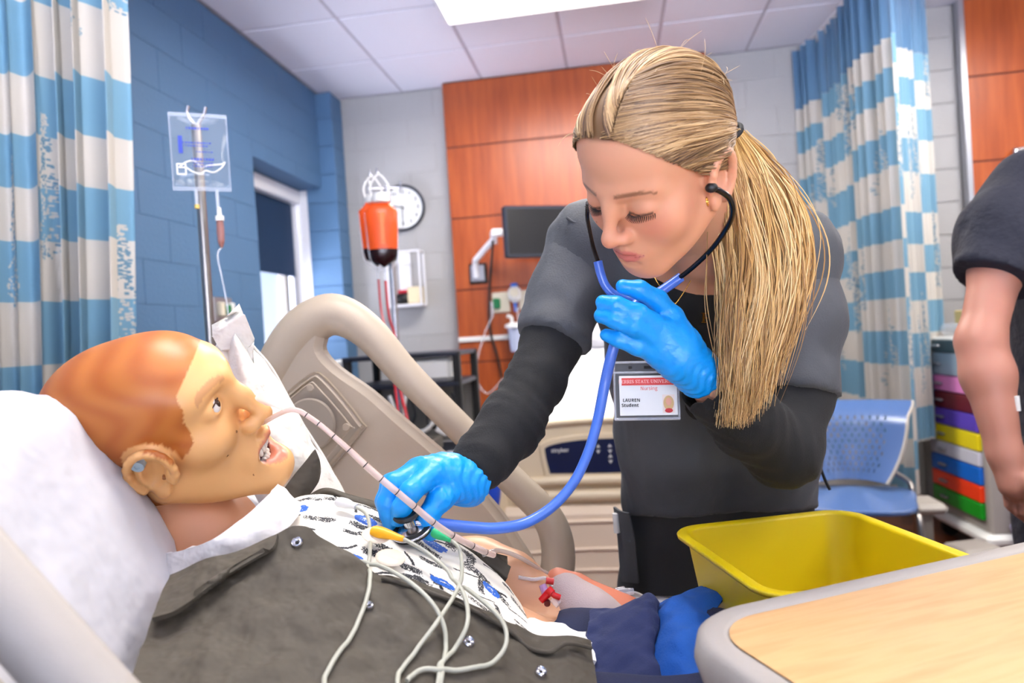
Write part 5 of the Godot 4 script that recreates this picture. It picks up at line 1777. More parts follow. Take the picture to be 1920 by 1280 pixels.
	manikin_lines(t, f)


var worn := []


func shirt_print() -> ImageTexture:
	var w := 900
	var h := 620
	var img := Image.create(w, h, false, Image.FORMAT_RGB8)
	img.fill(Color(0.90, 0.885, 0.84))
	var r := RandomNumberGenerator.new()
	r.seed = 21
	var stroke := func(ps: Array, wd: float, col: Color, dry: float) -> void:
		var c := curve(ps, 40)
		for p in c:
			for q in int(wd * 2.2):
				if r.randf() < dry:
					continue
				var o := Vector2(r.randf_range(-wd, wd), r.randf_range(-wd, wd))
				var x := int(p.x + o.x)
				var y := int(p.y + o.y)
				if x >= 0 and y >= 0 and x < w - 3 and y < h - 3:
					img.fill_rect(Rect2i(x, y, 3, 3), col)
	var ink := Color(0.13, 0.14, 0.16)
	var blue := Color(0.12, 0.36, 0.72)
	# brushed ribs, joined by thin lines, with blue rings between them
	for k in 95:
		var c := Vector2(30 + (k % 11) * 82 + r.randf_range(-35, 35), 30 + (k / 11) * 68 + r.randf_range(-28, 28))
		var d := Vector2(r.randf_range(25, 60), 0).rotated(r.randf_range(0.3, 2.4))
		d = Vector2(r.randf_range(14, 46), 0).rotated(-0.5 + 0.35 * (k % 3) + (1.5 if k % 4 == 0 else 0.0))
		var wide := r.randf_range(2.0, 4.0) if k % 3 == 0 else r.randf_range(7.0, 15.0)
		stroke.call([c - d, c + Vector2(r.randf_range(-9, 9), r.randf_range(-9, 9)), c + d], wide, ink, 0.55 if k % 3 == 0 else 0.86)
	for k in 14:
		var c := Vector2(90 + (k % 4) * 220 + r.randf_range(-40, 40), 80 + (k / 4) * 190 + r.randf_range(-30, 30))
		var ring := []
		for i in 9:
			ring.append(c + Vector2(cos(i * 0.85) * r.randf_range(22, 36), sin(i * 0.85) * r.randf_range(9, 20)))
		stroke.call(ring, 5.5, blue, 0.78)
		stroke.call([c - Vector2(26, 8), c + Vector2(0, 4), c + Vector2(26, -6)], 6.0, blue, 0.85)
	return ImageTexture.create_from_image(img)


func manikin_clothes(t: Node3D, f: Transform3D) -> void:
	# printed white shirt over the chest
	var shirt_m := mat(Color.WHITE, 0.8)
	shirt_m.albedo_texture = shirt_print()
	worn.append(cloth_net([
		[[505, 985, 0.99], [590, 950, 1.0], [660, 960, 1.0], [740, 985, 0.99], [820, 1020, 0.98], [900, 1070, 0.97], [950, 1120, 0.96], [1000, 1190, 0.95]],
		[[500, 955, 0.95], [585, 925, 0.95], [660, 938, 0.95], [735, 965, 0.94], [820, 1000, 0.93], [905, 1050, 0.92], [955, 1100, 0.91], [1000, 1175, 0.90]],
		[[480, 980, 0.86], [560, 965, 0.86], [650, 975, 0.85], [730, 1000, 0.845], [800, 1035, 0.84], [880, 1085, 0.83], [940, 1130, 0.83], [995, 1185, 0.83]],
		[[450, 1015, 0.80], [545, 1010, 0.79], [640, 1035, 0.78], [720, 1060, 0.775], [795, 1085, 0.77], [880, 1130, 0.77], [950, 1170, 0.78], [1010, 1210, 0.79]],
		[[420, 1060, 0.75], [530, 1060, 0.73], [640, 1090, 0.72], [720, 1110, 0.72], [800, 1140, 0.72], [880, 1180, 0.72], [960, 1215, 0.74], [1020, 1250, 0.76]]], 0.006, 0.0015, 1.3, 8))
	obj("shirt", worn[0], shirt_m, t)
	var white := bumpy(mat(Color(0.88, 0.87, 0.86), 0.85), M.crease_n, 3.0, 0.8)
	# plain white neck cloth, and the shirt's tail at the waist
	obj("neck_cloth", cloth_net([
		[[300, 1040, 0.76], [345, 1030, 0.74], [400, 1010, 0.73], [455, 970, 0.75], [500, 930, 0.78], [520, 908, 0.84]],
		[[310, 1070, 0.745], [365, 1052, 0.73], [430, 1025, 0.73], [490, 985, 0.75], [530, 945, 0.79], [545, 925, 0.85]],
		[[330, 1110, 0.73], [400, 1085, 0.725], [470, 1050, 0.735], [525, 1005, 0.76], [560, 965, 0.80], [565, 945, 0.86]]], 0.007, 0.003, 2.2, 8), white, t)
	obj("shirt_tail", cloth_net([
		[[960, 1150, 0.88], [1010, 1160, 0.88], [1060, 1170, 0.87], [1110, 1185, 0.87]],
		[[955, 1185, 0.82], [1010, 1180, 0.82], [1060, 1188, 0.82], [1112, 1200, 0.82]],
		[[985, 1225, 0.77], [1030, 1215, 0.765], [1075, 1220, 0.765], [1120, 1235, 0.77]]], 0.008, 0.003, 1.6, 7), white, t)
	# olive jacket: near front, collar, placket; far front and collar
	var olive := bumpy(mat(Color(0.265, 0.24, 0.195), 0.75), M.crease_n, 2.2, 0.8)
	olive.rim_enabled = true
	olive.rim = 0.2
	worn.append(cloth_net([
		[[322, 1080, 0.70], [420, 1050, 0.715], [505, 1012, 0.73], [560, 985, 0.74], [615, 1012, 0.738], [690, 1062, 0.732], [760, 1085, 0.728], [850, 1118, 0.728], [940, 1162, 0.732], [1020, 1185, 0.742], [1108, 1200, 0.752]],
		[[296, 1135, 0.665], [400, 1105, 0.68], [490, 1075, 0.69], [565, 1062, 0.70], [640, 1085, 0.70], [710, 1110, 0.70], [780, 1135, 0.70], [860, 1168, 0.70], [950, 1205, 0.705], [1030, 1225, 0.715], [1116, 1240, 0.725]],
		[[268, 1205, 0.61], [380, 1180, 0.63], [480, 1160, 0.64], [560, 1155, 0.65], [640, 1165, 0.655], [710, 1185, 0.66], [790, 1205, 0.66], [870, 1228, 0.665], [950, 1250, 0.67], [1030, 1268, 0.68], [1122, 1288, 0.69]],
		[[244, 1270, 0.56], [365, 1255, 0.58], [480, 1245, 0.59], [560, 1245, 0.605], [640, 1250, 0.61], [710, 1262, 0.62], [790, 1275, 0.62], [870, 1290, 0.625], [950, 1308, 0.63], [1040, 1325, 0.64], [1132, 1345, 0.65]],
		[[225, 1370, 0.52], [360, 1365, 0.53], [480, 1360, 0.535], [560, 1360, 0.54], [640, 1365, 0.55], [710, 1372, 0.56], [790, 1385, 0.57], [870, 1395, 0.575], [950, 1405, 0.58], [1040, 1420, 0.59], [1140, 1440, 0.60]],
		[[210, 1520, 0.52], [360, 1520, 0.52], [480, 1520, 0.52], [560, 1520, 0.53], [640, 1525, 0.535], [710, 1530, 0.54], [790, 1540, 0.55], [870, 1550, 0.56], [950, 1555, 0.57], [1040, 1570, 0.58], [1140, 1590, 0.59]]], 0.004, 0.0042, 1.7, 9))
	obj("jacket", worn[1], olive, t)
	obj("collar", cloth_net([
		[[318, 1076, 0.690], [380, 1052, 0.695], [450, 1030, 0.707], [520, 998, 0.722]],
		[[300, 1118, 0.655], [360, 1100, 0.66], [425, 1072, 0.675], [505, 1030, 0.70]],
		[[286, 1162, 0.625], [328, 1146, 0.632], [376, 1112, 0.652], [425, 1075, 0.682]]], 0.005, 0.002, 1.4, 8), olive, t)
	obj("far_front", cloth_net([
		[[528, 958, 0.97], [575, 928, 0.965], [612, 912, 0.96], [655, 926, 0.96], [740, 953, 0.955], [820, 985, 0.95], [905, 1026, 0.945], [958, 1062, 0.94]],
		[[540, 966, 0.955], [585, 936, 0.95], [618, 924, 0.945], [655, 938, 0.945], [740, 968, 0.94], [820, 1002, 0.935], [895, 1045, 0.93], [950, 1085, 0.925]],
		[[545, 985, 0.965], [590, 960, 0.97], [625, 955, 0.97], [660, 965, 0.97], [740, 990, 0.965], [815, 1020, 0.96], [885, 1060, 0.955], [940, 1100, 0.95]]], 0.004, 0.002, 1.0, 8), olive, t)
	obj("far_collar", cloth_net([
		[[515, 940, 0.93], [548, 895, 0.95], [578, 858, 0.965], [592, 842, 0.975]],
		[[530, 955, 0.93], [562, 915, 0.95], [588, 878, 0.965], [600, 862, 0.975]],
		[[545, 962, 0.94], [575, 935, 0.955], [597, 905, 0.97], [602, 885, 0.98]]], 0.004, 0.001, 1.4, 6), olive, t)
	obj("far_flap", cloth_net([[[895, 1030, 0.93], [925, 1035, 0.95], [952, 1042, 0.97]], [[905, 1052, 0.925], [932, 1058, 0.94], [952, 1060, 0.96]], [[925, 1078, 0.92], [945, 1080, 0.935], [948, 1076, 0.95]]], 0.003, 0.001, 1.0, 5), olive, t)
	obj("seam", MB.new().tube(curve(path_at([[716, 1082, 0.722], [800, 1108, 0.718], [880, 1140, 0.715], [950, 1178, 0.715], [990, 1212, 0.712], [1030, 1222, 0.712], [1062, 1206, 0.722], [1108, 1214, 0.732]]), 8), 0.0035, 8, true, 0.6), olive, t)
	if false: obj("fold_edge", MB.new().tube(curve(path_at([[420, 1110, 0.668], [470, 1122, 0.664], [560, 1128, 0.664], [640, 1130, 0.670], [700, 1130, 0.680]]), 8), 0.0040, 8, true, 0.8), olive, t)
	for q in [[558, 1018, 0.708, 0.0062], [455, 1040, 0.700, 0.0045], [692, 1138, 0.668, 0.0050], [877, 1206, 0.668, 0.0062], [1013, 1262, 0.668, 0.0062]]:
		# sits on the cloth where the line of sight meets it
		var ray := (at(q[0], q[1], q[2]) - EYE).normalized()
		var c := Vector3.ZERO
		var nn := Vector3.UP
		var best := 1e9
		for i in worn[1].v.size():
			var d: Vector3 = worn[1].v[i] - EYE
			var off := (d - ray * d.dot(ray)).length()
			if off < best and worn[1].n[i].dot(ray) < 0.0:
				best = off
				c = worn[1].v[i]
				nn = worn[1].n[i]
		c = EYE + ray * (c - EYE).dot(ray) + nn * 0.001
		var sb := Basis(Quaternion(Vector3.UP, nn))
		var rr: float = q[3]
		obj("snap", MB.new().lathe([Vector2(rr * 0.3, 0.0016), Vector2(rr * 0.55, 0.0026), Vector2(rr * 0.7, 0.0022), Vector2(rr * 0.85, 0.0036), Vector2(rr, 0.002), Vector2(rr, -0.003)], 20, Transform3D(sb, c)), M.chrome, t)
		obj("snap_stud", MB.new().ball(c + sb.y * 0.0006, Vector3.ONE * rr * 0.30), M.black, t)
	var tr := Body.new()
	for q in [-0.085, 0.085]:
		tr.chain([Vector3(-0.07, 0.812, -0.80 + q), Vector3(0.10, 0.81, -0.80 + q), Vector3(0.16, 0.81, -0.80 + q)], [0.078, 0.070, 0.058], 0.04)
	var trm := MB.new()
	tr.mesh_into(trm, 0.014, Vector3(-0.1, 0.7, -1.05), Vector3(1.1, 0.96, -0.55))
	obj("trousers", trm, bumpy(mat(Color(0.025, 0.075, 0.22), 0.85), M.weave_n, 10.0, 0.3), t)
	# white bandage on the far forearm
	var gz := Body.new()
	gz.chain([at(1062, 1120, 0.98), at(1105, 1160, 0.955), at(1165, 1190, 0.95)], [0.034, 0.038, 0.032], 0.02)
	var gm := MB.new()
	gz.mesh_into(gm, 0.008, at(1090, 1150, 0.96) - Vector3.ONE * 0.13, at(1090, 1150, 0.96) + Vector3.ONE * 0.15)
	obj("bandage", gm, bumpy(mat(Color(0.70, 0.63, 0.62), 0.85), M.weave_n, 14.0, 0.8), t, "white gauze wrapped round the forearm")


# keeps a cable on top of the clothes it lies on
func lifted(ps: Array) -> Array:
	var out := []
	for i in ps.size():
		var p: Vector3 = ps[i]
		for m in worn:
			var best := 1e9
			var at_i := 0
			for k in m.v.size() / 2:
				var d: float = (m.v[k] - p).length_squared()
				if d < best:
					best = d
					at_i = k
			if best < 0.0012:
				var h: float = (p - m.v[at_i]).dot(m.n[at_i])
				if h < 0.0042:
					p += m.n[at_i] * (0.0042 - h)
		out.append(p)
	for q in 2:
		for i in range(1, out.size() - 1):
			out[i] = (out[i - 1] + out[i] * 2.0 + out[i + 1]) / 4.0
	return out


func manikin_lines(t: Node3D, f: Transform3D) -> void:
	# feeding tube taped at the nose
	var line := curve([f * Vector3(-0.004, -0.044, 0.112), at(545, 768, 0.775), at(585, 785, 0.77), at(640, 830, 0.77), at(700, 885, 0.772), at(760, 935, 0.78), at(830, 992, 0.80), at(900, 1030, 0.83), at(925, 1040, 0.86)], 8)
	var ng := thing("feeding_tube", "clear marked feeding tube running from the manikin's nose across the chest", "tube", at(700, 880, 0.77))
	var rr := []
	for i in line.size(): rr.append(0.0029 + 0.0010 * smoothstep(0.3, 0.5, float(i) / line.size()))
	obj("tube", MB.new().tube(line, rr, 12), glass(Color(0.93, 0.82, 0.77), 0.55, 0.15), ng)
	var marks := MB.new()
	for i in range(14, line.size() - 4, 4):
		marks.tube([line[i] - (line[i + 1] - line[i]).normalized() * 0.0006, line[i] + (line[i + 1] - line[i]).normalized() * 0.0006], rr[i] * 1.04, 12)
	obj("mark", marks, M.ink, ng)
	tag(obj("nose_tape", cloth_net([[[486, 735, 0.802], [500, 738, 0.797], [515, 742, 0.795]], [[478, 748, 0.797], [500, 752, 0.790], [518, 756, 0.786]], [[498, 760, 0.792], [512, 763, 0.785], [538, 772, 0.777]]], 0.0008, 0.0, 1.0, 5), glass(Color(0.95, 0.86, 0.80), 0.5, 0.2)), "clear tape holding the tube on the manikin's nose", "tape")
	# drip tube at the far arm
	tag(obj("drip_tube", MB.new().tube(curve(path_at([[905, 1040, 0.93], [935, 1032, 0.95], [975, 1045, 0.98], [1025, 1075, 1.0], [1060, 1090, 1.01], [1120, 1105, 1.03], [1160, 1115, 1.03], [1190, 1112, 1.03], [1212, 1122, 1.02]]), 8), 0.0032, 10), glass(Color(0.85, 0.82, 0.80), 0.45, 0.12)), "clear drip tube arching from the jacket to the manikin's far arm", "tube")
	tag(obj("drip_tube", MB.new().tube(curve(path_at([[972, 1082, 0.97], [1000, 1086, 0.97], [1024, 1084, 0.97], [1035, 1100, 0.965]]), 8), 0.0026, 10), glass(Color(0.88, 0.88, 0.9), 0.5, 0.12)), "short clear tube looping into the red stopcock", "tube")
	var cn := thing("tube_connector", "clear plastic tube connector lying beside the salmon foam splint", "connector", at(1170, 1112, 1.0))
	obj("barrel", MB.new().tube(path_at([[1135, 1116, 1.0], [1155, 1112, 1.0], [1156, 1112, 1.0], [1172, 1109, 1.0], [1173, 1109, 1.0], [1188, 1107, 1.0]]), [0.004, 0.006, 0.008, 0.008, 0.005, 0.004], 12), M.clear_haze, cn)
	# stopcock
	var sc := thing("stopcock", "red stopcock with a lilac hub on the manikin's far forearm", "stopcock", at(1026, 1112, 0.93))
	var red := mat(Color(0.75, 0.02, 0.07), 0.3)
	obj("body", MB.new().tube(path_at([[1014, 1126, 0.925], [1030, 1110, 0.925], [1034, 1107, 0.925]]), [0.0045, 0.0055, 0.005], 12), red, sc)
	obj("handle", MB.new().tube(path_at([[1030, 1108, 0.922], [1040, 1116, 0.918], [1050, 1120, 0.918]]), 0.0040, 10), red, sc)
	obj("handle", MB.new().tube(path_at([[1028, 1104, 0.922], [1036, 1112, 0.918]]), 0.005, 10), red, sc)
	obj("hub", MB.new().tube(path_at([[1017, 1096, 0.935], [1023, 1112, 0.93]]), [0.005, 0.0055], 12), glass(Color(0.65, 0.5, 0.75), 0.6, 0.2), sc)
	obj("port", MB.new().tube(path_at([[1026, 1132, 0.92], [1026, 1128, 0.925]]), [0.0042, 0.0042], 12), mat(Color(0.35, 0.08, 0.12), 0.3), sc)
	obj("luer", MB.new().tube(path_at([[1036, 1122, 0.925], [1048, 1134, 0.92]]), [0.005, 0.0055], 12), M.clear_haze, sc)
	obj("red_stub", MB.new().tube(path_at([[1024, 1088, 0.95], [1038, 1090, 0.95]]), [0.0045, 0.0045], 12), mat(Color(0.75, 0.15, 0.15), 0.4), sc)
	# foam splint
	var sp := Body.new()
	sp.chain([at(1046, 1086, 1.0), at(1080, 1100, 1.0), at(1180, 1138, 0.99)], [0.017, 0.018, 0.016], 0.01)
	sp.chain([at(1050, 1098, 0.985), at(1170, 1148, 0.975)], [0.014, 0.014], 0.015)
	var spm := MB.new()
	sp.mesh_into(spm, 0.006, at(1110, 1112, 1.0) - Vector3(0.1, 0.08, 0.08), at(1110, 1112, 1.0) + Vector3(0.11, 0.08, 0.08))
	tag(obj("foam_splint", spm, mat(Color(0.83, 0.49, 0.37), 0.55)), "salmon pink foam arm splint lying behind the navy cloth", "splint")

	# monitoring leads: snaps on the chest and pale grey cables over the jacket
	var grey := mat(Color(0.66, 0.66, 0.60), 0.45)
	var leads := [
		["electrode_lead", "yellow-ended monitoring lead snapped to the manikin's chest", mat(Color(0.93, 0.66, 0.03), 0.4), [[698, 994, 0.800], [722, 1000, 0.796], [757, 1010, 0.792]], [[757, 1010, 0.792], [800, 1035, 0.782], [845, 1075, 0.755], [872, 1120, 0.715], [876, 1170, 0.68], [850, 1220, 0.66], [815, 1275, 0.635], [800, 1330, 0.60]]],
		["electrode_lead", "green-ended monitoring lead under the gloved hand on the manikin's chest", mat(Color(0.16, 0.68, 0.42), 0.4), [[812, 996, 0.836], [828, 1003, 0.832], [846, 1012, 0.828]], [[846, 1012, 0.828], [862, 1030, 0.815], [866, 1075, 0.765], [855, 1110, 0.72], [820, 1165, 0.67], [780, 1220, 0.645], [745, 1285, 0.62], [730, 1340, 0.58]]],
		["electrode_lead", "white-ended monitoring lead at the top of the manikin's chest", M.plastic_white, [[632, 940, 0.872], [650, 944, 0.868], [668, 950, 0.862]], [[668, 950, 0.862], [688, 965, 0.85], [694, 1000, 0.81], [692, 1060, 0.74], [685, 1130, 0.69], [655, 1200, 0.645], [610, 1275, 0.60], [595, 1330, 0.57]]],
		["electrode_lead", "monitoring lead whose end is tucked under the jacket edge, looping widest to the left", grey, [[630, 1049, 0.765], [645, 1050, 0.76]], [[645, 1050, 0.752], [700, 1056, 0.742], [760, 1085, 0.712], [810, 1130, 0.685], [834, 1180, 0.67], [832, 1230, 0.655], [815, 1290, 0.63], [800, 1340, 0.6]]],
		["electrode_lead", "monitoring lead looping widest to the right across the olive jacket", grey, [[868, 1100, 0.755], [876, 1104, 0.752]], [[876, 1104, 0.742], [915, 1135, 0.712], [945, 1170, 0.692], [948, 1210, 0.672], [920, 1245, 0.655], [870, 1265, 0.642], [800, 1275, 0.625], [760, 1290, 0.61]]]]
	for q in leads:
		var ld := thing(q[0], q[1], "lead", at(q[3][0][0], q[3][0][1], q[3][0][2]), "monitoring leads")
		var snap: Array = curve(path_at(q[3]), 6)
		var sr := []
		for i in snap.size():
			var g := float(i) / (snap.size() - 1)
			sr.append(lerpf(0.0085 * (0.75 + 0.25 * minf(1.0, g * 5.0)), 0.0040, smoothstep(0.35, 1.0, g)) if q[3].size() > 2 else 0.0024)
		obj("clip", MB.new().tube(snap, sr, 14, true, 0.75), q[2], ld)
		if q[3].size() > 2:
			for g in [0.72, 0.82, 0.92]:
				var p: Vector3 = snap[int(g * (snap.size() - 1))]
				var d: Vector3 = (snap[-1] - snap[-2]).normalized() * 0.0008
				obj("strain_ring", MB.new().tube([p - d, p + d], 0.0053 - 0.001 * g, 12, true, 0.8), q[2], ld)
		obj("cable", MB.new().tube(lifted(curve(path_at(q[4]), 10)), 0.0023, 10), grey, ld)
	for q in [[705, 1003, 0.800, "round clear electrode pad under the yellow lead end"], [732, 1045, 0.775, "bare white electrode pad on the printed shirt below the yellow lead"]]:
		var c := at(q[0], q[1], q[2])
		tag(obj("electrode_pad", MB.new().ball(c, Vector3(0.017, 0.003, 0.014), Basis(Quaternion(Vector3.UP, Vector3(0.25, 0.9, 0.35).normalized()))), glass(Color(0.93, 0.88, 0.80), 0.75, 0.24)), q[3], "electrode", "electrode pads")


# ---------------------------------------------------------------- the nurse
func build_nurse() -> void:
	var f := Transform3D(Basis(Vector3(0.643, -0.3821, 0.6637), Vector3(-0.2028, 0.7507, 0.6287), Vector3(-0.7385, -0.5389, 0.4052)).orthonormalized() * Basis(Vector3.UP, 0.15), Vector3(0.0801, 1.4382, -0.8276) - eye_basis.x * 0.016)
	var hip := at(1345, 950, 1.31)
	var t := thing("person", "young woman in charcoal scrubs and bright blue gloves leaning over the bed with a stethoscope", "person", Vector3(hip.x, 0, hip.z))
	var arm_r := path_at([[1095, 455, 1.10], [1062, 560, 1.08], [1035, 640, 1.05], [1005, 712, 1.02], [958, 797, 0.97], [908, 857, 0.93], [872, 898, 0.905]])
	var arm_l := path_at([[1488, 478, 1.12], [1502, 600, 1.10], [1492, 740, 1.07], [1468, 846, 1.02], [1400, 790, 0.985], [1345, 732, 0.955], [1314, 700, 0.945]])
	var neck := [f * Vector3(0, -0.05, -0.035), at(1322, 452, 0.98), at(1300, 480, 1.08)]
	nurse_body(t, f, arm_r, arm_l, neck)
	nurse_clothes(t, f, arm_r, arm_l, neck, hip)
	nurse_hands(t)
	nurse_hair(t, f)
	nurse_extras(t, f)


func nurse_body(t: Node3D, f: Transform3D, arm_r: Array, arm_l: Array, neck: Array) -> void:
	var b := Body.new()
	skull = b
	b.ell(Vector3(0, 0.030, -0.008), Vector3(0.071, 0.082, 0.092), 0.02)
	b.ell(Vector3(0, 0.046, 0.036), Vector3(0.059, 0.050, 0.052), 0.03)
	b.ell(Vector3(0, -0.038, 0.030), Vector3(0.054, 0.070, 0.056), 0.03)
	b.pair_cap(Vector3(0.048, -0.052, 0.002), Vector3(0.014, -0.096, 0.060), 0.016, 0.012, 0.035)
	b.ell(Vector3(0, -0.094, 0.064), Vector3(0.019, 0.015, 0.016), 0.025)
	b.pair_ell(Vector3(0.038, -0.030, 0.058), Vector3(0.024, 0.024, 0.020), 0.03)
	b.pair_cap(Vector3(0.014, 0.013, 0.086), Vector3(0.044, 0.014, 0.068), 0.007, 0.006, 0.02)
	b.pair_ell(Vector3(0.031, -0.006, 0.096), Vector3(0.017, 0.011, 0.013), 0.016, 1)
	b.pair_ell(Vector3(0.031, -0.006, 0.0755), Vector3(0.0165, 0.0125, 0.0125), 0.007)
	b.pair_cap(Vector3(0.018, -0.0105, 0.0868), Vector3(0.044, -0.0095, 0.0770), 0.0014, 0.0012, 0.0025)
	b.chain([Vector3(0, 0.012, 0.088), Vector3(0, -0.004, 0.094), Vector3(0, -0.030, 0.108)], [0.0065, 0.0065, 0.0075], 0.013)
	b.ell(Vector3(0, -0.036, 0.108), Vector3(0.0095, 0.0085, 0.0095), 0.008)
	b.pair_ell(Vector3(0.0115, -0.039, 0.096), Vector3(0.0075, 0.0075, 0.010), 0.007)
	b.pair_ell(Vector3(0.0070, -0.0460, 0.099), Vector3(0.0034, 0.0040, 0.0055), 0.003, 1)
	b.ell(Vector3(0, -0.066, 0.074), Vector3(0.026, 0.020, 0.018), 0.02)
	b.ell(Vector3(0, -0.080, 0.0905), Vector3(0.014, 0.004, 0.006), 0.008, 1)
	b.chain([Vector3(-0.0210, -0.0672, 0.0800), Vector3(-0.010, -0.0628, 0.0885), Vector3(-0.003, -0.0612, 0.0915), Vector3(0, -0.0622, 0.0915), Vector3(0.003, -0.0612, 0.0915), Vector3(0.010, -0.0628, 0.0885), Vector3(0.0210, -0.0672, 0.0800)], [0.0016, 0.0034, 0.0038, 0.0036, 0.0038, 0.0034, 0.0016], 0.004)
	b.chain([Vector3(-0.0200, -0.0690, 0.0800), Vector3(-0.009, -0.0718, 0.0880), Vector3(0, -0.0725, 0.0900), Vector3(0.009, -0.0718, 0.0880), Vector3(0.0200, -0.0690, 0.0800)], [0.0016, 0.0040, 0.0046, 0.0040, 0.0016], 0.004)
	b.chain([Vector3(-0.0225, -0.0678, 0.0825), Vector3(-0.010, -0.0672, 0.0930), Vector3(0, -0.0674, 0.0952), Vector3(0.010, -0.0672, 0.0930), Vector3(0.0225, -0.0678, 0.0825)], [0.0007, 0.0009, 0.0009, 0.0009, 0.0007], 0.002, 1)
	for s in [-1.0, 1.0]:
		ear_shape(b, s, Vector3(0.0705 * s, -0.016, -0.004), 0.030, 0.018, -0.25)
	b.cap(Vector3(0, -0.04, -0.028), f.affine_inverse() * neck[1], 0.046, 0.050, 0.02)
	var skin := Color(0.81, 0.58, 0.45).srgb_to_linear()
	var flush := Color(0.82, 0.46, 0.36).srgb_to_linear()
	var lip := Color(0.74, 0.38, 0.36).srgb_to_linear()
	var brow := Color(0.50, 0.33, 0.23).srgb_to_linear()
	var lash := Color(0.22, 0.14, 0.11).srgb_to_linear()
	var scalp := Color(0.44, 0.32, 0.20).srgb_to_linear()
	var paint := func(p: Vector3) -> Color:
		var ax := absf(p.x)
		var c := skin.lerp(flush, 0.45 * exp(-(pow((ax - 0.042) / 0.020, 2.0) + pow((p.y + 0.030) / 0.018, 2.0))) * (1.0 if p.z > 0.03 else 0.0))
		c = c.lerp(flush, 0.30 * exp(-pow(p.x / 0.014, 2.0) - pow((p.y + 0.040) / 0.012, 2.0)) * smoothstep(0.09, 0.10, p.z))
		c = c.lerp(flush, 0.15 * exp(-pow((p.y + 0.012) / 0.012, 2.0) - pow((ax - 0.03) / 0.02, 2.0)))
		if p.z > 0.074 and ax < 0.0235:
			var u := ax / 0.0225
			var upper := -0.0580 - 0.0088 * u * u + (0.0018 * (1.0 - ax / 0.004) * -1.0 if ax < 0.004 else 0.0)
			var lower := -0.0776 + 0.0092 * u * u
			c = c.lerp(lip, smoothstep(0.0012, -0.0012, absf(p.y - (upper + lower) / 2.0) - (upper - lower) / 2.0) * 0.85)
		var bx := ax - 0.032
		if p.z > 0.05 and absf(bx) < 0.021:
			var by := 0.0165 - 10.0 * maxf(bx - 0.004, 0.0) * maxf(bx - 0.004, 0.0) * 1.6 + (0.06 * bx if bx < 0.0 else 0.0)
			c = c.lerp(brow, 0.95 * smoothstep(0.0034, 0.0014, absf(p.y - by) * (1.0 + maxf(bx, 0.0) * 40.0)))
			if absf(bx) < 0.0145:
				c = c.lerp(lash, 0.95 * smoothstep(0.0022, 0.0010, absf(p.y + 0.0108 - 4.0 * bx * bx)))
		c = c.lerp(scalp, smoothstep(0.072, 0.079, p.y))
		if p.z < 0.058 - 6.5 * maxf(0.062 - p.y, 0.0) * maxf(0.062 - p.y, 0.0) - 0.25 * maxf(0.062 - p.y, 0.0) and p.y > 0.004 and not (ax > 0.064 and p.y < 0.016): c = scalp
		if p.z < -0.025 and p.y > -0.055: c = scalp
		return c
	var m := MB.new()
	b.mesh_into(m, 0.0027, Vector3(-0.085, -0.17, -0.115), Vector3(0.085, 0.125, 0.125), f, paint)
	# the rest of the body, in the same mesh
	var r := Body.new()
	r.chain([neck[0], neck[1], neck[2]], [0.047, 0.050, 0.062], 0.03)
	r.chain([arm_r[0], neck[2], arm_l[0]], [0.050, 0.065, 0.052], 0.05)
	r.chain([at(1250, 620, 1.17), at(1280, 800, 1.26), at(1290, 930, 1.32)], [0.06, 0.055, 0.06], 0.04)
	r.chain([at(1420, 620, 1.19), at(1410, 800, 1.27), at(1410, 930, 1.33)], [0.06, 0.055, 0.06], 0.04)
	for arm in [arm_r, arm_l]:
		r.chain(arm, [0.042, 0.037, 0.034, 0.031, 0.031, 0.027, 0.0260], 0.02)
	var kx := at(1270, 1180, 1.33)
	for s in [0.0, 0.16]:
		r.chain([Vector3(kx.x + s, 0.82, kx.z), Vector3(kx.x + s, 0.45, kx.z + 0.02), Vector3(kx.x + s, 0.07, kx.z)], [0.075, 0.05, 0.035], 0.03)
	r.mesh_into(m, 0.0125, Vector3(-0.42, 0.0, -1.6), Vector3(0.72, 1.5, -0.75), Transform3D.IDENTITY, func(_p: Vector3) -> Color: return skin)
	var sm := painted(0.55)
	sm.subsurf_scatter_enabled = true
	sm.subsurf_scatter_strength = 0.18
	sm = bumpy(sm, noise_tex(0.25, 256, [], true, 1.6), 16.0, 0.22)
	obj("body", m, sm, t)
	# lashes on the lowered lids
	var dark := mat(Color(0.10, 0.065, 0.05), 0.6)
	for s in [-1.0, 1.0]:
		var l := MB.new()
		for i in 17:
			var u := i / 16.0
			var root := Vector3(s * lerpf(0.0175, 0.0455, u), -0.0108 - 0.0022 * sin(PI * u) + 0.002 * u, 0.0862 + 0.0030 * sin(PI * minf(u * 1.2, 1.0)) - 0.0105 * u * u)
			var ln := 0.0075 + 0.0055 * u
			var d := Vector3(s * (u - 0.35) * 0.75, -0.62, 0.75).normalized()
			l.tube([f * root, f * (root + d * ln * 0.55), f * (root + d * ln + Vector3(0, ln * 0.2, 0))], [0.0007, 0.0005, 0.0002], 4, false)
		obj("eyelashes", l, dark, t)


var skull: Body


func rumple(m: MB, amp: float, s: float, along := Vector3.ONE) -> void:
	for i in m.v.size():
		m.v[i] = m.v[i] + m.n[i] * amp * soft_noise(m.v[i] * along, s)
	m.renormal()


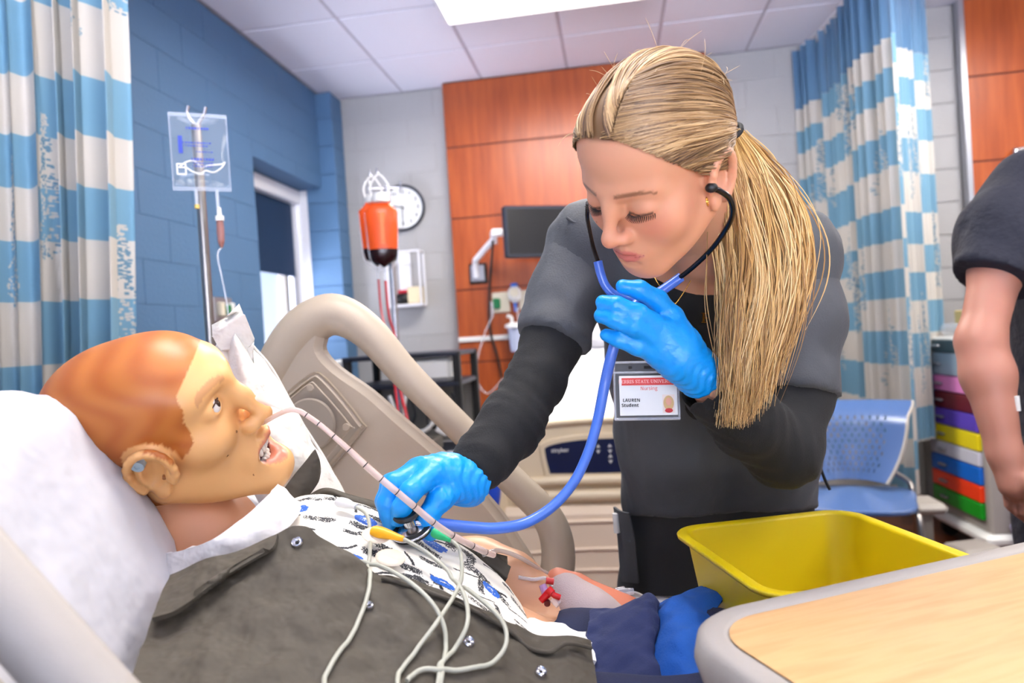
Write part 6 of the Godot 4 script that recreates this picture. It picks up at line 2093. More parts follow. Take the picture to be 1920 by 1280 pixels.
func nurse_clothes(t: Node3D, f: Transform3D, arm_r: Array, arm_l: Array, neck: Array, hip: Vector3) -> void:
	# close black undershirt: collar, long sleeves
	var u := Body.new()
	u.chain(arm_r, [0.046, 0.048, 0.044, 0.041, 0.043, 0.036, 0.0305], 0.02)
	u.chain(arm_l.slice(0, 4), [0.050, 0.054, 0.053, 0.050], 0.02)
	u.chain([arm_l[3], arm_l[4], arm_l[5], arm_l[6]], [0.050, 0.047, 0.041, 0.033], 0.025)
	u.chain([arm_r[0] + Vector3(0.03, 0, 0), neck[2], arm_l[0]], [0.046, 0.068, 0.052], 0.04)
	u.chain([at(1265, 560, 1.12), at(1280, 700, 1.18)], [0.085, 0.09], 0.05)
	u.chain([at(1400, 560, 1.14), at(1410, 700, 1.19)], [0.085, 0.09], 0.05)
	u.cut(arm_r[6] + (arm_r[6] - arm_r[5]).normalized() * -0.006, (arm_r[6] - arm_r[5]).normalized())
	var um := MB.new()
	var wl: Vector3 = arm_l[6]
	var wd: Vector3 = (arm_l[6] - arm_l[5]).normalized()
	u.mesh_into(um, 0.0085, Vector3(-0.42, 0.85, -1.45), Vector3(0.68, 1.46, -0.75), Transform3D.IDENTITY, null, func(p: Vector3) -> bool: return not ((p - wl).dot(wd) > -0.012 and (p - wl).length() < 0.09) and (p - neck[1]).length() > 0.066)
	# sleeves ride up in rings round the forearms
	for i in um.v.size():
		var p := um.v[i]
		for arm in [arm_r, arm_l]:
			var best := 1e3
			var along := 0.0
			for q in range(2, 6):
				var d: Vector3 = arm[q + 1] - arm[q]
				var h := clampf((p - arm[q]).dot(d) / d.length_squared(), 0.0, 1.0)
				var dd: float = (p - arm[q] - d * h).length()
				if dd < best:
					best = dd
					along = q + h
			if best < 0.07:
				var w := 0.0015 * smoothstep(2.0, 3.0, along) * smoothstep(6.1, 5.2, along) * (0.5 + 0.9 * absf(soft_noise(p, 0.8)))
				um.v[i] = um.v[i] + um.n[i] * w * sin(along * 14.0 + 4.0 * sin(p.y * 29.0 + p.x * 42.0) + p.z * 44.0)
	um.renormal()
	var black := bumpy(mat(Color(0.065, 0.068, 0.07), 0.85), M.weave_n, 10.0, 0.3)
	black.rim_enabled = true
	black.rim = 0.15
	obj("undershirt", um, black, t)
	# scrub top
	var b := Body.new()
	b.chain([arm_r[0] + Vector3(0.03, 0.0, 0.0), neck[2] - Vector3.UP * 0.012, arm_l[0]], [0.066, 0.074, 0.070], 0.05)
	b.chain(path_at([[1185, 510, 1.12], [1243, 680, 1.17], [1256, 830, 1.24], [1262, 945, 1.30]]), [0.075, 0.083, 0.085, 0.098], 0.05)
	b.chain(path_at([[1425, 520, 1.15], [1432, 680, 1.19], [1432, 830, 1.25], [1430, 945, 1.31]]), [0.085, 0.095, 0.088, 0.100], 0.05)
	b.chain([arm_r[0], arm_r[0].lerp(arm_r[1], 0.55)], [0.062, 0.054], 0.03)
	b.chain([arm_l[0], arm_l[0].lerp(arm_l[1], 0.55)], [0.068, 0.060], 0.03)
	b.ell(at(1292, 478, 1.035), Vector3(0.078, 0.150, 0.075), 0.006, 1, Basis(Vector3.BACK, 0.10))
	var er: Vector3 = arm_r[2]
	var dr: Vector3 = (arm_r[2] - arm_r[1]).normalized()
	var el: Vector3 = arm_l[2]
	var dl: Vector3 = (arm_l[2] - arm_l[1]).normalized()
	var hem := at(1340, 962, 1.31)
	b.cut(hem, Vector3(0.02, -1, 0.25).normalized())
	var tm := MB.new()
	b.mesh_into(tm, 0.0095, Vector3(-0.3, 0.82, -1.62), Vector3(0.72, 1.5, -0.85))
	for q in [[arm_r, 0.060, 0.0540, 0.0505, er, dr], [arm_l, 0.066, 0.0625, 0.0605, el, dl]]:
		var sl := Body.new()
		var ar: Array = q[0]
		sl.chain([ar[0], ar[1], ar[2], ar[2] + q[5] * 0.05], [q[1], q[2], q[3], q[3]], 0.03)
		sl.cut(q[4], q[5], 0.003)
		var mid: Vector3 = ar[1]
		sl.mesh_into(tm, 0.0085, mid - Vector3.ONE * 0.24, mid + Vector3.ONE * 0.24)
	rumple(tm, 0.0040, 0.9, Vector3(1.0, 0.6, 1.0))
	rumple(tm, 0.0022, 2.3, Vector3(1.2, 0.7, 1.0))
	var grey := bumpy(mat(Color(0.245, 0.255, 0.27), 0.72), M.weave_n, 8.0, 0.25)
	grey.rim_enabled = true
	grey.rim = 0.3
	obj("scrub_top", tm, grey, t)
	obj("neckline_band", MB.new().tube(curve(path_at([[1200, 398, 1.03], [1197, 450, 1.035], [1199, 520, 1.045], [1222, 590, 1.07], [1285, 632, 1.082]]), 6), 0.0042, 8, true, 0.6), grey, t)
	obj("shoulder_seam", MB.new().tube(curve(path_at([[1063, 408, 1.045], [1078, 417, 1.04], [1098, 412, 1.04]]), 5), 0.0022, 6), grey, t)
	# trousers
	var l := Body.new()
	var kx := at(1262, 1160, 1.335)
	l.chain([at(1268, 940, 1.31), Vector3(kx.x, 0.74, kx.z), Vector3(kx.x, 0.42, kx.z + 0.02), Vector3(kx.x, 0.03, kx.z)], [0.095, 0.092, 0.075, 0.07], 0.04)
	l.chain([at(1425, 940, 1.32), Vector3(kx.x + 0.165, 0.74, kx.z - 0.02), Vector3(kx.x + 0.165, 0.42, kx.z), Vector3(kx.x + 0.165, 0.03, kx.z - 0.02)], [0.095, 0.092, 0.075, 0.07], 0.04)
	var lm := MB.new()
	l.mesh_into(lm, 0.0125, Vector3(-0.15, 0.0, -1.65), Vector3(0.72, 1.05, -1.1))
	rumple(lm, 0.0035, 0.5)
	obj("scrub_trousers", lm, bumpy(mat(Color(0.15, 0.155, 0.165), 0.8), M.weave_n, 8.0, 0.3), t)
	obj("thigh_pocket", cloth_net([[[1150, 950, 1.275], [1162, 958, 1.25], [1178, 962, 1.235]], [[1156, 1000, 1.275], [1170, 1005, 1.25], [1188, 1008, 1.235]], [[1164, 1090, 1.28], [1178, 1092, 1.255], [1196, 1094, 1.24]]], 0.004, 0.001, 1.0, 5), grey, t)
	obj("side_tie", MB.new().tube(curve(path_at([[1534, 862, 1.26], [1545, 895, 1.255], [1556, 918, 1.25]]), 4), 0.006, 6, true, 0.4), M.black, t)
	for s in [0.0, 0.165]:
		obj("shoe", MB.new().ball(Vector3(kx.x + s, 0.042, kx.z + 0.05), Vector3(0.043, 0.043, 0.12)), M.plastic_white, t)
	tag(obj("pocket_pen", MB.new().tube(path_at([[1157, 998, 1.262], [1154, 962, 1.262]]), 0.006, 10), M.plastic_white), "white pen standing in the thigh pocket of the charcoal scrubs", "pen")


func glove(fingers: Array, palm: Array, wrist: Vector3, from: Vector3, cuff: float) -> MB:
	var b := Body.new()
	for p in palm:
		b.chain(p[0], p[1], 0.016)
	for q in fingers:
		b.chain(q[0], q[1], 0.0055)
	var d := (wrist - from).normalized()
	b.cap(from, wrist + d * 0.01, cuff * 0.96, cuff, 0.016)
	b.cut(wrist, d, 0.002)
	var lo := wrist
	var hi := wrist
	for i in b.kind.size():
		if b.kind[i] == 0:
			for p in [b.a[i], b.a[i] + b.b[i]]:
				lo = lo.min(p)
				hi = hi.max(p)
	var m := MB.new()
	b.mesh_into(m, 0.0030, lo - Vector3.ONE * 0.045, hi + Vector3.ONE * 0.045)
	# wrinkles drawn across towards the wrist
	for i in m.v.size():
		var p := m.v[i]
		var s := (p - wrist).dot(d)
		var near_cuff := smoothstep(-0.11, -0.02, s)
		m.v[i] = p + m.n[i] * (0.0009 * near_cuff * sin(s * 520.0 + 5.0 * sin(p.x * 70.0 + p.y * 90.0)) + 0.0005 * soft_noise(p, 4.5))
	m.renormal()
	return m


func nurse_hands(t: Node3D) -> void:
	var g := mat(Color(0.02, 0.58, 0.90), 0.38)
	g.subsurf_scatter_enabled = true
	g.subsurf_scatter_strength = 0.08
	g = bumpy(g, M.crease_n, 5.0, 0.35)
	# the hand holding the tube at her chest
	var w := at(1306, 696, 0.943)
	var kn := path_at([[1262, 596, 0.925], [1246, 618, 0.912], [1236, 642, 0.912], [1234, 668, 0.92]])
	var fin := [
		[path_at([[1262, 596, 0.925], [1232, 562, 0.915], [1200, 544, 0.905], [1168, 537, 0.905]]), [0.0145, 0.0138, 0.0125, 0.0098]],
		[path_at([[1246, 618, 0.912], [1196, 588, 0.888], [1156, 572, 0.89], [1130, 566, 0.9]]), [0.0140, 0.0130, 0.0115, 0.0095]],
		[path_at([[1236, 642, 0.912], [1188, 611, 0.888], [1150, 598, 0.892], [1126, 592, 0.902]]), [0.0138, 0.0126, 0.0112, 0.0092]],
		[path_at([[1234, 668, 0.92], [1196, 650, 0.902], [1160, 636, 0.904], [1136, 628, 0.91]]), [0.0130, 0.0115, 0.0102, 0.0085]],
		[path_at([[1285, 668, 0.945], [1245, 615, 0.955], [1205, 585, 0.96], [1178, 570, 0.958]]), [0.018, 0.0150, 0.0130, 0.0105]]]
	var palm := []
	for i in 4:
		palm.append([[w, w.lerp(kn[i], 0.5) + Vector3(0, 0, 0.004), kn[i]], [0.023, 0.020, 0.0155]])
	obj("glove", glove(fin, palm, at(1322, 716, 0.951), w, 0.0285), g, t)
	obj("glove_cuff", MB.new().tube(ring_round(at(1318, 710, 0.95), at(1322, 716, 0.951) - at(1306, 696, 0.943), 0.0288), 0.0016, 8), g, t)
	# the hand that presses the chest piece on
	var w2 := at(872, 900, 0.905)
	var k2 := path_at([[812, 886, 0.862], [793, 880, 0.876], [782, 882, 0.892], [782, 892, 0.908]])
	var fin2 := [
		[path_at([[812, 886, 0.862], [770, 922, 0.832], [753, 952, 0.833], [747, 974, 0.842]]), [0.0140, 0.0132, 0.0115, 0.0092]],
		[path_at([[793, 880, 0.876], [738, 906, 0.852], [724, 944, 0.850], [731, 982, 0.852]]), [0.0140, 0.0128, 0.0112, 0.0090]],
		[path_at([[782, 882, 0.892], [733, 906, 0.875], [720, 938, 0.870], [724, 966, 0.870]]), [0.0138, 0.0124, 0.0108, 0.0090]],
		[path_at([[782, 892, 0.908], [742, 914, 0.898], [730, 942, 0.890], [732, 964, 0.888]]), [0.0128, 0.0112, 0.0100, 0.0085]],
		[path_at([[858, 908, 0.886], [824, 936, 0.858], [803, 966, 0.848], [807, 999, 0.846]]), [0.0180, 0.0150, 0.0125, 0.0098]]]
	var palm2 := []
	for i in 4:
		palm2.append([[w2, w2.lerp(k2[i], 0.5), k2[i]], [0.024, 0.021, 0.0155]])
	obj("glove", glove(fin2, palm2, at(890, 904, 0.918), w2, 0.0285), g, t)
	obj("glove_cuff", MB.new().tube(ring_round(at(887, 903, 0.916), at(890, 904, 0.918) - at(872, 900, 0.905), 0.0288), 0.0016, 8), g, t)


func ring_round(c: Vector3, axis: Vector3, r: float) -> Array:
	var n := axis.normalized()
	var u := n.cross(Vector3.UP if absf(n.y) < 0.9 else Vector3.RIGHT).normalized()
	var w := n.cross(u)
	var out := []
	for i in 33:
		out.append(c + (u * cos(TAU * i / 32.0) + w * sin(TAU * i / 32.0)) * r)
	return out


# one lock: a thin ribbon-like tube along a path
func strand(m: MB, path: Array, r: float, col: Color) -> void:
	m.tint = col
	var n := path.size()
	var radii := []
	for i in n:
		var g := float(i) / (n - 1)
		radii.append(r * (0.6 + 0.4 * smoothstep(0.0, 0.12, g)) * (1.0 - 0.75 * smoothstep(0.8, 1.0, g)))
	m.tube(path, radii, 4, false)


func nurse_hair(t: Node3D, f: Transform3D) -> void:
	var r := RandomNumberGenerator.new()
	r.seed = 11
	var c := Vector3(0, 0.030, -0.008)
	var rad := Vector3(0.0775, 0.0850, 0.0965)
	var tie := Vector3(0.030, -0.018, -0.100)
	var dir_tie := ((tie - c) / rad).normalized()
	var shade := func(v: float) -> Color:
		var a := Color(0.34, 0.24, 0.14)
		var b2 := Color(0.62, 0.48, 0.31)
		var d := Color(0.86, 0.73, 0.53)
		return (a.lerp(b2, v * 2.0) if v < 0.5 else b2.lerp(d, v * 2.0 - 1.0)).srgb_to_linear()
	# close cap below the strands
	var cap := MB.new()
	var b := Body.new()
	b.ell(c, rad - Vector3.ONE * 0.0015, 0.01)
	b.ell(Vector3(0.022, -0.012, -0.080), Vector3(0.024, 0.026, 0.022), 0.03)
	b.mesh_into(cap, 0.0045, Vector3(-0.09, -0.07, -0.125), Vector3(0.09, 0.13, 0.1), f, func(p: Vector3) -> Color: return shade.call(0.22 + 0.1 * sin(p.y * 300.0)), func(p: Vector3) -> bool:
		var front := 0.064 - 6.0 * maxf(0.068 - p.y, 0.0) * maxf(0.068 - p.y, 0.0) - 0.25 * maxf(0.068 - p.y, 0.0)
		return p.y > -0.06 and p.z < (0.2 if p.y > 0.084 else front - 0.004) and not (absf(p.x) > 0.058 and p.y < 0.012 and p.z > -0.026))
	var hm := painted(0.42)
	hm.metallic_specular = 0.55
	obj("hair", cap, hm, t)
	var m := MB.new()
	for i in 2600:
		var side := 1.0 if r.randf() < 0.56 else -1.0
		var s: Vector3
		var q := r.randf()
		if q < 0.52:
			# from the parting
			var a := r.randf()
			a = a * a * 0.6 + a * 0.4
			s = Vector3(0.019 * (1.0 - a) + side * r.randf_range(0.0005, 0.004), lerpf(0.078, 0.117, sin(a * PI * 0.5)), lerpf(0.084, -0.055, a))
			if a > 0.75: s.y = lerpf(0.117, 0.108, (a - 0.75) * 4.0)
		elif q < 0.90:
			# from the hairline at the brow and temple
			var a := r.randf()
			s = Vector3(side * lerpf(0.004, 0.067, pow(a, 0.8)), 0.078 - 0.072 * pow(a, 1.7) + r.randf_range(-0.002, 0.006), 0.081 - 0.063 * pow(a, 1.5))
		else:
			# from the nape
			var a := r.randf()
			s = Vector3(side * lerpf(0.067, 0.02, a), lerpf(-0.012, -0.062, a), lerpf(-0.030, -0.062, a))
		var d0 := ((s - c) / rad).normalized()
		var path := []
		var lift := r.randf_range(0.0, 0.0040)
		var ph := r.randf_range(0, TAU)
		var bow := r.randf_range(-0.10, 0.06)
		var via := d0.slerp(dir_tie, 0.5)
		if s.z > 0.0:
			via = via.slerp(Vector3(side * 0.88, 0.42 if side > 0.0 else 0.5, 0.10).normalized(), 0.75 * smoothstep(0.0, 0.06, s.z))
		var clump := sin(d0.x * 19.0 + d0.y * 23.0 + d0.z * 11.0)
		for k in 15:
			var g := k / 14.0
			var e0 := d0.slerp(via, g)
			var d := e0.slerp(via.slerp(dir_tie, g), g)
			d = (d + Vector3(0, bow * sin(PI * g), 0)).normalized()
			var wob := 0.0011 * sin(g * 13.0 + ph) + 0.0016 * clump * sin(PI * g)
			var rr := rad + Vector3.ONE * (lift * sin(PI * minf(g + 0.12, 1.0)) + wob)
			var p := c + d * rr
			if k < 8:
				p += d * maxf(0.0, 0.0022 + lift * 0.5 - skull.d(p, skull.list_all))
			p = p.lerp(tie + Vector3(r.randf_range(-1, 1), r.randf_range(-1, 1), 0) * 0.010, smoothstep(0.86, 1.0, g))
			path.append(f * p)
		strand(m, curve(path, 2), r.randf_range(0.0005, 0.0010), shade.call(clampf(0.31 + 0.2 * clump + r.randf_range(-0.30, 0.38), 0.0, 1.0)))
	# fly-aways
	for i in 34:
		var d0 := Vector3(r.randf_range(-1, 1), r.randf_range(0.1, 1.0), r.randf_range(-1, 0.5)).normalized()
		var p := c + d0 * (rad + Vector3.ONE * 0.002)
		var go := (Vector3(r.randf_range(-1, 1), r.randf_range(-0.4, 0.6), r.randf_range(-1, 1)) + d0 * 0.5).normalized()
		var ln := r.randf_range(0.012, 0.040)
		strand(m, curve([f * p, f * (p + go * ln * 0.5 + d0 * 0.004), f * (p + go * ln + d0 * r.randf_range(-0.004, 0.008))], 5), 0.00020, shade.call(0.9))
	obj("hair_strands", m, hm, t).set_meta("kind", "stuff")
	# the tail: from the tie over her shoulder
	var line := curve([f * tie, at(1392, 300, 0.86), at(1412, 360, 0.875), at(1432, 470, 0.895), at(1430, 570, 0.905), at(1414, 680, 0.905), at(1398, 800, 0.905)], 5)
	var across := (eye_basis * Vector3(1, 0.1, 0)).normalized()
	var toward := (eye_basis * Vector3(0, 0, 1)).normalized()
	var tail := MB.new()
	var nl := line.size()
	var gold := func(v: float) -> Color:
		var a := Color(0.52, 0.37, 0.19)
		var b2 := Color(0.84, 0.67, 0.40)
		var d := Color(0.97, 0.87, 0.65)
		return (a.lerp(b2, v * 2.0) if v < 0.5 else b2.lerp(d, v * 2.0 - 1.0)).srgb_to_linear()
	for i in 2100:
		var a := r.randf_range(0, TAU)
		var q := sqrt(r.randf())
		var ux := cos(a) * q
		var uy := sin(a) * q
		var stop := r.randf_range(0.80, 1.0) - 0.10 * maxf(ux, 0.0)
		if r.randf() < 0.12: stop *= r.randf_range(0.75, 0.95)
		var ph := r.randf_range(0, TAU)
		var fr := r.randf_range(6.0, 12.0)
		var stray := 1.0 if r.randf() > 0.05 else r.randf_range(1.15, 1.5)
		var clump := sin(ux * 11.0 + 1.6 * sin(uy * 6.0) + 1.2 * sin(ux * 27.0))
		var path := []
		for k in 15:
			var g := k / 14.0 * stop
			var at_f := g * (nl - 1)
			var i0 := mini(int(at_f), nl - 2)
			var p: Vector3 = line[i0].lerp(line[i0 + 1], at_f - i0)
			var w := 0.013 + 0.016 * smoothstep(0.0, 0.18, g) + 0.027 * smoothstep(0.12, 0.50, g) - 0.021 * smoothstep(0.6, 1.0, g)
			var dp := 0.012 + 0.022 * smoothstep(0.0, 0.5, g) - 0.008 * smoothstep(0.6, 1.0, g)
			var wv := (0.0012 + 0.0035 * g) * sin(g * fr + ph) + 0.0050 * smoothstep(0.1, 0.4, g) * sin(g * 11.0 + clump * 2.5 + ux * 2.0)
			p += across * (ux * w * stray + wv) + toward * (uy * dp * stray + wv * 0.6)
			path.append(p)
		strand(tail, curve(path, 2), r.randf_range(0.00050, 0.00105), gold.call(clampf(0.45 + 0.25 * clump + r.randf_range(-0.30, 0.32), 0.0, 1.0)))
	var gm := painted(0.40)
	gm.metallic_specular = 0.55
	obj("ponytail", tail, gm, t).set_meta("kind", "stuff")
	obj("hair_tie", MB.new().tube(ring_round(f * tie, line[2] - line[0], 0.0135), 0.0032, 8), M.ink, t)


func nurse_extras(t: Node3D, f: Transform3D) -> void:
	var gold := mat(Color(0.90, 0.68, 0.32), 0.2, 1.0)
	var ear := obj("earring", MB.new().tube(ring_round(at(1326, 378, 0.752), Vector3(1, 0.1, 0.3), 0.0048), 0.0008, 8), gold, t, "small gold hoop in the ear lobe")
	obj("necklace", MB.new().tube(curve(path_at([[1218, 503, 0.985], [1238, 538, 0.985], [1262, 568, 0.985], [1266, 570, 0.985], [1288, 538, 0.985], [1310, 497, 0.985], [1318, 478, 0.985]]), 6), 0.0007, 6), gold, t)
	obj("pendant", MB.new().ball(at(1264, 570, 0.984), Vector3.ONE * 0.0022), gold, t)
	var fl := obj("monogram", lettering("F", 0.020, 0.0012, "Droid Serif", true), gold, t)
	var fb := Basis(eye_basis.x, eye_basis.y, eye_basis.z)
	fl.transform = t.transform.affine_inverse() * Transform3D(fb, at(1322, 596, 1.004))
	# stethoscope
	var s := thing("stethoscope", "stethoscope with royal blue tubing running from the woman's ears to the manikin's chest", "stethoscope", at(1000, 960, 0.87))
	var blue := mat(Color(0.27, 0.43, 0.78), 0.28)
	var steel := mat(Color(0.20, 0.19, 0.20), 0.22, 0.9)
	var head := at(772, 992, 0.842)
	var up := Vector3(-0.12, 0.93, 0.34).normalized()
	var hb := Basis(Quaternion(Vector3.UP, up))
	obj("diaphragm", MB.new().lathe([Vector2(0, -0.004), Vector2(0.0245, -0.004), Vector2(0.0255, -0.001), Vector2(0.0235, 0.002), Vector2(0, 0.002)], 36, Transform3D(hb, head)), M.black, s)
	obj("rim", MB.new().tube(ring_round(head + up * 0.0005, up, 0.0248), 0.0014, 8), M.chrome, s)
	obj("stem", MB.new().lathe([Vector2(0.017, 0.002), Vector2(0.0085, 0.006), Vector2(0.0075, 0.014), Vector2(0.012, 0.019), Vector2(0, 0.019)], 24, Transform3D(hb, head)), M.chrome, s)
	obj("bell", MB.new().lathe([Vector2(0, 0.019), Vector2(0.0155, 0.019), Vector2(0.0172, 0.022), Vector2(0.0155, 0.0252), Vector2(0.012, 0.0255), Vector2(0.009, 0.0235), Vector2(0, 0.0235)], 28, Transform3D(hb, head)), M.black, s)
	obj("stem_tube", rod(head + up * 0.010, at(826, 982, 0.85), 0.0045, 12), M.chrome, s)
	var line := curve(path_at([[818, 980, 0.848], [842, 984, 0.853], [880, 988, 0.862], [930, 990, 0.875], [985, 980, 0.89], [1035, 950, 0.90], [1075, 905, 0.91], [1102, 850, 0.92], [1120, 790, 0.93], [1134, 720, 0.935], [1146, 668, 0.93], [1160, 625, 0.928], [1178, 590, 0.93], [1195, 566, 0.94]]), 8)
	var lr := []
	for i in line.size(): lr.append(0.0070 + 0.0004 * sin(i * 0.1))
	obj("tubing", MB.new().tube(line, lr, 16), blue, s)
	obj("fork", MB.new().tube(curve(path_at([[1195, 566, 0.94], [1172, 560, 0.945], [1150, 551, 0.945], [1135, 535, 0.945], [1126, 512, 0.945], [1121, 490, 0.945]]), 6), 0.0062, 14), blue, s)
	obj("fork", MB.new().tube(curve(path_at([[1195, 566, 0.94], [1215, 560, 0.94], [1240, 545, 0.94], [1262, 530, 0.94], [1277, 519, 0.94]]), 6), 0.0068, 14), blue, s)
	obj("ear_tube", MB.new().tube(curve(path_at([[1122, 492, 0.945], [1112, 462, 0.94], [1105, 430, 0.93], [1101, 405, 0.92], [1102, 380, 0.90]]), 6), 0.0030, 10), steel, s)
	obj("ear_tube", MB.new().tube(curve(path_at([[1272, 522, 0.94], [1300, 500, 0.91], [1335, 466, 0.87], [1362, 428, 0.83], [1374, 398, 0.79], [1368, 372, 0.765], [1350, 358, 0.755], [1338, 354, 0.752]]), 6), 0.0033, 10), steel, s)
	obj("ear_tip", MB.new().ball(at(1334, 352, 0.752), Vector3(0.007, 0.0055, 0.0055)), M.black, s)
	# badge
	var c := at(1212, 732, 0.985)
	var bb := eye_basis * Basis.from_euler(Vector3(-0.10, -0.05, 0.02))
	var bd := thing("name_badge", "clear badge holder with a red-and-white student card on the woman's scrubs", "badge", c)
	var q := func(x: float, y: float, z: float) -> Vector3: return c + bb * Vector3(x, y, z)
	obj("holder", MB.new().box(q.call(0, 0, 0), Vector3(0.092, 0.084, 0.0035), 0.0012, bb), M.clear, bd)
	obj("holder_rim", MB.new().box(q.call(0, -0.040, 0), Vector3(0.093, 0.004, 0.005), 0.0015, bb).box(q.call(0, 0.026, 0), Vector3(0.093, 0.003, 0.005), 0.001, bb).box(q.call(0, 0.0405, 0), Vector3(0.093, 0.003, 0.005), 0.001, bb).box(q.call(-0.045, 0, 0), Vector3(0.003, 0.083, 0.005), 0.001, bb).box(q.call(0.045, 0, 0), Vector3(0.003, 0.083, 0.005), 0.001, bb), M.clear_haze, bd)
	obj("slot", MB.new().box(q.call(0.006, 0.033, 0.002), Vector3(0.017, 0.004, 0.001), 0.0003, bb).box(q.call(-0.022, 0.033, 0.002), Vector3(0.005, 0.004, 0.001), 0.0003, bb), M.ink, bd)
	var card := obj("card", MB.new().box(q.call(0.002, -0.007, 0.0028), Vector3(0.081, 0.056, 0.001), 0.0003, bb), M.plastic_white, bd)
	var red := mat(Color(0.85, 0.22, 0.20), 0.5)
	obj("red_band", MB.new().box(q.call(0.002, 0.0128, 0.0035), Vector3(0.074, 0.0105, 0.0006), 0.0001, bb), red, card)
	var put := func(words: String, size: float, x: float, y: float, m: Material, bold: bool) -> void:
		var o := obj("lettering", lettering(words, size, 0.0003, "Droid Serif" if words.begins_with("FERRIS") else "Droid Sans", bold), m, card)
		o.transform = (bd.transform * card.transform).affine_inverse() * Transform3D(bb, q.call(x, y, 0.0040))
	put.call("FERRIS STATE UNIVERSITY", 0.0058, 0.002, 0.0128, mat(Color(0.98, 0.80, 0.78), 0.5), false)
	put.call("Nursing", 0.0068, 0.003, 0.0030, red, false)
	put.call("LAUREN", 0.0058, -0.022, -0.0135, M.ink, true)
	put.call("Student", 0.0045, -0.024, -0.0205, M.ink, true)
	var ph := q.call(0.030, -0.0190, 0.0034) as Vector3
	obj("portrait", MB.new().box(ph, Vector3(0.017, 0.026, 0.0004), 0.0, bb), mat(Color(0.90, 0.84, 0.80), 0.6), card)
	obj("portrait_hair", MB.new().ball(ph + bb * Vector3(0, 0.001, 0.0004), Vector3(0.0072, 0.0105, 0.0004), bb), mat(Color(0.80, 0.66, 0.45), 0.6), card)
	obj("portrait_face", MB.new().ball(ph + bb * Vector3(0, 0.003, 0.0008), Vector3(0.0040, 0.0055, 0.0004), bb), mat(Color(0.86, 0.62, 0.52), 0.6), card)
	obj("portrait_shirt", MB.new().ball(ph + bb * Vector3(0, -0.0095, 0.0009), Vector3(0.0055, 0.0032, 0.0004), bb), mat(Color(0.75, 0.15, 0.18), 0.6), card)


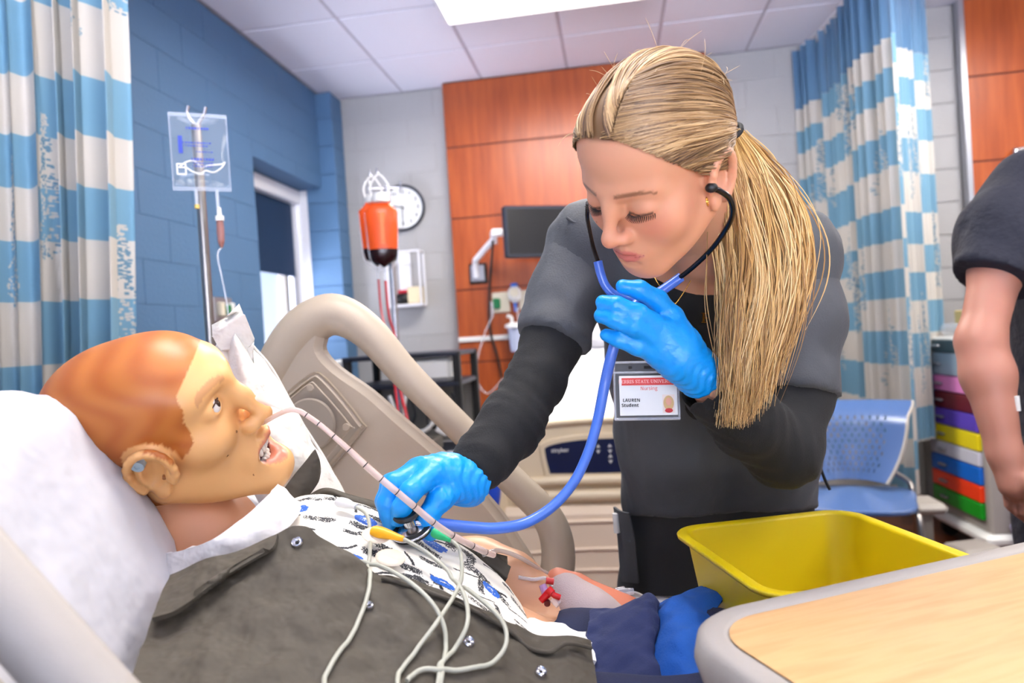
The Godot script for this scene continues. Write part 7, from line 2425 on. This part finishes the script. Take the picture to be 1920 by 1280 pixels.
# ---------------------------------------------------------------- cloths, bin and table in front
func build_front() -> void:
	var navy := bumpy(mat(Color(0.045, 0.105, 0.28), 0.85), M.weave_n, 10.0, 0.3)
	navy.rim_enabled = true
	navy.rim = 0.3
	tag(obj("navy_cloth", cloth_net([
		[[1108, 1150, 0.88], [1140, 1138, 0.885], [1180, 1125, 0.89], [1214, 1117, 0.90], [1230, 1126, 0.91]],
		[[1102, 1172, 0.83], [1145, 1150, 0.85], [1186, 1134, 0.86], [1218, 1124, 0.865], [1232, 1136, 0.88]],
		[[1100, 1215, 0.795], [1150, 1200, 0.80], [1195, 1178, 0.815], [1224, 1165, 0.83], [1234, 1168, 0.86]],
		[[1106, 1262, 0.755], [1152, 1252, 0.765], [1192, 1232, 0.775], [1222, 1215, 0.79], [1232, 1215, 0.83]],
		[[1112, 1310, 0.72], [1165, 1305, 0.725], [1205, 1290, 0.735], [1240, 1275, 0.75], [1262, 1290, 0.78]],
		[[1115, 1390, 0.68], [1170, 1390, 0.685], [1215, 1390, 0.69], [1255, 1390, 0.70], [1285, 1390, 0.74]]], 0.006, 0.0050, 1.7, 9), navy), "folded navy blue cloth over the manikin's hip", "cloth")
	var blue := bumpy(mat(Color(0.01, 0.30, 0.62), 0.85), M.weave_n, 10.0, 0.5)
	tag(obj("blue_cloth", cloth_net([
		[[1210, 1152, 0.95], [1250, 1116, 0.96], [1292, 1105, 0.97], [1350, 1100, 0.98]],
		[[1216, 1160, 0.89], [1256, 1128, 0.89], [1300, 1116, 0.90], [1360, 1115, 0.92]],
		[[1226, 1195, 0.83], [1252, 1166, 0.82], [1282, 1158, 0.82], [1330, 1165, 0.84]],
		[[1228, 1245, 0.77], [1262, 1225, 0.765], [1290, 1215, 0.765], [1350, 1220, 0.78]],
		[[1240, 1310, 0.73], [1280, 1300, 0.72], [1310, 1300, 0.72], [1360, 1310, 0.73]],
		[[1260, 1400, 0.68], [1290, 1400, 0.675], [1320, 1400, 0.675], [1370, 1400, 0.69]]], 0.006, 0.0055, 1.5, 9), blue), "bright blue cloth bunched between the navy cloth and the yellow bin", "cloth")

	# yellow bin
	var pl := func(x: float, d: float, h: float) -> Vector3:
		var p := EYE + eye_basis * Vector3(x, 0, -d)
		return Vector3(p.x, h, p.z)
	var l: Vector3 = pl.call(0.211, 1.025, 0.0)
	var tt: Vector3 = pl.call(0.500, 1.07, 0.0)
	var bb: Vector3 = pl.call(0.257, 0.735, 0.0)
	var ex := tt - l
	var ez := bb - l
	var mid := l + ex * 0.5 + ez * 0.5
	var hx := ex.length() / 2
	var hz := ez.length() / 2
	var bas := Basis(ex.normalized(), Vector3.UP, ex.normalized().cross(Vector3.UP))
	var loop := func(h: float, inset: float, r: float) -> Array:
		var out := []
		for c in 4:
			var sx := 1.0 if c in [0, 3] else -1.0
			var sz := 1.0 if c < 2 else -1.0
			for k in 9:
				var a := PI / 2 * c + PI / 2 * k / 8.0
				out.append(Vector3(mid.x, h, mid.z) + bas * Vector3(sx * (hx - inset - r) + cos(a) * r, 0, sz * (hz - inset - r) + sin(a) * r))
		return out
	var top := 0.95
	var low := 0.808
	var rows := [loop.call(low, 0.05, 0.01), loop.call(low, 0.036, 0.03), loop.call(low + 0.006, 0.030, 0.036), loop.call(top - 0.012, 0.014, 0.038), loop.call(top - 0.006, 0.012, 0.038), loop.call(top - 0.006, 0.001, 0.046), loop.call(top - 0.002, 0.0, 0.047), loop.call(top, 0.002, 0.045), loop.call(top, 0.013, 0.036), loop.call(top - 0.004, 0.017, 0.034), loop.call(low + 0.010, 0.034, 0.034), loop.call(low + 0.004, 0.042, 0.03), loop.call(low + 0.004, 0.10, 0.01)]
	var bm := MB.new()
	bm.grid(rows, false, true)
	for e in [rows[0], rows[-1]]:
		bm.flat(e, Vector3.DOWN if e == rows[0] else Vector3.UP)
	fix_out(bm, Vector3(mid.x, 0.88, mid.z), 0.12)
	var yel := mat(Color(0.85, 0.745, 0.02), 0.42)
	yel.subsurf_scatter_enabled = true
	yel.subsurf_scatter_strength = 0.05
	tag(obj("yellow_bin", bm, yel), "yellow plastic bin with a flared rim standing on the bed behind the table", "bin")

	# overbed table
	var th := 0.98
	var a: Vector3 = pl.call(0.118, 0.636, th)
	var fx: Vector3 = (pl.call(0.583, 0.789, th) - pl.call(0.230, 0.670, th)).normalized()
	var fz := Vector3(-fx.z, 0, fx.x)
	var tb := Basis(fx, Vector3.UP, fz)
	var tl := thing("overbed_table", "overbed table with a maple top and a grey rounded edge at the lower right", "table", a + fx * 0.38 + fz * 0.2)
	var org := a
	var slab := func(inset: float, r: float, h: float) -> Array:
		var out := []
		var lx := 0.80
		var lz := 0.42
		for c in 4:
			var cx: float = lx - inset - r if c in [0, 3] else inset + r
			var cz: float = lz - inset - r if c < 2 else inset + r
			for k in 13:
				var an := PI / 2 * c + PI / 2 * k / 12.0
				out.append(org + Vector3(0, h, 0) + tb * Vector3(cx + cos(an) * r, 0, cz + sin(an) * r))
		return out
	var em := MB.new()
	em.grid([slab.call(0.034, 0.05, -0.044), slab.call(0.014, 0.07, -0.044), slab.call(0.004, 0.078, -0.036), slab.call(0.0, 0.08, -0.020), slab.call(0.003, 0.078, -0.004), slab.call(0.010, 0.071, 0.001), slab.call(0.024, 0.058, 0.0015), slab.call(0.0285, 0.054, -0.001), slab.call(0.034, 0.05, -0.006)], false, true)
	fix_out(em, a + fx * 0.4 + fz * 0.21 - Vector3.UP * 0.016, 0.0)
	obj("edge", em, M.rail_grey, tl)
	var grain := noise_tex(0.011, 512, [[0.0, 0.45, 0.55, 1.0], [Color(0.76, 0.59, 0.40), Color(0.81, 0.65, 0.46), Color(0.82, 0.665, 0.47), Color(0.78, 0.615, 0.42)]], false, 1.0, FastNoiseLite.TYPE_SIMPLEX, 6, 12)
	var maple := mat(Color.WHITE, 0.35)
	maple.albedo_texture = grain
	maple.uv1_scale = Vector3(0.7, 7.0, 1)
	var wood := MB.new()
	var face: Array = slab.call(0.030, 0.052, -0.0005)
	wood.flat(face, Vector3.UP)
	for i in wood.v.size():
		var p := tb.inverse() * (wood.v[i] - org)
		wood.uv[i] = Vector2(p.x, p.z)
	obj("top", wood, maple, tl)
	var under := MB.new()
	under.flat(slab.call(0.030, 0.052, -0.043), Vector3.DOWN)
	obj("underside", under, M.rail_grey, tl)
	var foot := org + tb * Vector3(0.50, 0, 0.36)
	obj("column", MB.new().box(Vector3(foot.x, 0.53, foot.z), Vector3(0.06, 0.84, 0.08), 0.01, tb), M.rail_grey, tl)
	obj("base", MB.new().box(Vector3(foot.x, 0.06, foot.z) - fz * 0.12, Vector3(0.40, 0.04, 0.56), 0.015, tb), M.rail_grey, tl)
	for s in [[-0.18, -0.38], [0.18, -0.38], [-0.18, 0.14], [0.18, 0.14]]:
		obj("caster", MB.new().ball(Vector3(foot.x, 0.022, foot.z) + tb * Vector3(s[0], 0, s[1]), Vector3(0.022, 0.022, 0.014)), M.rubber, tl)


# turns faces and normals outwards (away from a centre line, or inwards inside a hollow)
func fix_out(m: MB, c: Vector3, hollow: float) -> void:
	m.renormal()
	var hits := 0.0
	for i in m.v.size():
		var d := m.v[i] - c
		if hollow > 0.0 and i > m.v.size() / 3: continue
		hits += signf(m.n[i].dot(Vector3(d.x, d.y if hollow == 0.0 else 0.0, d.z)))
	if hits < 0.0:
		for i in range(0, m.ix.size(), 3):
			var k := m.ix[i + 1]
			m.ix[i + 1] = m.ix[i + 2]
			m.ix[i + 2] = k
		m.renormal()
